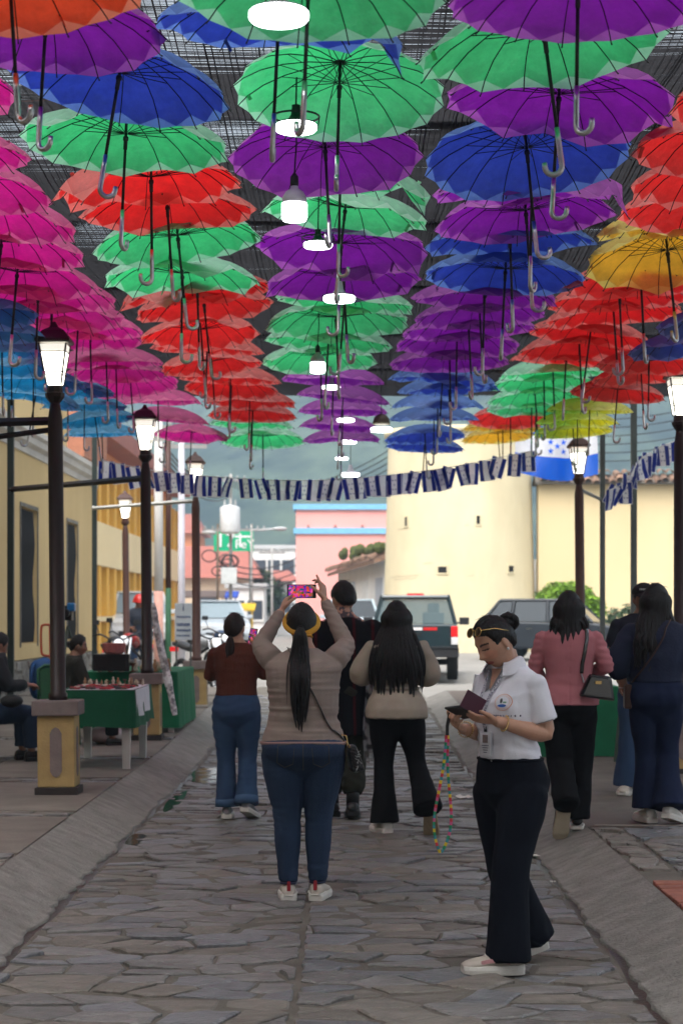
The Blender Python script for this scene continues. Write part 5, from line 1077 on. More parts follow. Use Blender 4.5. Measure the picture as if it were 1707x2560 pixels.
def pickup(lab, X, Y, rz, paint):
    t = thing('pickup_truck', lab, 'pickup truck', (X, Y, gz(Y)), rz)   # x forward
    W = 1.72
    mb = MB(); slab(mb, [(-2.45, 0.5), (2.3, 0.45), (2.42, 0.6), (2.38, 0.95), (1.1, 1.06), (0.95, 1.08), (-2.45, 1.08)], W, W - 0.05); mb.build('body', paint, t, bevel=0.04)
    cabp = [(-0.72, 1.06), (-0.62, 1.62), (0.25, 1.64), (0.95, 1.06)]
    # cab shell: roof and pillars, glass between
    mb = MB(); wt = 0.66; wb = 0.81
    mb.box((-0.18, 0, 1.635), (0.92, wt * 2, 0.05))
    for s in (-1, 1):
        for a, b in (((-0.72, 1.06), (-0.62, 1.63)), ((0.95, 1.06), (0.25, 1.63)), ((0.1, 1.06), (0.02, 1.63))): mb.tube([(a[0], s * wb, a[1]), (b[0], s * wt, b[1])], 0.045, 6)
        mb.tube([(-0.62, s * wt, 1.63), (0.25, s * wt, 1.63)], 0.045, 6)
    mb.tube([(-0.66, -wt, 1.62), (-0.66, wt, 1.62)], 0.045, 6); mb.build('cab', paint, t, bevel=0.01)
    end_win(t, 'rear_window', -0.72, 1.09, -0.63, 1.6, wb - 0.03, wt - 0.02, GL_L, 0.006); end_win(t, 'windscreen', 0.93, 1.08, 0.28, 1.6, wb - 0.03, wt - 0.02, GL_L, 0.006)
    side_win(t, [(-0.66, 1.1), (0.06, 1.1), (0.0, 1.58), (-0.6, 1.58)], lambda z: lerp(wb, wt, (z - 1.06) / 0.57), GL_L); side_win(t, [(0.14, 1.1), (0.85, 1.1), (0.28, 1.58), (0.06, 1.58)], lambda z: lerp(wb, wt, (z - 1.06) / 0.57), GL_L)
    for s in (-0.36, 0.36): mb = MB(); mb.box((0.0, s, 1.12), (0.16, 0.44, 0.4)); mb.box((-0.02, s, 1.4), (0.1, 0.24, 0.2)); mb.build('seat', BLKP, t, bevel=0.04)
    # bed walls read as tailgate
    mb = MB(); mb.box((-2.47, 0, 0.84), (0.05, W - 0.34, 0.46)); tg = mb.build('tailgate', paint, t, bevel=0.015)
    mb = MB(); mb.box((-2.502, 0.0, 0.9), (0.02, 0.3, 0.05)); mb.build('handle', BLKP, tg)
    mb = MB(); mb.box((-2.503, -0.32, 1.0), (0.012, 0.26, 0.055)); mb.build('reflector', P('red_reflector', (0.6, 0.02, 0.02), rough=0.4), tg)
    mb = MB(); mb.box((-2.503, -0.02, 1.0), (0.012, 0.3, 0.055)); mb.build('reflector', P('white_reflector', (0.75, 0.72, 0.72), rough=0.4), tg)
    for s in (-1, 1):
        mb = MB(); mb.box((-2.46, s * (W / 2 - 0.08), 0.95), (0.06, 0.13, 0.2)); mb.build('tail_light', REDL, t, bevel=0.01)
        mb = MB(); mb.box((-2.46, s * (W / 2 - 0.08), 0.77), (0.06, 0.13, 0.14)); mb.build('reverse_light', WHL, t, bevel=0.01)
        mb = MB(); mb.box((-2.56, s * (W / 2 - 0.16), 0.55), (0.03, 0.2, 0.09)); mb.build('bumper_light', REDL, t)
        mb = MB(); mb.box((0.75, s * (W / 2 + 0.13), 1.14), (0.08, 0.2, 0.15)); mb.tube([(0.78, s * (W / 2 - 0.08), 1.09), (0.76, s * (W / 2 + 0.1), 1.12)], 0.02, 6); mb.build('wing_mirror', BLKP, t, bevel=0.015)
        mb = MB(); mb.box((2.4, s * 0.62, 0.82), (0.06, 0.3, 0.18)); mb.build('headlight', WHL, t, bevel=0.01)
    mb = MB(); mb.box((-2.56, 0, 0.55), (0.12, W, 0.18)); mb.box((-2.63, 0, 0.655), (0.06, W * 0.98, 0.02)); mb.build('rear_bumper', BLKP, t, bevel=0.02)
    mb = MB(); mb.box((-2.63, 0.0, 0.56), (0.012, 0.32, 0.12)); mb.build('number_plate', WHL, t)
    mb = MB(); mb.box((0.1, 0, 0.42), (4.2, 0.8, 0.2)); mb.tube([(-1.5, -0.7, 0.35), (-1.5, 0.7, 0.35)], 0.06, 8); mb.ball((-1.5, 0, 0.35), 0.16, 10); mb.build('chassis', BLKP, t)
    mb = MB(); mb.box((-0.1, 0, 1.68), (0.06, 0.34, 0.04)); mb.build('brake_light', REDL, t)
    for x in (-1.5, 1.55):
        for s in (-1, 1): wheel(t, x, s * 0.74, 0.34, 0.22)
pickup('dark green pickup truck seen from behind with red and white tailgate reflectors', 1.38, 30.8, math.pi / 2 - R(3), P('dark_teal_paint', (0.012, 0.028, 0.034), rough=0.3, coat=0.6))
def hatch(lab, name, X, Y, rz, paint, glass, L=4.1, H=1.5, W=1.68, cat='car'):
    t = thing(name, lab, cat, (X, Y, gz(Y)), rz); k = L / 4.1; h = H / 1.5
    low = [(-2.0, 0.3), (1.95, 0.26), (2.05, 0.45), (2.0, 0.68), (1.75, 0.80), (1.0, 0.92), (-1.92, 0.96), (-2.05, 0.7)]
    mb = MB(); slab(mb, [(x * k, z * h) for x, z in low], W, W - 0.1); mb.build('body', paint, t, bevel=0.05)
    wb, wt = W / 2 - 0.06, W / 2 - 0.24; za, zb = 0.92 * h, 1.46 * h
    mb = MB(); mb.box((-0.45 * k, 0, zb + 0.01), (1.95 * k, wt * 2, 0.05))
    cor = {'a': ((1.0 * k, za), (0.42 * k, zb)), 'd': ((-1.88 * k, za), (-1.42 * k, zb)), 'b': ((-0.15 * k, za), (-0.18 * k, zb)), 'c': ((-1.1 * k, za), (-1.05 * k, zb))}
    for s in (-1, 1):
        for q in cor.values(): mb.tube([(q[0][0], s * wb, q[0][1]), (q[1][0], s * wt, q[1][1])], 0.04, 6)
        mb.tube([(-1.42 * k, s * wt, zb), (0.42 * k, s * wt, zb)], 0.045, 6)
    mb.build('roof', paint, t, bevel=0.015)
    hw = lambda z: lerp(wb, wt, (z - za) / (zb - za))
    side_win(t, [(-0.1 * k, za + 0.03), (0.9 * k, za + 0.03), (0.40 * k, zb - 0.03), (-0.13 * k, zb - 0.03)], hw, glass); side_win(t, [(-1.04 * k, za + 0.03), (-0.2 * k, za + 0.03), (-0.22 * k, zb - 0.03), (-1.0 * k, zb - 0.03)], hw, glass); side_win(t, [(-1.75 * k, za + 0.05), (-1.15 * k, za + 0.04), (-1.1 * k, zb - 0.03), (-1.42 * k, zb - 0.05)], hw, glass)
    end_win(t, 'windscreen', 1.0 * k, za + 0.02, 0.44 * k, zb - 0.02, wb - 0.04, wt - 0.03, glass, 0.006); end_win(t, 'rear_window', -1.88 * k, za + 0.02, -1.44 * k, zb - 0.02, wb - 0.04, wt - 0.03, glass, 0.006)
    mb = MB(); mb.box((-0.3 * k, 0, za - 0.05), (2.2 * k, W * 0.8, 0.1)); 
    for s in (-0.36, 0.36): mb.box((0.1 * k, s, za + 0.12), (0.14, 0.42, 0.36))
    mb.build('seats', BLKP, t)
    for s in (-1, 1):
        mb = MB(); mb.box((-2.0 * k, s * (W / 2 - 0.16), 0.78 * h), (0.08, 0.26, 0.2)); mb.build('tail_light', REDL, t, bevel=0.015)
        mb = MB(); mb.box((1.95 * k, s * (W / 2 - 0.26), 0.64 * h), (0.14, 0.36, 0.14)); mb.build('headlight', WHL, t, bevel=0.02)
        mb = MB(); mb.box((0.85 * k, s * (W / 2 + 0.06), za + 0.06), (0.1, 0.18, 0.12)); mb.build('wing_mirror', paint, t, bevel=0.02)
        for x in (-0.62, 0.3): mb = MB(); mb.box((x * k, s * (W / 2 - 0.0), 0.78 * h), (0.16, 0.03, 0.03)); mb.build('door_handle', CHR, t)
    mb = MB(); mb.box((2.03 * k, 0, 0.42 * h), (0.06, W * 0.7, 0.14)); mb.build('grille', BLKP, t); mb = MB(); mb.box((2.08 * k, 0, 0.34 * h), (0.02, 0.34, 0.1)); mb.build('number_plate', WHL, t)
    for x in (-1.28, 1.28):
        for s in (-1, 1): wheel(t, x * k, s * (W / 2 - 0.11), 0.31, 0.2)
hatch('dark grey hatchback parked in front of the clipped bush', 'parked_car', wx(1402, 37.2), 37.6, R(-16), P('dark_grey_paint', (0.012, 0.016, 0.022), rough=0.35, coat=0.15), GL_D, 3.9, 1.52)
hatch('white car facing the camera behind the motorcycles', 'parked_car', wx(352, 46), 46.0, -math.pi / 2 + R(6), P('white_car_paint', (0.72, 0.74, 0.76), rough=0.25, coat=0.6), GLASS('pale_glass', (0.25, 0.32, 0.36), 0.9), 4.3, 1.75, 1.8)
hatch('silver car parked behind the notice board and motorcycle', 'parked_car', wx(545, 48), 48.0, -math.pi / 2 + R(10), P('silver_car_paint', (0.5, 0.55, 0.6), rough=0.25, coat=0.6), GLASS('pale_glass_two', (0.25, 0.32, 0.36), 0.9), 4.1, 1.5)
hatch('pale blue car glimpsed between the man and the pickup truck', 'parked_car', wx(880, 46), 46.0, math.pi / 2, P('pale_blue_paint', (0.45, 0.55, 0.62), rough=0.25, coat=0.6), GL_D, 4.0, 1.5)
def motorcycle(lab, X, Y, rz, paint):
    t = thing('motorcycle', lab, 'motorcycle', (X, Y, gz(Y) + 0.0), rz, 'parked motorcycles')
    for x, nm in ((-0.62, 'rear'), (0.66, 'front')):
        o = bpy.data.objects.new('wheel', None); C.objects.link(o); o.parent = t; o.location = (x, 0, 0.31)
        mb = MB(); pts = [(0.27 * math.cos(a), 0, 0.27 * math.sin(a)) for a in [2 * math.pi * k / 28 for k in range(28)]]; mb.tube(pts, 0.045, 8, closed=True, up=(0, 1, 0)); mb.build('tyre', TYRE, o, smooth=True)
        mb = MB(); pts = [(0.225 * math.cos(a), 0, 0.225 * math.sin(a)) for a in [2 * math.pi * k / 24 for k in range(24)]]; mb.tube(pts, 0.014, 6, closed=True, up=(0, 1, 0))
        for k in range(5): a = 2 * math.pi * k / 5; mb.tube([(0, 0, 0), (0.22 * math.cos(a), 0, 0.22 * math.sin(a))], 0.013, 5)
        mb.build('rim', RIM, o)
    mb = MB()
    for s in (-1, 1): mb.tube([(0.66, s * 0.085, 0.31), (0.42, s * 0.085, 0.95)], 0.024, 8)
    mb.build('fork', CHR, t)
    mb = MB(); mb.tube(catmull([(0.46, 0, 0.60), (0.66, 0, 0.66), (0.86, 0, 0.58)], 4), 0.075, 8, flat=0.35); mb.build('mudguard', paint, t, smooth=True)
    mb = MB(); mb.tube([(0.4, 0, 0.86), (0.1, 0, 0.75), (-0.3, 0, 0.62), (-0.62, 0, 0.31)], 0.025, 8); mb.tube([(0.38, 0, 0.8), (0.25, 0, 0.35), (-0.25, 0, 0.3), (-0.62, 0, 0.31)], 0.022, 8); mb.build('frame', BLKP, t)
    mb = MB(); mb.box((0.02, 0, 0.42), (0.36, 0.24, 0.26)); mb.lathe([(0.09, 0), (0.1, 0.03), (0.08, 0.2), (0.05, 0.22)], 12, None); mb.v = [(x, y, z) for x, y, z in mb.v]; mb.build('engine', P('engine_metal', (0.25, 0.25, 0.26), rough=0.4, metal=0.7), t, bevel=0.02)
    mb = MB(); mb.tube(catmull([(0.38, 0, 0.88), (0.24, 0, 0.93), (0.02, 0, 0.87), (-0.08, 0, 0.8)], 4), [(0.05, 0.05), (0.1, 0.08), (0.13, 0.1), (0.145, 0.11), (0.15, 0.11), (0.15, 0.11), (0.145, 0.11), (0.14, 0.1), (0.13, 0.1), (0.12, 0.09), (0.1, 0.08), (0.09, 0.07), (0.06, 0.05)], 12); mb.build('fuel_tank', paint, t, smooth=True)
    mb = MB(); mb.tube(catmull([(-0.06, 0, 0.8), (-0.3, 0, 0.8), (-0.6, 0, 0.86), (-0.82, 0, 0.88)], 4), [(0.1, 0.05)] + [(0.14, 0.06)] * 9 + [(0.12, 0.05), (0.1, 0.04), (0.06, 0.03)], 10); mb.build('seat', BLKP, t, smooth=True)
    mb = MB(); mb.tube(catmull([(0.26, -0.37, 1.04), (0.36, -0.26, 1.06), (0.42, -0.1, 0.98), (0.42, 0.1, 0.98), (0.36, 0.26, 1.06), (0.26, 0.37, 1.04)], 4), 0.015, 8); mb.build('handlebar', BLKP, t, smooth=True)
    for s in (-1, 1): mb = MB(); mb.tube([(0.33, s * 0.28, 1.06), (0.32, s * 0.33, 1.22)], 0.007, 6); mb.box((0.32, s * 0.34, 1.26), (0.02, 0.11, 0.08)); mb.build('mirror', BLKP, t, bevel=0.008)
    mb = MB(); M = Matrix.Rotation(math.pi / 2, 3, 'Y'); mb.lathe([(0.06, -0.06), (0.09, 0), (0.095, 0.06)], 16, M); mb.v = [(x + 0.5, y, z + 0.9) for x, y, z in mb.v]; hl = mb.build('headlamp', CHR, t, smooth=True)
    mb = MB(); mb.lathe([(0.088, 0.061), (0.06, 0.075), (0.01, 0.08)], 16, M); mb.v = [(x + 0.5, y, z + 0.9) for x, y, z in mb.v]; mb.build('lens', EM('headlamp_lens_' + str(X), (0.9, 0.95, 1), 0.25), hl, smooth=True)
    mb = MB(); mb.tube([(0.1, -0.14, 0.28), (-0.4, -0.16, 0.3), (-0.85, -0.17, 0.42)], [0.03, 0.04, 0.05], 8); mb.build('exhaust', CHR, t)
    mb = MB(); mb.box((-0.88, 0, 0.78), (0.05, 0.14, 0.08)); mb.build('tail_light', REDL, t)
motorcycle('black and chrome motorcycle facing the camera beside the wall corner', wx(285, 25.5), 25.5, -math.pi / 2 + R(15), P('bike_black', (0.02, 0.02, 0.025), rough=0.25))
motorcycle('red motorcycle behind the second stall', wx(335, 27), 27.0, -math.pi / 2 - R(12), P('bike_red', (0.3, 0.015, 0.015), rough=0.25))
motorcycle('silver motorcycle behind the small yellow pedestal', wx(500, 26), 26.0, -math.pi / 2 + R(35), P('bike_silver', (0.4, 0.42, 0.44), rough=0.25))
motorcycle('dark blue motorcycle with a raised mirror left of the brown top', wx(545, 28.5), 28.5, -math.pi / 2 + R(20), P('bike_blue', (0.03, 0.05, 0.1), rough=0.25))

# ---------------------------------------------------------------- utility poles, cables, sign
def upole(sx, Y, wpx, sytop, lab, m, m2=None, split=None, extras=None):
    X = wx(sx, Y); r = wpx * Y / FPX / 2; g = gz(Y); H = wz(sytop, Y) - g; t = thing('utility_pole', lab, 'utility pole', (X, Y, g))
    if m2:
        hs = wz(split, Y) - g; mb = MB(); mb.lathe([(r, hs + 0.002), (r * 0.9, H)], 14); mb.build('upper_shaft', m, t, smooth=True); mb = MB(); mb.lathe([(r * 1.05, -0.3), (r * 1.02, hs)], 14); mb.build('lower_shaft', m2, t, smooth=True)
    else: mb = MB(); mb.lathe([(r * 1.08, -0.3), (r * 0.85, H)], 14); mb.build('shaft', m, t, smooth=True)
    if extras: extras(t, g, H, Y, X, r)
    mb = MB(); mb.box((0, 0, H - 0.25), (1.2, 0.08, 0.09)); mb.build('crossarm', P('crossarm_grey', (0.3, 0.29, 0.28)), t)
    for dx in (-0.5, -0.2, 0.25, 0.52): mb = MB(); mb.lathe([(0.03, 0), (0.05, 0.04), (0.03, 0.06), (0.045, 0.1), (0.02, 0.13)], 10); mb.build('insulator', P('insulator', (0.4, 0.42, 0.42), rough=0.3), t, (dx, 0, H - 0.2))
CONC = P('pale_concrete_pole', (0.66, 0.65, 0.62), (0.5, 0.49, 0.47), scale=1.5, rough=0.85); WOOD = P('wood_pole', (0.22, 0.15, 0.10), (0.14, 0.09, 0.06), scale=4, stretch=(4, 4, 0.4), rough=0.9); GRNP = P('green_pole_paint', (0.03, 0.10, 0.05), rough=0.7); LILAC = P('whitewashed_pole', (0.58, 0.56, 0.62), (0.45, 0.44, 0.48), scale=1.5, rough=0.8)
upole(397, 33.0, 23, 1040, 'thick pale concrete pillar behind the second lamp post', CONC, P('salmon_base', (0.6, 0.33, 0.27), rough=0.9), 1478)
upole(421, 30.0, 14, 1065, 'slim brown pole with a green painted foot', BROWNPOST, GRNP, 1470)
upole(454, 36.0, 18, 1090, 'whitewashed utility pole right of the green footed pole', LILAC)
def transformer(t, g, H, Y, X, r):
    z = wz(1300, Y) - g; mb = MB(); mb.lathe([(0.28, z - 0.55), (0.36, z - 0.5), (0.38, z - 0.45), (0.38, z + 0.42), (0.34, z + 0.48), (0.1, z + 0.55)], 18); tr = mb.build('transformer', P('transformer_white', (0.72, 0.74, 0.74), rough=0.5), t, (0, -0.45, 0), smooth=True)
    for dx in (-0.2, 0.2): mb = MB(); mb.lathe([(0.04, 0.5), (0.06, 0.55), (0.03, 0.75)], 10); mb.build('bushing', P('insulator', (0.4, 0.42, 0.42)), tr, (dx, 0, z))
    z2 = wz(1440, Y) - g; mb = MB(); mb.box((-0.05, -0.3, z2), (0.6, 0.3, 0.62)); mb.build('meter_cabinet', P('cabinet_white', (0.7, 0.74, 0.74), rough=0.5), t, bevel=0.03)
    mb = MB(); rr = random.Random(6)
    for k in range(7):
        c = Vector((rr.uniform(-1.2, 0.3), -0.1, wz(1400 + rr.uniform(-10, 40), Y) - g)); q = rr.uniform(0.15, 0.35); mb.tube([(c.x + q * math.cos(a), c.y, c.z + q * 0.8 * math.sin(a)) for a in [2 * math.pi * i / 14 for i in range(14)]], 0.025, 5, closed=True, up=(0, 1, 0))
    mb.build('cable_coil', BLKP, t)
upole(577, 58.0, 9, 1185, 'grey utility pole carrying a white transformer drum in front of the green sign', P('grey_pole', (0.36, 0.35, 0.33), rough=0.9), extras=transformer)
upole(545, 60.0, 6, 1310, 'thin dark pole left of the transformer pole', WOOD)
upole(629, 64.0, 7, 1310, 'thin pole between the green sign and the white building', P('grey_pole_two', (0.33, 0.32, 0.3), rough=0.9))
upole(680, 70.0, 6, 1368, 'thin pole in front of the white two storey building', P('grey_pole_three', (0.4, 0.4, 0.38), rough=0.9))
def street_arm(sx0, sx1, sy, Y, lab):
    mb = MB(); a = Vector((wx(sx0, Y), Y, wz(sy, Y))); b = Vector((wx(sx1, Y), Y, wz(sy, Y) + 0.05)); mb.tube([a, b], 0.045, 6); mb.ball(b, (0.3, 0.14, 0.09), 10); one('lamp_arm', P('lamp_arm_grey', (0.5, 0.5, 0.5)), lab, 'lamp arm', mb)
street_arm(540, 522, 1335, 60, 'short street light arm left of the green sign'); street_arm(630, 700, 1325, 64, 'long street light arm pointing towards the pink building')
CABLE = P('black_cable', (0.03, 0.03, 0.035), rough=0.6)
def cable(p0, p1, sag, lab, r=0.018):
    pts = []; p0 = Vector(p0); p1 = Vector(p1)
    for k in range(17): f = k / 16; q = p0.lerp(p1, f); q.z -= sag * 4 * f * (1 - f); pts.append(q)
    mb = MB(); mb.tube(pts, r, 5); one('overhead_cable', CABLE, lab, 'cable', mb, 'overhead cables')
def pp(sx, sy, Y): return (wx(sx, Y), Y, wz(sy, Y))
for k in range(5): cable(pp(577, 1215 + 6 * k, 58), pp(395, 1090 + 14 * k, 33), 0.5, ['topmost', 'second', 'middle', 'fourth', 'lowest'][k] + ' overhead cable sagging from the transformer pole to the pale pillar', 0.02)
for k in range(4): cable(pp(577, 1200 + 5 * k, 58), pp(980, 1120 + 16 * k, 50), 0.7, ['topmost', 'second', 'third', 'lowest'][k] + ' overhead cable from the transformer pole towards the round tower', 0.018)
for k in range(4): cable(pp(545, 1400 + 12 * k, 60), pp(740, 1395 + 18 * k, 64), 0.4, ['topmost', 'second', 'third', 'lowest'][k] + ' low cable strung in front of the white building', 0.025)
for k in range(6): cable(pp(1340, 1035 + 20 * k, 60), pp(1760, 1012 + 22 * k, 52), 0.35, ['topmost', 'second', 'third', 'fourth', 'fifth', 'lowest'][k] + ' overhead cable above the tiled wall', 0.02)
def green_sign():
    Y = 66; x0, x1 = wx(535, Y), wx(634, Y); zt, zb = wz(1326, Y), wz(1378, Y); W, H = x1 - x0, zt - zb
    t = thing('green_sign', 'green shop sign with white lettering behind the transformer pole', 'sign', (x0, Y, zb))
    mb = MB(); mb.box((W / 2, 0, H / 2), (W, 0.12, H)); mb.build('panel', P('sign_green', (0.0, 0.40, 0.18), rough=0.5), t)
    wm = P('sign_white', (0.85, 0.85, 0.85), rough=0.5)
    def txt(s, x, z, h):
        cu = bpy.data.curves.new('lettering', 'FONT'); cu.body = s; cu.size = h; cu.extrude = 0.01; o = bpy.data.objects.new('tmp', cu); C.objects.link(o)
        bpy.context.view_layer.update(); dg = bpy.context.evaluated_depsgraph_get(); me = bpy.data.meshes.new_from_object(o.evaluated_get(dg)); bpy.data.objects.remove(o); me.materials.clear(); me.materials.append(wm)
        obj('lettering', me, t, (x, -0.075, z), (math.pi / 2, 0, 0))
    txt('171', 0.08, 0.18, 0.85); txt('FeY', W * 0.53, 0.12, 0.55)
    mb = MB(); mb.box((W * 0.74, -0.065, H * 0.7), (W * 0.42, 0.012, 0.07)); mb.build('lettering', wm, t)
    for x in (0.15, W - 0.15): mb = MB(); mb.tube([(x, 0.1, -zb), (x, 0.1, H)], 0.05, 8); mb.build('support', GREYSTEEL, t)
green_sign()
mb = MB()
def awn(lab, sx0, sx1, sy0, sy1, Y, m):
    mb = MB(); x0, x1 = wx(sx0, Y), wx(sx1, Y); za, zb_ = wz(sy0, Y), wz(sy1, Y); mb.add([(x0, Y, za), (x1, Y, za), (x1, Y - 0.9, zb_), (x0, Y - 0.9, zb_), (x0, Y, za - 0.06), (x1, Y, za - 0.06), (x1, Y - 0.9, zb_ - 0.06), (x0, Y - 0.9, zb_ - 0.06)], [(3, 2, 1, 0), (4, 5, 6, 7), (0, 1, 5, 4), (1, 2, 6, 5), (2, 3, 7, 6), (3, 0, 4, 7)])
    mb.tube([(x0 + 0.1, Y - 0.85, zb_), (x0 + 0.1, Y - 0.85, gz(Y))], 0.03, 6); mb.tube([(x1 - 0.1, Y - 0.85, zb_), (x1 - 0.1, Y - 0.85, gz(Y))], 0.03, 6); one('awning', m, lab, 'awning', mb)
awn('brown awning along the tan house', 400, 566, 1476, 1492, 70, P('awn_brown', (0.10, 0.07, 0.06))); awn('blue awning under the white cabinet', 566, 598, 1478, 1492, 64, P('awn_blue', (0.03, 0.08, 0.45))); awn('yellow awning behind the raised phone', 596, 640, 1508, 1524, 60, P('awn_yellow', (0.75, 0.5, 0.02)))
leaves('street_tree', 'low green roadside shrubs under the tan house', 'shrub', (wx(520, 66), 66.0, 1.6), (1.3, 0.8, 0.7), 1500, LEAF('roadside_leaf', (0.12, 0.25, 0.03), (0.06, 0.14, 0.02)), 8, 0.12)
leaves('street_tree', 'dark leafy tree between the transformer pole and the white building', 'tree', (wx(640, 76), 76.0, 2.6), (1.6, 1.2, 1.6), 1800, LEAF('dark_leaf', (0.05, 0.09, 0.03), (0.025, 0.05, 0.015)), 9, 0.16)
# ---------------------------------------------------------------- haze
mb = MB(); mb.bbox((-950, -60, -4), (950, 1250, 150))
hz = mb.build('haze', bpy.data.materials.new('valley_haze')); tag(hz, kind='stuff')
m = hz.data.materials[0]; m.use_nodes = True; nt = m.node_tree; nt.nodes.remove(nt.nodes['Principled BSDF']); pv = nt.nodes.new('ShaderNodeVolumePrincipled')
pv.inputs['Color'].default_value = (0.58, 0.80, 1.0, 1); pv.inputs['Density'].default_value = 0.0011; pv.inputs['Anisotropy'].default_value = 0.0
nt.links.new(pv.outputs[0], nt.nodes['Material Output'].inputs['Volume'])
# ---------------------------------------------------------------- people
def interp(tab, t):
    if t <= tab[0][0]: return tab[0][1:]
    for a, b in zip(tab[:-1], tab[1:]):
        if t <= b[0]:
            f = (t - a[0]) / (b[0] - a[0]); f = f * f * (3 - 2 * f) * 0.5 + f * 0.5
            return tuple(lerp(x, y, f) for x, y in zip(a[1:], b[1:]))
    return tab[-1][1:]
def voxel(mb, name, size, it=4):
    me = mb.mesh('tmp'); o = bpy.data.objects.new('tmp', me); C.objects.link(o)
    r = o.modifiers.new('r', 'REMESH'); r.mode = 'VOXEL'; r.voxel_size = size; r.adaptivity = 0
    s = o.modifiers.new('s', 'SMOOTH'); s.factor = 0.5; s.iterations = it
    dg = bpy.context.evaluated_depsgraph_get(); dg.update(); m2 = bpy.data.meshes.new_from_object(o.evaluated_get(dg)); m2.name = name
    bpy.data.objects.remove(o); bpy.data.meshes.remove(me)
    m2.polygons.foreach_set('use_smooth', [True] * len(m2.polygons)); return m2
def displace(me, fn):
    n = len(me.vertices); co = np.empty(n * 3, np.float32); no = np.empty(n * 3, np.float32)
    me.vertices.foreach_get('co', co); me.vertices.foreach_get('normal', no) if hasattr(me.vertices[0], 'normal') else None
    co = co.reshape(-1, 3); no = no.reshape(-1, 3); d = np.array([fn(c, q) for c, q in zip(co, no)], np.float32)
    me.vertices.foreach_set('co', (co + no * d[:, None]).ravel()); me.update()
def folds(amp, fx=7, fz=22, seed=0, zf=None):
    def f(c, q):
        a = amp if zf is None else amp * zf(c[2])
        if a == 0: return 0.0
        x, y, z = float(c[0]), float(c[1]), float(c[2]); w_ = noise.noise((x * fx, y * fx, z * fz + seed)); w2 = noise.noise((x * fx * 2.3 + 5, y * fx * 2.3, z * fz * 1.7 + seed))
        return a * ((1 - abs(w_) * 2.2) * 0.7 + 0.5 * w2)
    return f
TORSO_F = [(0.66, 0.0, 0.03, 0.03), (0.70, 0.0, 0.07, 0.06), (0.75, -0.006, 0.125, 0.095), (0.80, -0.010, 0.160, 0.116), (0.85, -0.012, 0.172, 0.122), (0.90, -0.006, 0.165, 0.114), (1.00, 0.004, 0.130, 0.096), (1.06, 0.006, 0.127, 0.096), (1.14, 0.010, 0.138, 0.108), (1.21, 0.006, 0.148, 0.110), (1.28, -0.008, 0.158, 0.090), (1.33, -0.012, 0.140, 0.070), (1.365, -0.01, 0.075, 0.058), (1.40, -0.004, 0.053, 0.055), (1.45, 0.008, 0.050, 0.053)]
TORSO_M = [(0.66, 0.0, 0.03, 0.03), (0.70, 0.0, 0.07, 0.06), (0.75, -0.004, 0.118, 0.09), (0.80, -0.005, 0.148, 0.110), (0.85, -0.006, 0.160, 0.116), (0.90, -0.002, 0.158, 0.110), (1.00, 0.004, 0.150, 0.104), (1.06, 0.006, 0.152, 0.106), (1.14, 0.008, 0.166, 0.114), (1.21, 0.004, 0.182, 0.116), (1.28, -0.008, 0.192, 0.098), (1.33, -0.012, 0.165, 0.078), (1.365, -0.01, 0.088, 0.066), (1.40, -0.004, 0.062, 0.062), (1.45, 0.008, 0.058, 0.06)]
def ring(cx, cy, z, rx, ry, n=28, pw=2.3):
    out = []
    for k in range(n):
        a = 2 * math.pi * k / n; c, s = math.cos(a), math.sin(a)
        out.append((cx + rx * math.copysign(abs(c) ** (2 / pw), c), cy + ry * math.copysign(abs(s) ** (2 / pw), s), z))
    return out
def sstep(a, b, x): t = max(0.0, min(1.0, (x - a) / (b - a))); return t * t * (3 - 2 * t)
def head_shape(d):
    """unit direction -> point on the head, x right, y forward, z up, chin near -0.115"""
    x, y, z = d; px, py, pz = x * 0.074, y * 0.094, z * 0.112
    s = sstep(-0.005, -0.115, pz)
    px *= 1 - 0.34 * s
    if py < 0: py *= 1 - 0.42 * sstep(-0.02, -0.11, pz)
    else: py *= 1 - 0.10 * sstep(0.02, 0.10, pz)
    if py > 0.05: py = 0.05 + (py - 0.05) * 0.86
    if py > 0:
        def g(cx, cz, sx, sz): return math.exp(-((px - cx) / sx) ** 2 - ((pz - cz) / sz) ** 2)
        f = sstep(0.02, 0.06, py)
        py += f * (0.022 * g(0, -0.032, 0.011, 0.012) + 0.012 * g(0, -0.012, 0.008, 0.02) + 0.006 * g(0.012, -0.036, 0.008, 0.008) + 0.006 * g(-0.012, -0.036, 0.008, 0.008)
              - 0.010 * g(0.031, 0.006, 0.016, 0.012) - 0.010 * g(-0.031, 0.006, 0.016, 0.012) + 0.006 * g(0.031, 0.004, 0.010, 0.008) + 0.006 * g(-0.031, 0.004, 0.010, 0.008)
              + 0.004 * g(0.03, 0.026, 0.02, 0.008) + 0.004 * g(-0.03, 0.026, 0.02, 0.008) + 0.008 * g(0, -0.060, 0.018, 0.006) + 0.008 * g(0, -0.071, 0.016, 0.006) - 0.004 * g(0, -0.083, 0.02, 0.006) + 0.009 * g(0, -0.102, 0.02, 0.014)
              + 0.004 * g(0.042, -0.03, 0.02, 0.02) + 0.004 * g(-0.042, -0.03, 0.02, 0.02))
    return Vector((px, py, pz))
def head_grid(nu=56, nv=44):
    vs = []
    for j in range(nv + 1):
        th = math.pi * (0.012 + 0.976 * j / nv)
        for i in range(nu): ph = 2 * math.pi * i / nu; vs.append(head_shape((math.sin(th) * math.cos(ph), math.sin(th) * math.sin(ph), -math.cos(th))))
    fs = [(j * nu + i, j * nu + (i + 1) % nu, (j + 1) * nu + (i + 1) % nu, (j + 1) * nu + i) for j in range(nv) for i in range(nu)]
    fs.append(tuple(range(nu - 1, -1, -1))); fs.append(tuple(nv * nu + i for i in range(nu))); return vs, fs
HG = head_grid()
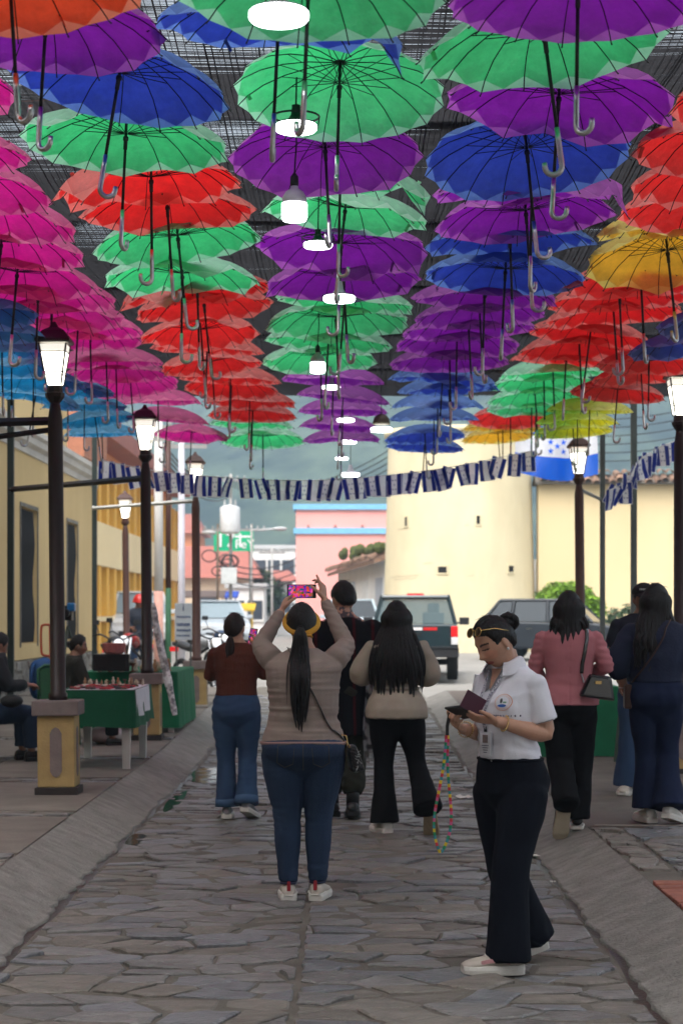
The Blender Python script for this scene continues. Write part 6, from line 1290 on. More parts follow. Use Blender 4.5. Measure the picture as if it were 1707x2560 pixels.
def hairline(v, front=0.066, back=-0.075):
    """height above the hairline in head space (positive = hair)"""
    x, y, z = v
    if y > 0.03: lim = front - 0.010 * (abs(x) / 0.06) ** 2 - (0.05 * sstep(0.055, 0.03, y))
    elif y > -0.02: lim = lerp(front - 0.055, 0.0, (0.03 - y) / 0.05)
    else: lim = lerp(0.0, back, min(1, (-0.02 - y) / 0.045))
    return z - lim
def hand(mb, wrist, d, palm, side, curl=(0.5, 0.6, 0.65, 0.7), thumb=0.5, s=1.0, spread=0.10, lift=None):
    """palm and five tapering fingers; d points to the fingertips, palm is the inward normal, side +1 right hand"""
    d = Vector(d).normalized(); pn = Vector(palm); pn = (pn - d * pn.dot(d)).normalized(); sx = d.cross(pn) * side   # sx points to the thumb side
    wv = Vector(wrist)
    prof = [(-0.02, 0.021, 0.017), (0.0, 0.024, 0.015), (0.03, 0.033, 0.015), (0.06, 0.038, 0.014), (0.082, 0.037, 0.012), (0.09, 0.03, 0.008)]
    rings = []
    for t, a, b in prof:
        c = wv + d * (t * s); rings.append([c + sx * (a * s * math.cos(q)) + pn * (b * s * math.sin(q)) for q in [2 * math.pi * k / 14 for k in range(14)]])
    mb.rings(rings)
    for k in range(4):
        off = (0.027, 0.009, -0.009, -0.026)[k] * s; L = (0.072, 0.080, 0.074, 0.058)[k] * s; r = (0.0085, 0.0088, 0.0083, 0.0072)[k] * s; c = curl[k]
        base = wv + d * (0.078 * s) + sx * off; di = (d + sx * (spread * (1.5 - k) * 0.6)).normalized(); pts = [base - di * 0.015 * s, base]; p = base; ang = 0.25 * c
        for q, fr in enumerate((0.45, 0.30, 0.25)):
            ang += c * (0.35, 0.9, 0.7)[q]; dd = di * math.cos(ang) + pn * math.sin(ang); p = p + dd * (L * fr); pts.append(p.copy())
        mb.tube(pts, [r * 1.02, r * 1.05, r, r * 0.92, r * 0.66], 10)
    b = wv + d * (0.02 * s) + sx * (0.022 * s); t1 = (sx * 0.75 + d * 0.75 + pn * 0.35 * thumb).normalized(); t2 = (d * 0.85 + sx * 0.25 + pn * 0.7 * thumb).normalized(); p1 = b + t1 * 0.04 * s; p2 = p1 + t2 * 0.032 * s; p3 = p2 + (t2 + pn * 0.2 * thumb).normalized() * 0.024 * s
    mb.tube([b - t1 * 0.01, b, p1, p2, p3], [0.012 * s, 0.0135 * s, 0.0105 * s, 0.0098 * s, 0.007 * s], 10)
def SKIN(name, c):
    m = bpy.data.materials.new(name); m.use_nodes = True; nt = m.node_tree; b = nt.nodes['Principled BSDF']; L = nt.links
    at = nt.nodes.new('ShaderNodeAttribute'); at.attribute_name = 'Col'; ns = nt.nodes.new('ShaderNodeTexNoise'); ns.inputs['Scale'].default_value = 30; mr = nt.nodes.new('ShaderNodeMapRange'); mr.inputs[3].default_value = 0.88; mr.inputs[4].default_value = 1.1
    tc = nt.nodes.new('ShaderNodeTexCoord'); L.new(tc.outputs['Object'], ns.inputs['Vector']); L.new(ns.outputs[0], mr.inputs[0]); v = nt.nodes.new('ShaderNodeVectorMath'); v.operation = 'SCALE'; L.new(at.outputs['Color'], v.inputs[0]); L.new(mr.outputs[0], v.inputs['Scale']); L.new(v.outputs[0], b.inputs['Base Color'])
    b.inputs['Roughness'].default_value = 0.48; b.inputs['Subsurface Weight'].default_value = 0.12; b.inputs['Subsurface Radius'].default_value = (0.02, 0.008, 0.005); b.inputs['Specular IOR Level'].default_value = 0.35
    m['tone'] = c; return m
SK_A = SKIN('skin_tan', (0.46, 0.255, 0.175)); SK_B = SKIN('skin_brown', (0.25, 0.125, 0.08))
HAIR = P('black_hair', (0.011, 0.009, 0.009), (0.006, 0.005, 0.005), scale=60, rough=0.42, bump=0.5, bscale=180, stretch=(1, 1, 0.08), spec=0.22)
HAIRB = P('dark_brown_hair', (0.022, 0.012, 0.009), (0.012, 0.007, 0.006), scale=60, rough=0.42, bump=0.5, bscale=180, stretch=(1, 1, 0.08), spec=0.22)
def paint(me, Hm, s, tone, feats=True, tattoo=False, eyes_open=False):
    Hi = Hm.inverted(); n = len(me.vertices); co = np.empty(n * 3, np.float32); me.vertices.foreach_get('co', co); co = co.reshape(-1, 3); col = np.tile(np.array([*tone, 1.0], np.float32), (n, 1))
    for i in range(n):
        if co[i][2] < 1.15 * s: continue
        v = (Hi @ Vector(co[i])) / s; x, y, z = v
        if y > 0.045 and feats:
            ax = abs(x); k = 0.0; c = None
            if (x / 0.026) ** 2 + ((z + 0.066) / 0.0115) ** 2 < 1: c = (0.30, 0.07, 0.06)
            elif 0.012 < ax < 0.052 and abs(z - (0.026 - 0.25 * (ax - 0.035) ** 2 * 40 + 0.0)) < 0.0042: c = (0.035, 0.02, 0.016)
            elif 0.014 < ax < 0.048 and abs(z - (-0.0005 + 3.0 * (ax - 0.031) ** 2)) < (0.0032 if not eyes_open else 0.006): c = (0.02, 0.012, 0.01)
            elif 0.014 < ax < 0.05 and 0.0 < z < 0.02: c = tuple(q * 0.8 for q in tone)
            elif (ax - 0.04) ** 2 / 0.0006 + (z + 0.03) ** 2 / 0.0005 < 1: c = (tone[0] * 1.08, tone[1] * 0.92, tone[2] * 0.9)
            if c: col[i][:3] = c
        if tattoo and z < -0.05 and y < 0.02 and noise.noise(Vector(co[i]) * 45) > -0.05 and noise.noise(Vector(co[i]) * 18 + Vector((3, 0, 0))) > -0.3: col[i][:3] = (0.06, 0.05, 0.055)
    a = me.attributes.new('Col', 'FLOAT_COLOR', 'POINT'); a.data.foreach_set('color', col.ravel())
class Person:
    def __init__(p, label, loc, rz, H=1.62, torso=TORSO_F, gx=1.0, gy=1.0, lean=0.0, skin=SK_A):
        p.s = H / 1.60; p.t = thing('person', label, 'person', loc, rz); p.torso = torso; p.gx, p.gy, p.lean = gx, gy, lean; p.skin = skin; p.b = MB(); p.bvh = {}
    def T(p, z):                                     # torso at unscaled height z
        y, rx, ry = interp(p.torso, z); f = sstep(1.36, 1.28, z); return y + p.lean * max(0, z - 0.9), rx * lerp(1, p.gx, f), ry * lerp(1, p.gy, f)
    def torso_rings(p, z0, z1, off=0.0, n=14, prof=None, pw=2.3):
        out = []
        for i in range(n + 1):
            z = lerp(z0, z1, i / n); y, rx, ry = p.T(z); o = off if prof is None else interp(prof, z)[0]; q = 0 if prof is None or len(prof[0]) < 3 else interp(prof, z)[1]
            out.append([(a * p.s, b * p.s, c * p.s) for a, b, c in ring(0, y + q, z, rx + o, ry + o, pw=pw)])
        return out
    def limb(p, mb, pts, tab, n=16, t0=0.0, t1=2.0, flat=1.0):
        a, b, c = [Vector(q) * p.s for q in pts]; N = 18; P_ = []; rad = []
        for i in range(N + 1):
            t = lerp(t0, t1, i / N)
            q = a.lerp(b, t) if t <= 1 else b.lerp(c, t - 1)
            k = max(0, 1 - abs(t - 1) / 0.25); m = (a.lerp(b, 0.8) + b.lerp(c, 0.2)) / 2; q = q.lerp(m, 0.35 * k * k)
            P_.append(q); rad.append(tuple(x * p.s for x in (interp(tab, t) * 2)[:2]))
        d0 = (P_[0] - P_[1]).normalized(); r0 = rad[0]       # rounded start so shoulders and hips have no edge
        P_ = [P_[0] + d0 * (r0[0] * 0.62), P_[0] + d0 * (r0[0] * 0.48), P_[0] + d0 * (r0[0] * 0.26)] + P_; rad = [tuple(x * f for x in r0) for f in (0.35, 0.68, 0.90)] + rad
        mb.tube(P_, rad, n, up=(0, 1, 0)); return P_
    def body(p, arms, legs, head, voxel_size=0.006, hands=(), feats=True, tattoo=False, eyes_open=False, ga=1.0, gl=1.0):
        p.arms, p.legs = arms, legs; b = p.b
        b.rings(p.torso_rings(0.74, 1.44, -0.004, 22))
        for a in arms: p.limb(b, a, [(0, 0.050 * ga), (0.35, 0.046 * ga), (0.8, 0.039 * ga), (1.0, 0.038 * ga), (1.3, 0.038 * ga), (1.7, 0.029 * ga), (2.0, 0.0245)])
        for l in legs: p.limb(b, l, [(0, 0.088 * gl), (0.3, 0.086 * gl), (0.8, 0.060 * gl), (1.0, 0.055 * gl), (1.35, 0.056 * gl), (1.75, 0.040 * gl), (2.0, 0.036)])
        pos, yaw, pitch, roll = head; p.Hm = Matrix.Translation(Vector(pos) * p.s) @ Euler((pitch, roll, yaw), 'XYZ').to_matrix().to_4x4()
        nb = Vector((0, p.T(1.36)[0], 1.34)) * p.s; nh = p.Hm @ (Vector((0, -0.018, -0.045)) * p.s); b.tube([nb, nb.lerp(nh, 0.5), nh], [0.058 * p.s * p.gx ** 0.3, 0.051 * p.s * p.gx ** 0.3, 0.052 * p.s], 18)
        b.add([p.Hm @ (v * p.s) for v in HG[0]], HG[1])
        for sx in (-1, 1):
            M = (p.Hm.to_3x3() @ Euler((R(-12), 0, R(-18 * sx))).to_matrix()); b.ball(p.Hm @ (Vector((sx * 0.075, -0.006, -0.006)) * p.s), (0.008 * p.s, 0.017 * p.s, 0.030 * p.s), 12, M=M)
        for h in hands: hand(b, Vector(h[0]) * p.s, *h[1:], s=p.s * 0.98) if not isinstance(h[-1], dict) else hand(b, Vector(h[0]) * p.s, *h[1:-1], s=p.s * 0.98, **h[-1])
        me = voxel(b, 'body', voxel_size, 2); me.materials.append(p.skin); paint(me, p.Hm, p.s, tuple(p.skin['tone']), feats, tattoo, eyes_open)
        return obj('body', me, p.t)
    def garment(p, name, mat, mb, size=0.008, wr=None, it=4, key=None):
        me = voxel(mb, name, size, it)
        if wr: displace(me, wr)
        me.materials.append(mat); o = obj(name, me, p.t)
        n = len(me.vertices); p.bvh[key or name] = BVHTree.FromPolygons([v.co for v in me.vertices], [tuple(q.vertices) for q in me.polygons]); return o
    def proj(p, key, o, d, off=0.002):
        h = p.bvh[key].ray_cast(Vector(o), Vector(d).normalized()); return (h[0] + h[1] * off) if h[0] is not None else None
    def shoe(p, ankle, yaw, pitch, upper, sole, L=0.25, kind='sneaker', lift=0.0):
        """foot at the ankle point; pitch > 0 raises the heel"""
        o = bpy.data.objects.new('shoe', None); a = Vector(ankle) * p.s
        M = Matrix.Translation((a.x, a.y, lift)) @ Matrix.Rotation(yaw, 4, 'Z') @ Matrix.Translation((0, 0.13 * p.s, 0)) @ Matrix.Rotation(-pitch, 4, 'X') @ Matrix.Translation((0, -0.13 * p.s, 0))
        k = L / 0.25 * p.s; pts = []; 
        secs = [(-0.065, 0.022, 0.03, 0.05), (-0.055, 0.033, 0.025, 0.085), (-0.03, 0.038, 0.022, 0.098), (0.0, 0.038, 0.022, 0.10), (0.03, 0.038, 0.022, 0.098), (0.06, 0.040, 0.022, 0.086), (0.10, 0.044, 0.022, 0.074), (0.14, 0.045, 0.022, 0.066), (0.17, 0.038, 0.024, 0.058), (0.188, 0.022, 0.028, 0.048)]
        mb = MB(); rings = []
        for y, hw, z0, z1 in secs: rings.append([M @ (Vector((hw * math.cos(q), y, (z0 + z1) / 2 + (z1 - z0) / 2 * math.sin(q))) * k) for q in [2 * math.pi * i / 16 for i in range(16)]])
        mb.rings(rings); up = mb.build('shoe', upper, p.t, smooth=True)
        mb = MB(); rings = []
        for y, hw, z0, z1 in secs:
            f = (y + 0.065) / 0.25; toe = 0.010 * sstep(0.75, 1.0, f); th = 0.040 if kind == 'sneaker' else 0.022; hh = hw + 0.006
            rings.append([M @ (Vector(q) * k) for q in ((-hh, y, toe), (hh, y, toe), (hh + 0.003, y, th * 0.6), (hh - 0.002, y, th), (-hh + 0.002, y, th), (-hh - 0.003, y, th * 0.6))])
        mb.rings(rings); mb.build('sole', sole, up, bevel=0.003)
        return up, M, k
    def cap_hair(p, mat, front=0.066, back=-0.075, thick=0.012, ponytail=None, groove=0.0015, parting=False):
        vs, fs = HG; mb = MB(); new = []
        for v in vs:
            h = hairline(v, front, back); d = v.normalized(); o = -0.004 + 0.0055 * sstep(-0.006, 0.004, h) + thick * sstep(0.0, 0.03, h); a = math.atan2(v.x, v.z); o += groove * math.sin(a * 42 + 3 * noise.noise(v * 20))
            if parting and abs(v.x) < 0.006 and v.y > 0.0: o -= 0.006
            new.append(p.Hm @ ((v + d * o) * p.s))
        keep = [f for f in fs if max(hairline(vs[i], front, back) for i in f) > 0]
        used = sorted({i for f in keep for i in f}); mp = {i: k for k, i in enumerate(used)}
        mb.add([new[i] for i in used], [tuple(mp[i] for i in f) for f in keep]); rr = random.Random(len(used))
        for k in range(46):
            v = vs[rr.choice(used)]
            if hairline(v, front, back) < 0.012: continue
            d = v.normalized(); tn = d.cross(Vector((rr.uniform(-1, 1), rr.uniform(-1, 1), 0.2))).normalized(); a = v + d * thick * 0.9; mb.tube([p.Hm @ (q * p.s) for q in (a, a + tn * 0.02 + d * 0.003, a + tn * 0.045 + d * rr.uniform(-0.002, 0.006))], [0.0016, 0.0013, 0.0004], 4)
        return mb
    def lock(p, mb, pts, r, n=6, world=False, flat=0.55):
        P_ = catmull(pts, 5); k = len(P_); rr = [r * (0.55 + 0.45 * min(1, i / (k * 0.2))) * (1 - 0.92 * max(0, (i / (k - 1) - 0.45) / 0.55) ** 1.6) for i in range(k)]
        mb.tube(P_, [max(0.0012, q) * p.s for q in rr], n, flat=flat)
def strap_path(p, key, pts, off=0.004):
    """pull a polyline onto a garment's surface from outside"""
    out = []; bv = p.bvh[key]
    for q in pts:
        loc, nrm, i, d = bv.find_nearest(Vector(q)); out.append(loc + nrm * off)
    return out
DENIM = P('blue_denim', (0.036, 0.078, 0.165), (0.020, 0.044, 0.10), scale=5, rough=0.85, bump=0.5, bscale=420, stretch=(1, 1, 0.5)); DENIMD = P('dark_denim', (0.020, 0.042, 0.092), (0.011, 0.024, 0.056), scale=5, rough=0.85, bump=0.5, bscale=420, stretch=(1, 1, 0.5))
NAVY = P('navy_trouser', (0.0045, 0.006, 0.012), (0.003, 0.004, 0.008), scale=6, rough=0.85, bump=0.25, bscale=300, spec=0.12); BLKT = P('black_trouser', (0.005, 0.005, 0.006), (0.003, 0.003, 0.004), scale=6, rough=0.85, bump=0.25, bscale=300, spec=0.12)
WHITEK = P('white_knit', (0.72, 0.72, 0.78), (0.64, 0.64, 0.71), scale=6, rough=0.85, bump=0.25, bscale=350); GOLD = P('gold', (0.75, 0.52, 0.2), rough=0.25, metal=1.0)
SHW = P('shoe_white', (0.62, 0.60, 0.55), (0.52, 0.50, 0.46), scale=20, rough=0.6); SHB = P('shoe_beige', (0.50, 0.45, 0.39), (0.42, 0.37, 0.32), scale=20, rough=0.65); SHP = P('shoe_pink', (0.45, 0.22, 0.23), rough=0.6); SHK = P('shoe_black', (0.012, 0.012, 0.013), rough=0.35); TAN = P('sole_tan', (0.33, 0.25, 0.16), (0.25, 0.19, 0.12), scale=15, rough=0.8, bump=0.5)

# ---- woman in the white polo reading a phone
def polo():
    X, Y = 0.735, 6.86; p = Person('woman in white polo shirt and navy trousers looking down at a phone', (X, Y, 0.012), R(133.8), 1.60, gx=0.93, gy=1.04, lean=0.06)
    la = [(-0.140, 0.005, 1.285), (-0.180, -0.045, 1.055), (-0.085, 0.195, 1.125)]; ra = [(0.140, 0.005, 1.285), (0.175, -0.01, 1.05), (0.075, 0.235, 1.085)]
    ll = [(-0.085, 0.0, 0.80), (-0.085, 0.10, 0.46), (-0.085, 0.115, 0.09)]; rl = [(0.085, 0.0, 0.80), (0.08, -0.05, 0.45), (0.06, -0.235, 0.10)]
    p.body([la, ra], [ll, rl], ((0.0, 0.108, 1.470), R(-14), R(-27), R(4)), 0.0042,
           [(la[2], (0.45, 0.80, 0.12), (0.35, -0.15, 0.9), -1, (0.25, 0.3, 0.35, 0.5), 0.2), (ra[2], (-0.22, 0.85, 0.28), (-0.5, -0.1, 0.85), 1, (0.9, 1.0, 1.0, 1.0), 0.5)], ga=1.05)
    mb = MB(); prof = [(0.93, 0.008, 0), (1.0, 0.016, 0.004), (1.08, 0.020, 0.006), (1.16, 0.022, 0.012), (1.22, 0.018, 0.010), (1.29, 0.012, 0), (1.35, 0.010, 0), (1.37, 0.012, 0)]
    mb.rings(p.torso_rings(0.945, 1.375, 0, 18, prof, pw=2.2))
    for s in (-1, 1): mb.ball((s * 0.07, 0.075 + 0.06 * 0.3, 1.185), (0.072, 0.062, 0.07), 14)
    for a in (la, ra): p.limb(mb, a, [(0, 0.058), (0.25, 0.060), (0.7, 0.062), (0.74, 0.060)], t0=-0.02, t1=0.72)
    top = p.garment('polo_shirt', WHITEK, mb, 0.0065, folds(0.009, 8, 13, 3, lambda z: 0.45 + 0.9 * sstep(1.12, 1.0, z)))
    for a in (la, ra):                                # ribbed sleeve edge with grey line
        A, B = Vector(a[0]), Vector(a[1]); c = A.lerp(B, 0.715); d = (B - A).normalized(); u = d.orthogonal().normalized(); w_ = d.cross(u)
        m2 = MB(); m2.tube([c + (u * math.cos(q) + w_ * math.sin(q)) * 0.0595 for q in [2 * math.pi * k / 28 for k in range(28)]], 0.0022, 5, closed=True); m2.build('sleeve_piping', P('grey_piping', (0.14, 0.14, 0.16)), top, smooth=True)
    # collar, placket
    def coll(u, v):
        a = R(lerp(32, 328, u)) + math.pi / 2; yc = p.T(1.38)[0] + 0.012; r = lerp(0.058, 0.094, v ** 0.8); z = 1.408 - 0.055 * v ** 1.4 - 0.028 * sstep(0.5, 1.0, abs(u - 0.5) * 2); q = 1 + 0.15 * sstep(0.6, 1.0, abs(u - 0.5) * 2) * v
        return Vector((r * q * math.cos(a) * 1.08, yc + r * q * math.sin(a), z + 0.010 * math.sin(v * math.pi)))
    mb = MB(); mb.grid(coll, 40, 6); mb.grid(lambda u, v: coll(u, v) + Vector((0, 0, -0.004)), 40, 6); mb.build('collar', WHITEK, top, smooth=True)
    def onto(x, z, off): return p.proj('polo_shirt', (x, 0.5, z), (0, -1, 0), off)
    GREYK = P('grey_placket', (0.16, 0.16, 0.18), rough=0.8)
    def strip(name, quads, mat, par, off=0.0025):
        m2 = MB()
        for (xa, za), (xb, zb), (xc, zc), (xd, zd) in quads:
            n = 6
            def fn(u, v): x = lerp(lerp(xa, xb, u), lerp(xd, xc, u), v); z = lerp(lerp(za, zb, u), lerp(zd, zc, u), v); q = onto(x, z, off); return q if q is not None else Vector((x, 0.1, z))
            m2.grid(fn, n, n)
        return m2.build(name, mat, par, smooth=True)
    strip('neck_opening', [((-0.030, 1.352), (0.030, 1.352), (0.004, 1.262), (-0.004, 1.262))], P('chest_skin', (0.43, 0.235, 0.16), rough=0.5), top, 0.004)
    strip('placket', [((-0.046, 1.352), (-0.030, 1.352), (-0.004, 1.255), (-0.018, 1.245)), ((0.030, 1.352), (0.046, 1.352), (0.018, 1.245), (0.004, 1.255))], GREYK, top, 0.006)
    # chest emblem and print
    def disc(name, cx, cz, rx, rz, mat, off):
        m2 = MB(); pts = [onto(cx + rx * math.cos(a), cz + rz * math.sin(a), off) for a in [2 * math.pi * k / 20 for k in range(20)]]; c = onto(cx, cz, off); pts = [q if q is not None else c for q in pts]; m2.add(pts + [c], [(k, (k + 1) % 20, 20) for k in range(20)]); return m2.build(name, mat, top)
    ex, ez = -0.088, 1.205
    disc('emblem', ex, ez, 0.036, 0.036, P('emblem_orange', (0.75, 0.36, 0.22)), 0.0035); disc('emblem', ex, ez, 0.033, 0.033, WHITEK, 0.0045); disc('emblem', ex, ez, 0.029, 0.029, P('emblem_pink', (0.8, 0.6, 0.55)), 0.0055); disc('emblem', ex, ez, 0.026, 0.026, WHITEK, 0.0065)
    disc('emblem', ex, ez - 0.014, 0.018, 0.006, P('emblem_blue', (0.05, 0.14, 0.5)), 0.0075); disc('emblem', ex + 0.004, ez + 0.006, 0.005, 0.010, P('emblem_dark', (0.08, 0.08, 0.09)), 0.0075); disc('emblem', ex - 0.010, ez + 0.0, 0.008, 0.003, P('emblem_green', (0.15, 0.35, 0.2)), 0.0075)
    INK = P('print_ink', (0.07, 0.07, 0.12)); m2 = MB(); rr = random.Random(2); x = -0.14
    while x < -0.035:
        wd = rr.uniform(0.004, 0.008); q = onto(x, ez - 0.058, 0.003)
        if q is not None: m2.box(q, (wd, 0.002, 0.0075), None)
        x += wd + 0.0035
    m2.build('chest_print', INK, top)
    # trousers
    mb = MB(); mb.rings(p.torso_rings(0.67, 0.965, 0, 14, [(0.67, 0.012, 0), (0.80, 0.016, -0.004), (0.86, 0.014, -0.006), (0.93, 0.010, 0), (0.97, 0.008, 0)]))
    for l, k in ((ll, 1), (rl, 2)):
        e = list(l); e[2] = (l[2][0], l[2][1] + (-0.005 if k == 1 else 0.0), 0.062 if k == 1 else 0.095)
        p.limb(mb, e, [(0, 0.108), (0.3, 0.106), (0.8, 0.088), (1.0, 0.084), (1.4, 0.084), (1.8, 0.090), (2.0, 0.096)], flat=1.0)
    tr = p.garment('trousers', NAVY, mb, 0.008, folds(0.009, 9, 4, 9, lambda z: 0.6 + 0.8 * sstep(0.4, 0.1, z)), 9)
    m2 = MB(); rg = [Vector(q) for q in p.torso_rings(0.945, 0.95, 0.013, 1)[0]]; m2.tube(rg, 0.007, 6, closed=True); m2.build('waistband', NAVY, tr, smooth=True)
    q = p.proj('trousers', (0, 0.5, 0.945), (0, -1, 0), 0.003); m2 = MB(); m2.ball(q, (0.008, 0.004, 0.008), 10); m2.build('waist_button', CHROME, tr)
    for l, yaw, pit, lf in ((ll, R(-34), 0.0, 0.0), (rl, R(-24), R(16), 0.0)):
        up, M, k = p.shoe(l[2], yaw, pit, SHB, SHW, 0.275, lift=lf)
        m2 = MB()
        for s in (-1, 1): m2.grid(lambda u, v: M @ (Vector((s * (0.0385 + 0.0095 * math.sin(0.4 + u * 2.2) * (1 - 0.35 * v)), lerp(0.0, 0.12, u), lerp(0.044, 0.060, v) + 0.010 * math.sin(u * 3.0))) * k), 6, 3)
        m2.build('pink_panel', SHP, up)
        m2 = MB()
        for q in range(4): m2.tube([M @ (Vector((-0.024, 0.045 + q * 0.016, 0.092 - q * 0.006)) * k), M @ (Vector((0, 0.046 + q * 0.016, 0.100 - q * 0.006)) * k), M @ (Vector((0.024, 0.045 + q * 0.016, 0.092 - q * 0.006)) * k)], 0.003, 5)
        m2.build('laces', SHW, up)
    # hair, bun, earring
    mb = p.cap_hair(HAIR, 0.062, -0.07, 0.013, parting=True)
    for k in range(9):
        a = k * 0.7; c = p.Hm @ (Vector((0, -0.108, 0.045)) * p.s); M = p.Hm.to_3x3(); r = 0.03
        mb.tube([c + M @ Vector((r * math.cos(a + q), -0.010 + 0.016 * math.sin(q * 1.5 + k), r * math.sin(a + q))) for q in [0, 0.5, 1.0, 1.5, 2.0, 2.6]], [0.010, 0.015, 0.017, 0.017, 0.014, 0.006], 8)
    mb.ball(p.Hm @ (Vector((0, -0.105, 0.045)) * p.s), 0.034, 12); mb.build('hair', HAIR, p.t, smooth=True)
    for s in (-1, 1): m2 = MB(); m2.ball(p.Hm @ (Vector((s * 0.082, 0.0, -0.036)) * p.s), 0.0065, 8); m2.build('earring', P('crystal', (0.8, 0.8, 0.8), rough=0.1), p.t)
    W = Matrix.Translation((X, Y, 0.012)) @ Matrix.Rotation(R(133.8), 4, 'Z')
    def place(o): o.matrix_world = W @ o.matrix_world; return o
    # sunglasses on the head
    t = thing('sunglasses', 'round gold framed sunglasses pushed up on the dark hair', 'sunglasses'); t.matrix_world = W
    G = p.Hm @ Matrix.Translation(Vector((0, 0.075, 0.088)) * p.s) @ Euler((R(38), 0, 0)).to_matrix().to_4x4()
    for s in (-1, 1):
        pts = [G @ Vector((s * 0.032 + 0.023 * math.cos(a), 0, 0.021 * math.sin(a))) for a in [2 * math.pi * k / 20 for k in range(20)]]
        m2 = MB(); m2.tube(pts, 0.0022, 5, closed=True); m2.build('frame', GOLD, t, smooth=True); m2 = MB(); m2.add(pts + [G @ Vector((s * 0.032, 0.003, 0))], [(k, (k + 1) % 20, 20) for k in range(20)]); m2.build('lens', P('lens_brown', (0.02, 0.008, 0.006), rough=0.06, spec=0.6), t)
        m2 = MB(); m2.tube([G @ Vector((s * 0.055, 0, 0.006)), p.Hm @ Vector((s * 0.085, 0.02, 0.075)), p.Hm @ Vector((s * 0.088, -0.035, 0.035))], 0.0024, 5); m2.build('temple', GOLD, t, smooth=True)
    m2 = MB(); m2.tube([G @ Vector((-0.009, 0, 0.006)), G @ Vector((0, 0.003, 0.011)), G @ Vector((0.009, 0, 0.006))], 0.0022, 5); m2.build('bridge', GOLD, t)
    # phone in a folio case
    t = thing('phone', 'phone in an open purple folio case held in both hands', 'phone'); t.matrix_world = W
    B = Matrix.Translation((0.0, 0.325, 1.165)) @ Euler((R(20), R(8), R(12))).to_matrix().to_4x4()
    m2 = MB(); m2.box((0, 0, 0), (0.078, 0.155, 0.009)); m2.v = [tuple(B @ Vector(v)) for v in m2.v]; m2.build('phone_body', BLKP, t, bevel=0.003)
    m2 = MB(); m2.box((0, 0, 0.0052), (0.07, 0.145, 0.001)); m2.v = [tuple(B @ Vector(v)) for v in m2.v]; m2.build('screen', P('dim_screen', (0.02, 0.022, 0.025), rough=0.1), t)
    Cv = B @ Matrix.Translation((-0.040, 0, 0.0)) @ Euler((0, R(62), 0)).to_matrix().to_4x4()
    m2 = MB(); m2.box((-0.04, 0, 0.0), (0.08, 0.158, 0.004)); m2.v = [tuple(Cv @ Vector(v)) for v in m2.v]; m2.build('folio_cover', P('folio_purple', (0.09, 0.03, 0.05), rough=0.6), t, bevel=0.0015)
    m2 = MB(); m2.box((-0.04, 0, 0.0032), (0.07, 0.146, 0.002)); m2.v = [tuple(Cv @ Vector(v)) for v in m2.v]; m2.build('folio_lining', P('folio_grey', (0.17, 0.16, 0.17), rough=0.8), t)
    # ID badge
    t = thing('id_badge', 'clear ID badge on a printed neck lanyard at the waist', 'badge'); t.matrix_world = W
    bz = 0.985; q = p.proj('polo_shirt', (0.015, 0.5, bz + 0.03), (0, -1, 0), 0.014); q = q if q is not None else Vector((0, 0.16, bz))
    m2 = MB(); m2.box(q + Vector((0, 0.0, 0)), (0.070, 0.004, 0.112)); m2.build('holder', P('clear_plastic', (0.62, 0.64, 0.70), rough=0.15), t, bevel=0.004)
    m2 = MB(); m2.box(q + Vector((0, 0.003, 0)), (0.058, 0.002, 0.098)); m2.build('card', P('card_white', (0.68, 0.68, 0.74), rough=0.5), t)
    m2 = MB(); m2.box(q + Vector((0, 0.0045, 0.024)), (0.030, 0.002, 0.036)); m2.build('portrait', P('card_photo', (0.35, 0.24, 0.22), (0.12, 0.1, 0.1), scale=60), t)
    m2 = MB()
    for k in range(4): m2.box(q + Vector((0, 0.0045, -0.006 - 0.010 * k)), (0.04 - 0.006 * k, 0.002, 0.003))
    m2.build('card_print', INK, t)
    m2 = MB(); m2.box(q + Vector((0, 0.002, 0.075)), (0.016, 0.008, 0.04)); m2.build('clip', BLACK, t, bevel=0.002)
    LY = P('lanyard_white', (0.6, 0.6, 0.66), (0.12, 0.12, 0.18), scale=120, contrast=0.1, rough=0.8)
    for s in (-1, 1):
        pts = []
        for k in range(14):
            f = k / 13; x = s * lerp(0.050, 0.0, f ** 0.9) + 0.015 * f; z = lerp(1.35, bz + 0.10, f); h = onto(x, z, 0.006); pts.append(h if h is not None else Vector((x, 0.13, z)))
        m2 = MB(); m2.tube(pts, 0.0075, 6, flat=0.25, up=(0, 1, 0)); m2.build('lanyard', LY, t, smooth=True)
    # colourful dangling wrist strap
    t = thing('wrist_strap', 'long bright woven strap in red, green and yellow dangling from her hand', 'strap'); t.matrix_world = W
    cols = [P('strap_%d' % k, c, rough=0.7) for k, c in enumerate([(0.55, 0.04, 0.06), (0.02, 0.25, 0.12), (0.7, 0.5, 0.03), (0.6, 0.1, 0.25), (0.05, 0.25, 0.3)])]
    top_ = Vector((0.085, 0.325, 1.06)); L_ = 0.52
    for s in (-1, 1):
        N = 34
        for k in range(N):
            def P2(f): wdt = 0.004 + 0.034 * math.sin(math.pi * min(1, f ** 2.2 * 1.0)) ** 1.0; return top_ + Vector((0.02 * f + s * wdt * 0.69, s * wdt * 0.72 + 0.02 * f, -L_ * f - (0.012 if False else 0)))
            m2 = MB(); m2.tube([P2(k / N), P2((k + 1) / N)], 0.0085, 6, flat=0.6); m2.build('woven_patch', cols[(k * 3 + (0 if s > 0 else 2) + (k // 4)) % 5], t)
    m2 = MB(); m2.tube([top_ + Vector((-0.015, 0.0, 0.10)), top_ + Vector((0, 0, 0.04)), top_], 0.010, 6, flat=0.5); m2.build('loop', BLKP, t)
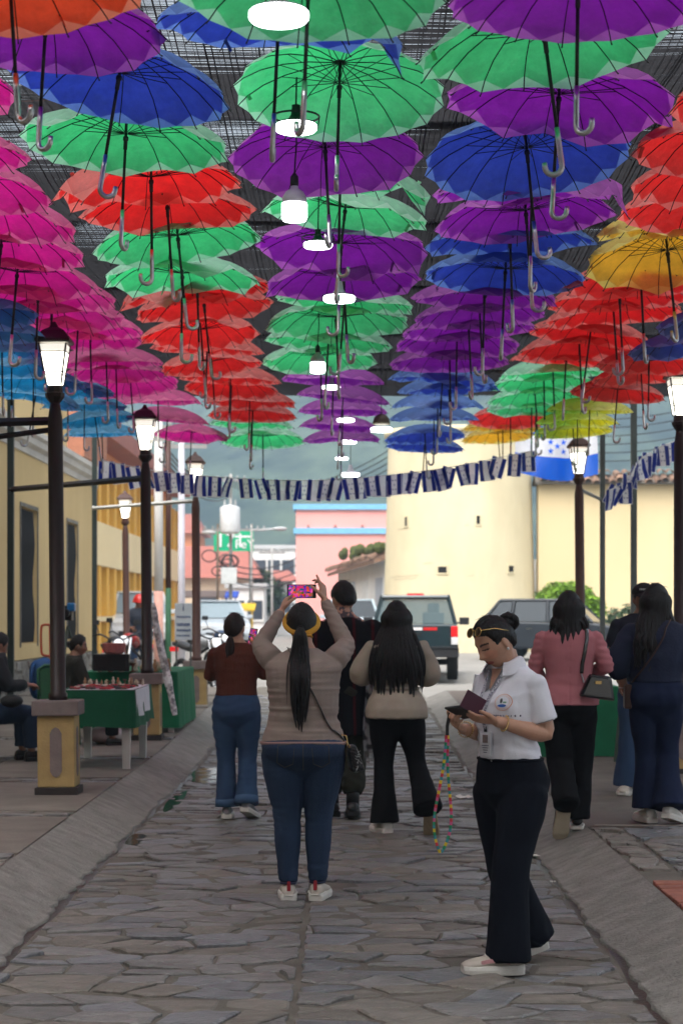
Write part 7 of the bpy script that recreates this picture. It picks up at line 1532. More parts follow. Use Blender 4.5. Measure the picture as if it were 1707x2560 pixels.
    # bracelets
    for a, nm, off in ((la, 'gold link bracelet on her left wrist', 0.83), (ra, 'pale bead bracelet on her raised right wrist', 0.86)):
        A, B2 = Vector(a[1]), Vector(a[2]); c = A.lerp(B2, off); d = (B2 - A).normalized(); u = d.orthogonal().normalized(); w_ = d.cross(u); m2 = MB()
        for k in range(22): q = 2 * math.pi * k / 22; m2.ball(c + (u * math.cos(q) + w_ * math.sin(q)) * 0.0345, 0.0042, 6)
        o = m2.build('bracelet', GOLD, None, smooth=True); o.matrix_world = W; tag(o, nm, 'bracelet')
polo()

# ---- woman in taupe top photographing
def taupe():
    X, Y = -0.245, 8.50; p = Person('woman in taupe top and jeans holding a phone up with both hands', (X, Y, 0.012), R(1), 1.64, gx=1.26, gy=1.40, lean=0.0); S = p.s
    la = [(-0.175, -0.01, 1.315), (-0.240, 0.17, 1.385), (-0.125, 0.30, 1.575)]; ra = [(0.175, -0.01, 1.315), (0.240, 0.17, 1.385), (0.115, 0.30, 1.640)]
    ll = [(-0.10, -0.005, 0.80), (-0.088, 0.01, 0.45), (-0.082, -0.01, 0.09)]; rl = [(0.10, -0.005, 0.80), (0.082, 0.02, 0.45), (0.078, 0.02, 0.09)]
    p.body([la, ra], [ll, rl], ((-0.01, 0.035, 1.500), R(0), R(6), 0), 0.0048,
           [(la[2], (0.30, 0.30, 0.75), (0.8, 0.3, -0.1), -1, (0.75, 0.8, 0.85, 0.9), 0.6), (ra[2], (-0.12, 0.10, 0.95), (-0.75, 0.4, 0.0), 1, (0.15, 0.75, 0.9, 1.0), 0.9)], feats=False, ga=1.1, gl=1.25)
    mb = MB(); prof = [(0.86, 0.012, 0), (0.92, 0.008, 0), (1.0, 0.022, -0.004), (1.06, 0.028, -0.006), (1.14, 0.020, -0.008), (1.22, 0.014, -0.006), (1.30, 0.014, -0.004), (1.35, 0.012, 0), (1.385, 0.006, 0)]
    mb.rings(p.torso_rings(0.865, 1.375, 0, 20, prof, pw=2.3))
    for a in (la, ra): p.limb(mb, a, [(0, 0.068), (0.3, 0.066), (0.8, 0.056), (1.0, 0.052), (1.3, 0.048), (1.7, 0.038), (1.98, 0.032)], t0=0.0, t1=1.95)
    TOP = P('taupe_jersey', (0.27, 0.215, 0.185), (0.22, 0.172, 0.148), scale=5, rough=0.9, bump=0.3, bscale=350)
    def wr(c, q):
        x, y, z = [float(v) / S for v in c]
        m = sstep(1.30, 1.22, z) * sstep(0.86, 0.90, z); f = noise.noise((x * 2.2, y * 2.2, z * 30)); f2 = noise.noise((x * 3 + 4, y * 3, z * 55 + 7)); d = m * (0.0056 * (1 - 2.4 * abs(f)) + 0.0026 * f2)
        arm = sstep(0.20, 0.26, abs(x)) + sstep(1.42, 1.48, z); 
        if arm > 0: d += 0.0018 * min(1, arm) * math.sin(z * 160 + 5 * noise.noise((x * 12, y * 12, z * 12)))
        return d
    top = p.garment('long_sleeved_top', TOP, mb, 0.0065, wr, 3)
    m2 = MB(); rg = [Vector(q) + Vector((0, 0, -0.16 * (Vector(q).x) ** 2)) for q in p.torso_rings(0.868, 0.87, 0.014, 1, pw=2.3)[0]]; m2.tube(rg, 0.010, 6, closed=True); m2.build('hem_band', P('mauve_hem', (0.28, 0.18, 0.165), rough=0.9), top, smooth=True)
    mb = MB(); mb.rings(p.torso_rings(0.67, 0.92, 0, 12, [(0.67, 0.03, 0), (0.78, 0.020, -0.016), (0.84, 0.014, -0.016), (0.92, -0.004, 0)]))
    for s in (-1, 1): mb.ball((s * 0.085 * S, -0.075 * S, 0.815 * S), (0.105, 0.095, 0.10), 14)
    for l in (ll, rl): p.limb(mb, l, [(0, 0.132), (0.25, 0.126), (0.55, 0.106), (0.9, 0.078), (1.05, 0.074), (1.35, 0.073), (1.7, 0.058), (1.96, 0.050)], t1=1.96)
    zf = lambda z: 0.25 + 0.9 * sstep(0.30, 0.12, z) + 0.7 * math.exp(-((z - 0.47) / 0.08) ** 2) + 0.3 * math.exp(-((z - 0.72) / 0.06) ** 2)
    je = p.garment('jeans', DENIMD, mb, 0.007, folds(0.005, 6, 24, 4, zf), 10)
    ST = P('jeans_stitch', (0.10, 0.085, 0.06), rough=0.9)
    def back(x, z, off=0.0015): return p.proj('jeans', (x * S, -0.6, z * S), (0, 1, 0), off)
    for s in (-1, 1):
        out = [(0.045, 0.865), (0.135, 0.855), (0.140, 0.76), (0.10, 0.735), (0.055, 0.755), (0.045, 0.865)]; pts = []
        for a, b in zip(out[:-1], out[1:]):
            for k in range(5): q = back(s * lerp(a[0], b[0], k / 5), lerp(a[1], b[1], k / 5)); pts.append(q) if q is not None else None
        m2 = MB(); m2.tube(pts, 0.0016, 4); m2.build('pocket_stitch', ST, je)
        m2 = MB(); pk = [back(s * x, z, 0.003) for x, z in out[:-1]]
        if all(q is not None for q in pk): pass
    pts = [back(0.0, z) for z in [0.88 - 0.02 * k for k in range(9)]]; pts = [q for q in pts if q is not None]; m2 = MB(); m2.tube(pts, 0.0016, 4); m2.build('seam_stitch', ST, je)
    for l, yaw in ((ll, R(3)), (rl, R(-12))):
        up, M, k = p.shoe(l[2], yaw, 0, SHB, SHW, 0.25)
        m2 = MB(); m2.tube([M @ (Vector((0, -0.066, z)) * k) for z in (0.06, 0.09, 0.112)], [0.010, 0.011, 0.008], 8, flat=0.4); m2.build('heel_tab', P('red_tab', (0.3, 0.02, 0.03)), up)
        m2 = MB(); m2.tube([M @ (Vector((0.045 * math.cos(a), -0.012 + 0.055 * math.sin(a), 0.048 + 0.012 * math.sin(a))) * k) for a in [R(180 + 15 * q) for q in range(13)]], 0.007, 6, flat=0.5); m2.build('heel_panel', SHW, up)
        m2 = MB(); m2.tube([M @ (Vector((0.040 * math.cos(a), -0.005 + 0.045 * math.sin(a), 0.098)) * k) for a in [2 * math.pi * q / 20 for q in range(20)]], 0.007, 6, closed=True); m2.build('shoe_collar', P('navy_lining', (0.015, 0.02, 0.05)), up)
        m2 = MB(); A = M @ (Vector((0, -0.005, 0.10)) * k); m2.tube([A, A + Vector((0, 0, 0.05))], [0.040, 0.036], 14); m2.build('sock', SHK, up, smooth=True)
    mb = p.cap_hair(HAIR, 0.066, -0.085, 0.012); rr = random.Random(5)
    tie = Vector((-0.005, -0.115, -0.012))
    for k in range(26):
        a = rr.uniform(0, 6.28); r0 = rr.uniform(0, 0.012); x = r0 * math.cos(a); q = rr.uniform(-1, 1); L_ = rr.uniform(0.36, 0.50) if k > 5 else rr.uniform(0.5, 0.56)
        T0 = p.Hm @ ((tie + Vector((x, 0, r0 * math.sin(a)))) * S); bk = lambda z: -(p.T(max(0.95, min(1.36, z / S)))[2] * S + 0.030) + 0.012 * math.sin(a)
        pts = [T0, T0 + Vector((q * 0.012, -0.035, -0.03))]
        for fz, fx in ((0.14, 0.030), (0.24, 0.038), (0.34, 0.040), (0.44, 0.034)):
            if fz < L_ - 0.05: z_ = T0.z - fz; pts.append(Vector((T0.x + q * fx - 0.003, min(T0.y - 0.035, bk(z_)), z_)))
        z_ = T0.z - L_; pts.append(Vector((T0.x + q * 0.022, min(T0.y - 0.02, bk(z_)), z_)))
        p.lock(mb, pts, 0.021, flat=0.7)
    for k in range(7):
        q = rr.uniform(-1, 1); T0 = p.Hm @ (tie * S); p.lock(mb, [T0, T0 + Vector((q * 0.03, -0.03, -0.05)), T0 + Vector((q * 0.075, -0.085, -0.2)), T0 + Vector((q * 0.085, -0.09, -rr.uniform(0.3, 0.42)))], 0.004)
    mb.tube([p.Hm @ ((tie + Vector((0.017 * math.cos(a), -0.012, 0.017 * math.sin(a)))) * S) for a in [2 * math.pi * k / 14 for k in range(14)]], 0.007, 6, closed=True)
    mb.build('hair', HAIR, p.t, smooth=True)
    YB = P('mustard_headband', (0.50, 0.26, 0.025), (0.40, 0.20, 0.02), scale=20, rough=0.8, bump=0.2); mb = MB(); pts = []
    for k in range(34):                              # band from the forehead, below the crown, knotted at the nape
        a = 2 * math.pi * k / 34; x = 0.088 * math.sin(a); y = 0.104 * math.cos(a) - 0.004; z = 0.022 + 0.055 * math.cos(a); pts.append(p.Hm @ (Vector((x, y, z)) * S))
    mb.tube(pts, 0.020, 8, closed=True, flat=0.35, up=(0, 0, 1)); c = p.Hm @ (Vector((0.022, -0.112, -0.045)) * S); mb.tube([c + Vector((-0.03, 0, 0.012)), c, c + Vector((0.03, 0.005, 0.0)), c + Vector((0.036, 0.006, -0.012))], [0.012, 0.014, 0.018, 0.012], 8, flat=0.5); mb.build('headband', YB, p.t, smooth=True)
    W = Matrix.Translation((X, Y, 0.012)) @ Matrix.Rotation(R(1), 4, 'Z')
    t = thing('phone', 'black phone held sideways overhead showing the umbrellas on its screen', 'phone'); t.matrix_world = W
    c = Vector((-0.012, 0.315, 1.688)) * S; m2 = MB(); m2.box(c, (0.168, 0.010, 0.080)); m2.build('phone_body', BLKP, t, bevel=0.004)
    SC = bpy.data.materials.new('umbrella_screen'); SC.use_nodes = True; nt = SC.node_tree; b = nt.nodes['Principled BSDF']; tc = nt.nodes.new('ShaderNodeTexCoord'); vo = nt.nodes.new('ShaderNodeTexVoronoi'); vo.inputs['Scale'].default_value = 75; nt.links.new(tc.outputs['Object'], vo.inputs['Vector'])
    hs = nt.nodes.new('ShaderNodeHueSaturation'); hs.inputs['Saturation'].default_value = 1.6; hs.inputs['Value'].default_value = 0.8; nt.links.new(vo.outputs['Color'], hs.inputs['Color']); cr = nt.nodes.new('ShaderNodeMix'); cr.data_type = 'RGBA'; cr.blend_type = 'MULTIPLY'; cr.inputs[0].default_value = 1.0; cr.inputs[7].default_value = (0.9, 0.12, 0.45, 1); nt.links.new(hs.outputs[0], cr.inputs[6]); nt.links.new(cr.outputs[2], b.inputs['Emission Color']); b.inputs['Emission Strength'].default_value = 0.45; b.inputs['Base Color'].default_value = (0.01, 0.01, 0.01, 1); b.inputs['Roughness'].default_value = 0.1
    m2 = MB(); m2.box(c + Vector((-0.006, -0.0056, 0)), (0.140, 0.001, 0.072)); m2.build('screen', SC, t)
    m2 = MB()
    for k in range(3): m2.tube([c + Vector((0.064, 0.005, 0.022 - 0.02 * k)), c + Vector((0.064, 0.009, 0.022 - 0.02 * k))], 0.008, 12)
    m2.build('camera_lens', BLACK, t)
    # cross-body bag
    t = thing('crossbody_bag', 'black quilted crossbody bag with gold buckle at the jeans hip', 'bag'); t.matrix_world = W
    raw = [(-0.10, 0.03, 1.40), (-0.055, -0.12, 1.33), (0.0, -0.16, 1.24), (0.06, -0.165, 1.12), (0.115, -0.165, 1.02), (0.165, -0.14, 0.95), (0.20, -0.07, 0.89), (0.235, -0.03, 0.84)]
    pts = strap_path(p, 'long_sleeved_top', [Vector(q) * S for q in catmull(raw, 4)], 0.004); m2 = MB(); m2.tube(pts, 0.0115, 6, flat=0.25, up=(0, -1, 0.2)); m2.build('strap', SHK, t, smooth=True)
    bc = Vector((0.275, -0.005, 0.775)) * S
    m2 = MB(); m2.box(bc, (0.075, 0.19, 0.15), Euler((0, R(-14), R(6))).to_matrix(), top=(0.6, 0.9)); m2.build('bag_body', P('black_quilt', (0.010, 0.010, 0.011), rough=0.45, bump=0.8, bscale=70), t, bevel=0.025)
    e = pts[-4]
    m2 = MB(); m2.tube([e + Vector(q) for q in ((-0.02, -0.012, 0.028), (0.012, -0.016, 0.022), (0.020, -0.014, -0.016), (-0.012, -0.012, -0.010))], 0.004, 6, closed=True); m2.build('buckle', GOLD, t)
    m2 = MB()
    for k in range(6): m2.ball(e + Vector((0.018 + 0.011 * k, -0.02, -0.025 - 0.013 * k)), (0.006, 0.006, 0.010), 6)
    m2.build('chain', GOLD, t)
    m2 = MB(); rr = random.Random(8)
    for k in range(16): a = rr.uniform(0, 1); c2 = bc + Vector((0.012 + 0.02 * rr.random(), -0.10, 0.05 - 0.10 * a)); m2.tube([c2, c2 + Vector((rr.uniform(-0.02, 0.02), -0.004, rr.uniform(-0.03, 0.01)))], 0.0016, 4)
    m2.build('white_stitching', P('grey_thread', (0.3, 0.3, 0.3)), t)
taupe()
# ---- helpers shared by the other figures
def trousers(p, mat, z1, offs, tab, legs, hem=None, size=0.010, wr=None, name='trousers'):
    mb = MB(); mb.rings(p.torso_rings(0.67, z1, 0, 12, offs))
    for l in legs: p.limb(mb, l, tab, t1=tab[-1][0])
    return p.garment(name, mat, mb, size, wr, 8)
def straight_hair(p, mat, n, L0, L1, width, seed, wave=0.0, back=0.135, front=False, r=0.019):
    mb = p.cap_hair(mat, 0.066, -0.09, 0.014); rr = random.Random(seed); S = p.s
    for k in range(n):
        f = (k + 0.5) / n * 2 - 1; a = f * R(112)                     # around the back of the head
        c0 = Vector((0.045 * math.sin(a), -0.02 - 0.035 * math.cos(a), 0.085)); c1 = Vector((0.090 * math.sin(a), -0.102 * math.cos(a) - 0.004, 0.02)); c2 = Vector((0.092 * math.sin(a), -0.098 * math.cos(a) - 0.008, -0.06))
        P_ = [p.Hm @ (q * S) for q in (c0, c1, c2)]; L_ = rr.uniform(L0, L1) - 0.10 * abs(f) ** 2; b = P_[-1]; x1 = b.x * (1 + width * 0.5) + rr.uniform(-0.01, 0.01); z = b.z
        for q in (0.3, 0.55, 0.8, 1.0):
            zz = z - L_ * q; ry = p.T(max(0.9, min(1.36, zz / S)))[2] * S; yb = -(ry + 0.022) * math.cos(min(1.2, abs(a) * 0.75)) + (-0.012 * (k % 2)); w_ = wave * math.sin(q * 11 + k * 1.7)
            P_.append(Vector((lerp(b.x, x1, min(1, q * 1.5)) + w_, min(b.y, yb) + w_ * 0.6, zz)))
        p.lock(mb, P_, r, n=7)
    return mb.build('hair', mat, p.t, smooth=True)
def W_of(p): return Matrix.Translation(p.t.location) @ Matrix.Rotation(p.t.rotation_euler.z, 4, 'Z')
FLARE = [(0, 0.104), (0.3, 0.100), (0.8, 0.070), (1.0, 0.066), (1.4, 0.072), (1.8, 0.092), (2.04, 0.102)]
STRAIGHT = [(0, 0.104), (0.3, 0.094), (0.8, 0.074), (1.0, 0.070), (1.4, 0.068), (1.8, 0.066), (1.97, 0.066)]

# ---- woman in the rust top
def rust():
    p = Person('woman in rust knit top and flared jeans taking a photo beside the stalls', (-0.87, 11.95, 0.01), R(-4), 1.62, gx=1.06, gy=1.06); S = p.s
    la = [(-0.162, 0.0, 1.285), (-0.215, 0.06, 1.08), (-0.08, 0.22, 1.20)]; ra = [(0.162, 0.0, 1.285), (0.225, 0.07, 1.09), (0.125, 0.20, 1.31)]
    ll = [(-0.085, 0, 0.80), (-0.085, 0.03, 0.45), (-0.075, 0.02, 0.09)]; rl = [(0.085, 0, 0.80), (0.085, 0.02, 0.45), (0.09, -0.09, 0.12)]
    p.body([la, ra], [ll, rl], ((-0.015, 0.01, 1.475), R(-14), R(4), 0), 0.007, [(ra[2], (0.0, 0.1, 0.95), (-0.7, 0.3, 0), 1, (0.7, 0.8, 0.9, 0.9), 0.6), (la[2], (0.4, 0.5, 0.6), (0.6, -0.2, 0), -1)], feats=False)
    K = P('rust_rib_knit', (0.105, 0.028, 0.016), (0.075, 0.02, 0.012), scale=4, rough=0.95, bump=0.6, bscale=160, stretch=(1, 1, 0.05))
    mb = MB(); mb.rings(p.torso_rings(0.955, 1.365, 0, 16, [(0.955, 0.012, 0), (1.05, 0.022, 0), (1.15, 0.022, 0), (1.28, 0.020, 0), (1.365, 0.010, 0)]))
    for a in (la, ra): p.limb(mb, a, [(0, 0.058), (0.4, 0.058), (0.9, 0.056), (1.05, 0.054)], t1=0.98)
    p.garment('knit_top', K, mb, 0.009, folds(0.004, 5, 20, 2))
    trousers(p, DENIM, 0.985, [(0.67, 0.012, 0), (0.80, 0.010, -0.006), (0.9, 0.008, -0.002), (0.985, 0.006, 0)], [(0, 0.108), (0.3, 0.102), (0.8, 0.075), (1.0, 0.070), (1.4, 0.074), (1.8, 0.086), (1.92, 0.09)], [ll, rl], wr=folds(0.006, 6, 14, 4), name='jeans')
    for l in (ll, rl): mb = MB(); c = Vector(l[2]) * S; A = Vector(l[1]) * S; d = (A - c).normalized(); mb.tube([c + d * 0.0, c + d * 0.06], [0.095, 0.093], 18); mb.build('rolled_cuff', P('denim_cuff', (0.05, 0.10, 0.19), rough=0.9), p.t, smooth=True)
    p.shoe(ll[2], R(6), 0, P('shoe_grey', (0.25, 0.25, 0.26), rough=0.7), SHW); p.shoe(rl[2], R(-16), R(20), P('shoe_grey', (0.25, 0.25, 0.26)), SHW)
    mb = p.cap_hair(HAIRB, 0.066, -0.075, 0.010); rr = random.Random(3)
    for k in range(14):
        q = rr.uniform(-1, 1); T0 = p.Hm @ (Vector((0, -0.095, -0.055)) * S); p.lock(mb, [T0, T0 + Vector((q * 0.014, -0.03, -0.03)), T0 + Vector((q * 0.024, -0.045, -0.10)), T0 + Vector((q * 0.016, -0.04, -rr.uniform(0.15, 0.22)))], 0.017)
    mb.build('hair', HAIRB, p.t, smooth=True)
    t = thing('phone', 'small phone held upright beside the head of the woman in rust', 'phone'); t.matrix_world = W_of(p); c = Vector((0.10, 0.22, 1.40)) * S; M = Euler((R(-8), R(6), R(-28))).to_matrix()
    m2 = MB(); m2.box(c, (0.072, 0.009, 0.15), M); m2.build('phone_body', BLKP, t, bevel=0.003); m2 = MB(); m2.box(c + M @ Vector((0, -0.0055, 0.004)), (0.062, 0.001, 0.13), M); m2.build('screen', bpy.data.materials['umbrella_screen'], t)
rust()

# ---- man in the dark poncho
def man():
    p = Person('man in black poncho with red stripes and neck tattoo seen from behind', (-0.03, 12.0, 0.01), R(4), 1.86, torso=TORSO_M, gx=1.06, gy=1.05); S = p.s
    la = [(-0.182, 0, 1.285), (-0.25, 0.04, 1.06), (-0.16, 0.22, 1.05)]; ra = [(0.182, 0, 1.285), (0.25, 0.03, 1.06), (0.20, 0.16, 0.95)]
    ll = [(-0.085, 0, 0.80), (-0.085, 0.04, 0.45), (-0.07, 0.06, 0.09)]; rl = [(0.085, 0, 0.80), (0.07, 0.0, 0.45), (0.055, -0.10, 0.10)]
    p.body([la, ra], [ll, rl], ((0.0, 0.012, 1.485), R(22), R(2), R(-2)), 0.007, [(la[2], (0.4, 0.6, 0.1), (0.3, 0, -0.9), -1), (ra[2], (0, 0.5, -0.8), (-1, 0, 0), 1)], feats=True, tattoo=True)
    PON = bpy.data.materials.new('striped_poncho'); PON.use_nodes = True; nt = PON.node_tree; b = nt.nodes['Principled BSDF']; tc = nt.nodes.new('ShaderNodeTexCoord'); wv = nt.nodes.new('ShaderNodeTexWave'); wv.wave_type = 'BANDS'; wv.bands_direction = 'X'; wv.inputs['Scale'].default_value = 2.1; wv.inputs['Distortion'].default_value = 0.6; nt.links.new(tc.outputs['Object'], wv.inputs['Vector'])
    cr = nt.nodes.new('ShaderNodeValToRGB'); e = cr.color_ramp.elements; e[0].position = 0.93; e[0].color = (0.006, 0.006, 0.008, 1); e[1].position = 0.97; e[1].color = (0.05, 0.006, 0.008, 1); nt.links.new(wv.outputs[0], cr.inputs[0]); nt.links.new(cr.outputs[0], b.inputs['Base Color']); b.inputs['Roughness'].default_value = 0.95; b.inputs['Specular IOR Level'].default_value = 0.1
    mb = MB(); rings = []
    for k in range(17):
        z = lerp(1.36, 0.56, k / 16); f = k / 16; rx = lerp(0.09, 0.28, min(1, f * 6) ** 0.6) * (1.0 + 0.02 * f) if f < 0.5 else lerp(0.275, 0.215, (f - 0.5) * 2); ry = lerp(0.08, 0.165, min(1, f * 5) ** 0.7)
        rings.append([(x * S, y * S, zz * S) for x, y, zz in ring(0.0, 0.03 * min(1, f * 3), z - 0.06 * abs(0) , rx, ry, 32, 2.2)])
    mb.rings(rings)
    for a in (la, ra): p.limb(mb, a, [(0, 0.085), (0.5, 0.10), (1, 0.11)], t1=1.0)
    p.garment('poncho', PON, mb, 0.010, folds(0.014, 7, 1.4, 6, lambda z: 0.2 + 0.8 * sstep(1.4, 0.8, z)))
    # grey patterned shawl with fringe
    SHW2 = P('grey_pattern_shawl', (0.20, 0.20, 0.21), (0.018, 0.018, 0.02), scale=9, contrast=0.04, rough=0.95, detail=1)
    mb = MB(); mb.grid(lambda u, v: Vector((lerp(0.13, 0.285, u) + 0.01 * math.sin(v * 6 + u * 5), -0.15 + 0.05 * u + 0.02 * math.sin(u * 12), lerp(1.05, 0.46, v))) * S, 14, 14); mb.grid(lambda u, v: Vector((lerp(0.13, 0.285, u) + 0.01 * math.sin(v * 6 + u * 5), -0.143 + 0.05 * u + 0.02 * math.sin(u * 12), lerp(1.05, 0.46, v))) * S, 14, 14); sh = mb.build('shawl', SHW2, p.t, smooth=True)
    mb = MB()
    for k in range(22): u = k / 21; c = Vector((lerp(0.13, 0.285, u), -0.147 + 0.05 * u + 0.02 * math.sin(u * 12), 0.46)) * S; mb.tube([c, c + Vector((0.004 * math.sin(k), 0, -0.04)), c + Vector((0.01 * math.sin(k * 2.1), 0.0, -0.085))], [0.004, 0.0035, 0.001], 4)
    mb.build('fringe', P('fringe_grey', (0.12, 0.12, 0.12)), sh)
    OL = P('olive_trouser', (0.022, 0.022, 0.014), (0.014, 0.014, 0.009), scale=5, rough=0.9)
    trousers(p, OL, 0.95, [(0.67, 0.012, 0), (0.95, 0.012, 0)], [(0, 0.10), (0.3, 0.098), (0.8, 0.085), (1.0, 0.082), (1.5, 0.082), (1.72, 0.078), (1.8, 0.060)], [ll, rl], wr=folds(0.008, 8, 12, 3))
    for l, y_, q in ((ll, R(8), 0), (rl, R(-4), 0.12)):
        p.shoe(l[2], y_, q, SHK, SHK, 0.27); mb = MB(); A, B = Vector(l[2]) * S, (Vector(l[2]).lerp(Vector(l[1]), 0.32)) * S; mb.tube([A - Vector((0, 0, 0.03)), A.lerp(B, 0.5), B], [0.050, 0.052, 0.056], 18); mb.build('boot_shaft', SHK, p.t, smooth=True)
    mb = p.cap_hair(HAIR, 0.062, -0.045, 0.013, groove=0.001); mb.build('hair', HAIR, p.t, smooth=True)
man()

# ---- woman with long straight hair, beige jacket
def beige():
    p = Person('woman with long straight black hair in beige jacket and black flared trousers walking away', (0.36, 11.1, 0.01), R(0), 1.70); S = p.s
    la = [(-0.162, 0, 1.285), (-0.255, 0.03, 1.09), (-0.11, 0.19, 1.10)]; ra = [(0.162, 0, 1.285), (0.235, 0.04, 1.08), (0.10, 0.19, 1.10)]
    ll = [(-0.085, 0, 0.80), (-0.088, 0.05, 0.45), (-0.082, 0.02, 0.09)]; rl = [(0.085, 0, 0.80), (0.14, 0.02, 0.47), (0.205, -0.20, 0.20)]
    p.body([la, ra], [ll, rl], ((0.0, 0.015, 1.478), R(3), R(2), 0), 0.008, [(la[2], (0.5, 0.6, 0), (0, -0.3, -0.9), -1), (ra[2], (-0.5, 0.6, 0), (0, -0.3, -0.9), 1)], feats=False)
    BE = P('beige_jacket_cloth', (0.36, 0.31, 0.25), (0.29, 0.245, 0.195), scale=5, rough=0.85, bump=0.2, bscale=200)
    mb = MB(); rings = []
    for z, o, yy in [(0.80, 0.050, -0.02), (0.86, 0.040, -0.02), (0.93, 0.030, -0.012), (0.99, 0.018, 0), (1.03, 0.014, 0), (1.10, 0.022, 0), (1.2, 0.026, 0), (1.29, 0.024, 0), (1.35, 0.014, 0), (1.385, 0.010, 0)]:
        y, rx, ry = p.T(z); rings.append([(a * S, b * S, c * S) for a, b, c in ring(0, y + yy, z, rx + o, ry + o)])
    mb.rings(rings)
    for a in (la, ra): p.limb(mb, a, [(0, 0.058), (0.3, 0.066), (0.8, 0.078), (1.0, 0.080), (1.3, 0.076), (1.7, 0.066), (1.85, 0.05)], t1=1.85)
    jk = p.garment('jacket', BE, mb, 0.009, folds(0.009, 7, 8, 12))
    mb = MB(); rg = [Vector(q) for q in p.torso_rings(1.0, 1.01, 0.020, 1)[0]]; mb.tube(rg, 0.012, 6, closed=True); mb.build('waist_tie', BE, jk, smooth=True)
    trousers(p, BLKT, 0.95, [(0.67, 0.012, 0), (0.80, 0.014, -0.01), (0.95, 0.008, 0)], FLARE, [ll, rl], wr=folds(0.006, 7, 7, 5))
    p.shoe(ll[2], R(22), 0, SHW, SHW, 0.25); p.shoe(rl[2], R(-12), R(66), SHB, TAN, 0.26, lift=0.02)
    straight_hair(p, HAIR, 64, 0.38, 0.52, 1.9, 4, r=0.028)
beige()

# ---- woman in pink blazer
def pink_woman():
    p = Person('woman in dusty pink blazer and black trousers stepping over the right kerb', (1.50, 10.3, 0.15), R(-6), 1.62); S = p.s
    la = [(-0.165, 0, 1.29), (-0.23, 0.02, 1.07), (-0.17, 0.17, 0.98)]; ra = [(0.165, 0, 1.29), (0.25, -0.01, 1.09), (0.17, 0.17, 1.06)]
    ll = [(-0.085, 0, 0.80), (-0.06, 0.01, 0.46), (-0.02, -0.22, 0.20)]; rl = [(0.085, 0, 0.80), (0.075, 0.10, 0.45), (0.055, 0.10, 0.09)]
    p.body([la, ra], [ll, rl], ((0.0, 0.012, 1.478), R(-6), R(0), 0), 0.008, [(la[2], (0.1, 0.8, -0.4), (0.8, 0, 0), -1), (ra[2], (-0.4, 0.7, 0), (-0.5, 0, -0.8), 1)], feats=False)
    PK = P('dusty_pink_cloth', (0.44, 0.165, 0.185), (0.35, 0.125, 0.145), scale=4, rough=0.8, bump=0.2, bscale=220)
    mb = MB(); rings = []
    for z, o, yy in [(0.84, 0.030, -0.006), (0.90, 0.026, -0.004), (0.97, 0.022, 0), (1.04, 0.024, 0), (1.12, 0.026, 0), (1.2, 0.028, 0), (1.29, 0.026, 0), (1.345, 0.018, 0), (1.385, 0.012, 0)]:
        y, rx, ry = p.T(z); rings.append([(a * S, b * S, c * S) for a, b, c in ring(0, y + yy, z - 0.02 * 0, rx + o, ry + o)])
    mb.rings(rings)
    for a in (la, ra): p.limb(mb, a, [(0, 0.058), (0.3, 0.058), (0.8, 0.054), (1.0, 0.052), (1.4, 0.048), (1.85, 0.042)], t1=1.85)
    def wr(c, q):
        x, y, z = [float(v) for v in c]; d = folds(0.005, 6, 12, 8)(c, q)
        if abs(x) < 0.004 and y < 0: d -= 0.003
        if abs(x) > 0.19: d += 0.003 * math.sin(z * 130 + 3 * noise.noise((x * 9, y * 9, z * 9)))
        return d
    bl = p.garment('blazer', PK, mb, 0.008, wr)
    mb = MB(); yc = p.T(1.38)[0]; mb.grid(lambda u, v: Vector((lerp(0.066, 0.088, v) * math.cos(R(lerp(170, 370, u))) * 1.1, yc + 0.01 + lerp(0.066, 0.088, v) * math.sin(R(lerp(170, 370, u))), 1.405 - 0.045 * v + 0.008 * math.sin(v * 3.1))) * S, 24, 5); mb.build('collar', PK, bl, smooth=True)
    trousers(p, BLKT, 0.95, [(0.67, 0.012, 0), (0.80, 0.016, -0.01), (0.95, 0.008, 0)], [(0, 0.102), (0.3, 0.102), (0.8, 0.090), (1.0, 0.086), (1.4, 0.084), (1.8, 0.086), (2.05, 0.088)], [ll, rl], wr=folds(0.008, 7, 8, 15))
    p.shoe(ll[2], R(14), R(64), SHK, P('sole_cream', (0.42, 0.36, 0.26), (0.34, 0.28, 0.2), scale=15), 0.265, kind='flat', lift=0.0); p.shoe(rl[2], R(0), 0, SHK, SHW, 0.25, kind='flat')
    straight_hair(p, HAIR, 48, 0.12, 0.18, 0.5, 9, r=0.026)
    t = thing('shoulder_bag', 'glossy black shoulder bag under the right arm of the pink blazer', 'bag'); t.matrix_world = W_of(p)
    GB = P('patent_black', (0.008, 0.008, 0.009), rough=0.12, spec=0.6, coat=0.5)
    raw = [(0.105, 0.06, 1.37), (0.115, -0.01, 1.40), (0.118, -0.08, 1.34), (0.115, -0.135, 1.22), (0.105, -0.15, 1.12), (0.10, -0.15, 1.05)]
    pts = strap_path(p, 'blazer', [Vector(q) * S for q in catmull(raw, 4)], 0.006); m2 = MB(); m2.tube(pts, 0.014, 6, flat=0.3, up=(0, -1, 0.2)); m2.build('strap', GB, t, smooth=True)
    c = Vector((0.19, -0.165, 0.965)) * S; m2 = MB(); m2.box(c, (0.245, 0.075, 0.16), Euler((R(6), R(8), R(10))).to_matrix(), top=(0.62, 0.55)); m2.build('bag_body', GB, t, bevel=0.022)
    m2 = MB()
    for k in range(4): m2.ball(pts[-1] + Vector((0.004 * k, -0.004, -0.012 - 0.014 * k)), (0.007, 0.006, 0.009), 6)
    m2.build('chain', CHROME, t); m2 = MB(); m2.box(c + Vector((0.0, -0.047, 0.03)), (0.04, 0.006, 0.02)); m2.build('clasp', GOLD, t)
pink_woman()

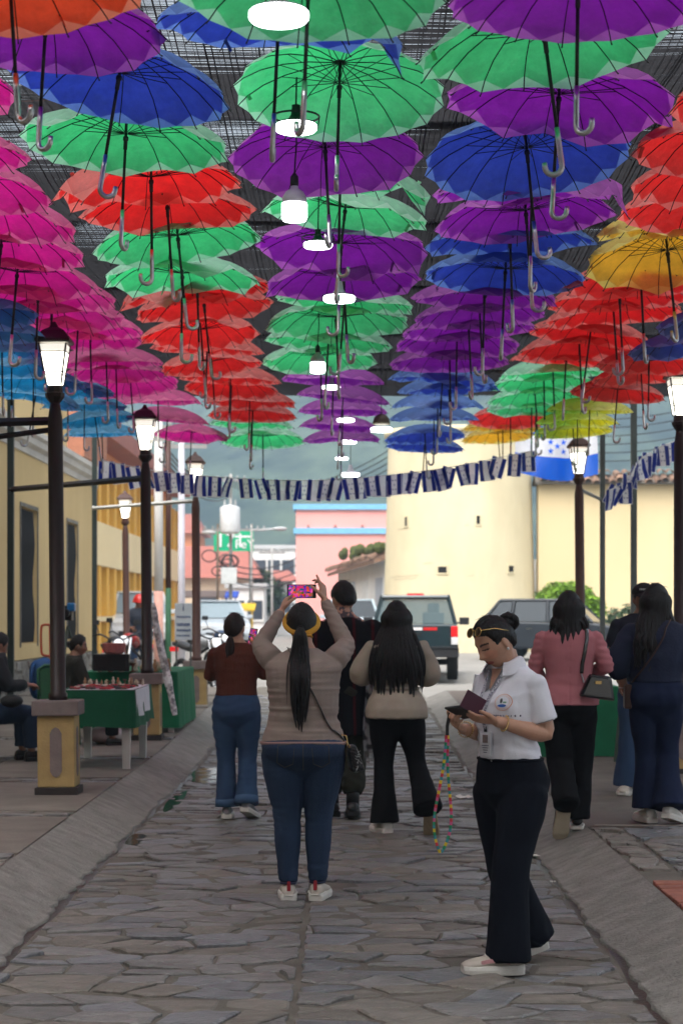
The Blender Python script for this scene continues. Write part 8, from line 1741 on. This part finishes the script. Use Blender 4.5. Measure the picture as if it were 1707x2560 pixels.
# ---- woman in navy with long wavy hair
def navy_woman():
    p = Person('woman in navy blouse and flared navy trousers with long wavy hair near the right edge', (2.14, 10.55, HR + 0.005), R(-4), 1.66, gx=1.05); S = p.s
    la = [(-0.162, 0, 1.285), (-0.255, -0.01, 1.08), (-0.20, 0.07, 0.88)]; ra = [(0.162, 0, 1.285), (0.25, 0.02, 1.08), (0.15, 0.18, 1.05)]
    ll = [(-0.085, 0, 0.80), (-0.07, 0.05, 0.45), (-0.045, 0.03, 0.09)]; rl = [(0.085, 0, 0.80), (0.08, 0.04, 0.45), (0.075, -0.10, 0.10)]
    p.body([la, ra], [ll, rl], ((0.0, 0.012, 1.478), R(-34), R(2), 0), 0.008, [(la[2], (0.1, 0.25, -0.95), (0.9, 0.1, 0), -1, (0.6, 0.7, 0.75, 0.8), 0.6), (ra[2], (-0.4, 0.7, 0), (0, 0, -0.8), 1)], feats=True, eyes_open=True)
    NB = P('navy_blouse', (0.010, 0.016, 0.045), (0.007, 0.011, 0.03), scale=5, rough=0.8, bump=0.2); NT = P('navy_flare_cloth', (0.009, 0.015, 0.045), (0.006, 0.010, 0.03), scale=5, rough=0.85, spec=0.15)
    mb = MB(); mb.rings(p.torso_rings(0.94, 1.38, 0, 16, [(0.94, 0.014, 0), (1.0, 0.036, 0), (1.1, 0.044, -0.004), (1.2, 0.036, 0), (1.3, 0.024, 0), (1.38, 0.012, 0)]))
    for a in (la, ra): p.limb(mb, a, [(0, 0.060), (0.3, 0.072), (0.8, 0.084), (1.0, 0.084), (1.3, 0.08), (1.55, 0.05)], t1=1.5)
    p.garment('blouse', NB, mb, 0.009, folds(0.010, 6, 6, 22))
    trousers(p, NT, 0.965, [(0.67, 0.012, 0), (0.80, 0.014, -0.01), (0.965, 0.008, 0)], [(0, 0.098), (0.3, 0.094), (0.8, 0.072), (1.0, 0.070), (1.4, 0.080), (1.8, 0.104), (1.97, 0.118)], [ll, rl], wr=folds(0.007, 8, 5, 25))
    p.shoe(ll[2], R(20), 0, SHW, SHW, 0.25); p.shoe(rl[2], R(-30), R(14), SHW, SHW, 0.25)
    straight_hair(p, HAIR, 60, 0.33, 0.43, 1.0, 14, wave=0.012, r=0.027)
    t = thing('handbag', 'small brown handbag on a thin strap in front of the navy trousers', 'bag'); t.matrix_world = W_of(p); BRL = P('brown_leather', (0.05, 0.022, 0.014), rough=0.5)
    pts = strap_path(p, 'blouse', [Vector(q) * S for q in catmull([(0.09, 0.02, 1.38), (0.04, -0.12, 1.25), (-0.05, -0.15, 1.1), (-0.13, -0.12, 1.0), (-0.175, -0.05, 0.93)], 4)], 0.004); m2 = MB(); m2.tube(pts, 0.006, 6); m2.build('strap', BRL, t, smooth=True)
    m2 = MB(); m2.box(Vector((-0.19, 0.0, 0.845)) * S, (0.05, 0.16, 0.17)); m2.build('bag_body', BRL, t, bevel=0.015)
    c = Vector(la[1]).lerp(Vector(la[2]), 0.9) * S; m2 = MB(); m2.tube([c + Vector((0.034 * math.cos(a), 0.034 * math.sin(a), 0)) for a in [2 * math.pi * k / 16 for k in range(16)]], 0.004, 6, closed=True); o = m2.build('bracelet', CHROME, None, smooth=True); o.matrix_world = W_of(p); tag(o, 'thin silver bangle on the wrist of the woman in navy', 'bracelet')
navy_woman()

# ---- person in a cap behind her
def cap_person():
    p = Person('smiling person in a black cap and jeans half hidden behind the woman in navy', (wx(1608, 12.2), 12.2, HR + 0.003), R(172), 1.70, torso=TORSO_M, skin=SK_B); S = p.s
    la = [(-0.182, 0, 1.285), (-0.24, -0.02, 1.06), (-0.18, 0.10, 0.86)]; ra = [(0.182, 0, 1.285), (0.24, -0.02, 1.06), (0.18, 0.10, 0.86)]; ll = [(-0.09, 0, 0.80), (-0.10, 0.02, 0.45), (-0.10, 0, 0.09)]; rl = [(0.09, 0, 0.80), (0.12, 0.02, 0.45), (0.13, -0.03, 0.09)]
    p.body([la, ra], [ll, rl], ((0.0, 0.015, 1.478), R(8), R(-4), 0), 0.008, [(la[2], (0.1, 0.3, -0.9), (0.9, 0, 0), -1), (ra[2], (-0.1, 0.3, -0.9), (-0.9, 0, 0), 1)], eyes_open=True)
    TS = P('dark_tee', (0.015, 0.018, 0.03), rough=0.9); mb = MB(); mb.rings(p.torso_rings(0.86, 1.37, 0.018, 16))
    for a in (la, ra): p.limb(mb, a, [(0, 0.066), (0.5, 0.07), (0.8, 0.072)], t1=0.75)
    p.garment('shirt', TS, mb, 0.010, folds(0.006, 6, 10, 2)); trousers(p, DENIM, 0.95, [(0.67, 0.012, 0), (0.95, 0.010, 0)], FLARE, [ll, rl], wr=folds(0.006, 7, 9, 1), name='jeans')
    p.shoe(ll[2], R(10), 0, SHB, SHW); p.shoe(rl[2], R(-10), 0, SHB, SHW)
    mb = p.cap_hair(HAIR, 0.06, -0.06, 0.010); mb.build('hair', HAIR, p.t, smooth=True)
    mb = MB()
    for v in (0,):
        mb.grid(lambda u, w_: p.Hm @ (Vector((0.090 * math.cos(u * 6.283) * math.cos(w_ * 1.5), 0.108 * math.sin(u * 6.283) * math.cos(w_ * 1.5), 0.040 + 0.088 * math.sin(w_ * 1.5))) * S), 24, 8)
        mb.grid(lambda u, w_: p.Hm @ (Vector((lerp(-0.075, 0.075, u), 0.075 + 0.035 * math.sin(u * 3.14) + 0.075 * w_ * math.sin(u * 3.14) ** 0.5, 0.045 - 0.018 * w_ + 0.012 * math.sin(u * 3.14))) * S), 14, 5)
    hat = mb.build('cap', P('black_cap', (0.010, 0.010, 0.012), rough=0.8), p.t, smooth=True)
    mb = MB(); rr = random.Random(1); x = -0.045
    while x < 0.045: wd = rr.uniform(0.005, 0.009); mb.box(p.Hm @ (Vector((x, 0.108 - abs(x) * 0.25, 0.082)) * S), (wd * S, 0.006, 0.014 * S)); x += wd + 0.004
    mb.build('cap_lettering', P('cap_white', (0.6, 0.6, 0.6)), hat)
cap_person()

# ---- seated stall keeper, seated man, rider
def seated(label, loc, rz, H, top, legs_m, hairf, arms, head, torso=TORSO_F, drop=0.36, skin=SK_B, lean=0.1, shoem=SHK):
    p = Person(label, (loc[0], loc[1], loc[2] - drop), rz, H, torso=torso, lean=lean, skin=skin); S = p.s; d = drop / S
    ll = [(-0.095, 0.02, 0.80), (-0.11, 0.42, 0.80), (-0.11, 0.42, d + 0.09)]; rl = [(0.095, 0.02, 0.80), (0.11, 0.42, 0.80), (0.11, 0.44, d + 0.09)]
    p.body(arms, [ll, rl], head, 0.008, [(arms[0][2], (0.2, 0.9, -0.1), (0.3, 0, -0.9), -1), (arms[1][2], (-0.2, 0.9, -0.1), (-0.3, 0, -0.9), 1)], eyes_open=False)
    mb = MB(); mb.rings(p.torso_rings(0.80, 1.37, 0.022, 16))
    for a in arms: p.limb(mb, a, [(0, 0.068), (0.5, 0.07), (1.0, 0.066), (1.5, 0.056), (1.85, 0.046)], t1=1.8)
    p.garment('jacket', top, mb, 0.010, folds(0.009, 6, 9, 7))
    mb = MB(); mb.rings(p.torso_rings(0.68, 0.93, 0.016, 8))
    for l in (ll, rl): p.limb(mb, l, [(0, 0.10), (0.5, 0.095), (1.0, 0.085), (1.5, 0.075), (1.9, 0.068)], t1=1.88)
    p.garment('trousers', legs_m, mb, 0.010, folds(0.007, 7, 9, 4))
    for l in (ll, rl): p.shoe(l[2], 0, 0, shoem, SHK, 0.27, lift=drop)
    mb = p.cap_hair(HAIR, 0.062, -0.085, 0.013)
    if hairf:
        for k in range(8): a = k * 0.8; c = p.Hm @ (Vector((0, -0.105, 0.0)) * S); mb.ball(c + Vector((0.015 * math.cos(a), 0, 0.015 * math.sin(a))), 0.026, 8)
    mb.build('hair', HAIR, p.t, smooth=True); return p
seated('stall keeper in a dark olive jacket sitting behind the jewellery table', (wx(178, 16.45), 16.45, HL), R(-75), 1.58, P('olive_jacket', (0.022, 0.02, 0.013), (0.012, 0.011, 0.008), scale=8, rough=0.85), BLKT, True, [[(-0.17, 0.05, 1.30), (-0.22, 0.12, 1.07), (-0.10, 0.33, 1.02)], [(0.17, 0.05, 1.30), (0.22, 0.12, 1.07), (0.10, 0.33, 1.02)]], ((0, 0.085, 1.475), R(-10), R(-8), 0))
seated('man in jeans bent over handwork on a chair at the left edge', (wx(-42, 14.75), 14.75, HL), R(-62), 1.66, P('black_jacket', (0.012, 0.013, 0.016), rough=0.85), DENIMD, False, [[(-0.19, 0.08, 1.29), (-0.24, 0.16, 1.06), (-0.06, 0.40, 1.06)], [(0.19, 0.08, 1.29), (0.24, 0.16, 1.06), (0.07, 0.42, 1.07)]], ((0, 0.15, 1.44), 0, R(-26), 0), TORSO_M, lean=0.28)
mb = MB(); mb.grid(lambda u, v: (0.11 * math.cos(u * 6.283) * math.sin(v * 3.14), 0.09 * math.sin(u * 6.283) * math.sin(v * 3.14), 0.06 - 0.06 * math.cos(v * 3.14) + 0.01 * noise.noise((u * 9, v * 5, 0))), 16, 10); one('black_pouch', P('pouch_black', (0.012, 0.012, 0.013), rough=0.6, bump=0.5), 'black cloth pouch in the lap of the man at the left edge', 'pouch', mb, smooth=True, loc=(wx(30, 14.6), 14.6, wz(1768, 14.6)))
def rider():
    p = Person('rider in a red helmet and dark jacket standing by the motorcycles', (wx(348, 29.0), 29.0, gz(29)), R(200), 1.68, torso=TORSO_M, skin=SK_B); S = p.s
    la = [(-0.182, 0, 1.285), (-0.25, 0.05, 1.07), (-0.18, 0.2, 1.0)]; ra = [(0.182, 0, 1.285), (0.25, 0.05, 1.07), (0.18, 0.2, 1.0)]; ll = [(-0.09, 0, 0.80), (-0.1, 0.02, 0.45), (-0.1, 0, 0.09)]; rl = [(0.09, 0, 0.80), (0.1, 0.02, 0.45), (0.1, 0, 0.09)]
    p.body([la, ra], [ll, rl], ((0, 0.015, 1.478), 0, R(-5), 0), 0.010, [(la[2], (0.1, 0.8, -0.3), (0.9, 0, 0), -1), (ra[2], (-0.1, 0.8, -0.3), (-0.9, 0, 0), 1)])
    mb = MB(); mb.rings(p.torso_rings(0.84, 1.37, 0.028, 14))
    for a in (la, ra): p.limb(mb, a, [(0, 0.072), (1.0, 0.066), (1.85, 0.048)], t1=1.8)
    p.garment('jacket', P('navy_jacket', (0.012, 0.016, 0.03), rough=0.7), mb, 0.012); trousers(p, DENIMD, 0.92, [(0.67, 0.012, 0), (0.92, 0.012, 0)], STRAIGHT, [ll, rl], size=0.012)
    p.shoe(ll[2], 0, 0, SHK, SHK); p.shoe(rl[2], 0, 0, SHK, SHK)
    mb = MB(); mb.grid(lambda u, v: p.Hm @ (Vector((0.115 * math.cos(u * 6.283) * math.cos(v * 1.53), 0.135 * math.sin(u * 6.283) * math.cos(v * 1.53) - 0.005, 0.0 + 0.15 * math.sin(v * 1.53))) * S), 24, 8); mb.tube([p.Hm @ (Vector((0.117 * math.cos(a), 0.137 * math.sin(a) - 0.005, 0.0)) * S) for a in [2 * math.pi * k / 24 for k in range(24)]], 0.012, 6, closed=True)
    mb.build('helmet', P('red_helmet', (0.55, 0.02, 0.015), rough=0.2, coat=0.5), p.t, smooth=True)
rider()

# ---------------------------------------------------------------- street depth units to metres (positions along the street; things keep their own shape)
LONG = ('yellow_building', 'orange_building')
def stretch_mesh(o):
    me = o.data; n = len(me.vertices); co = np.empty(n * 3, np.float32); me.vertices.foreach_get('co', co); co = co.reshape(-1, 3); co[:, 1] *= DEPTH; me.vertices.foreach_set('co', co.ravel()); me.update()
for o in [q for q in C.objects if q.parent is None and q.type in ('MESH', 'EMPTY')]:
    if o.type == 'MESH' and o.location.length < 1e-6:
        stretch_mesh(o)
        for ch in o.children:
            if ch.location.length < 1e-6: stretch_mesh(ch)
            else: ch.location.y *= DEPTH; ch.scale.y = DEPTH
    else:
        o.location.y *= DEPTH
        if o.name.startswith(LONG): o.scale.y = DEPTH
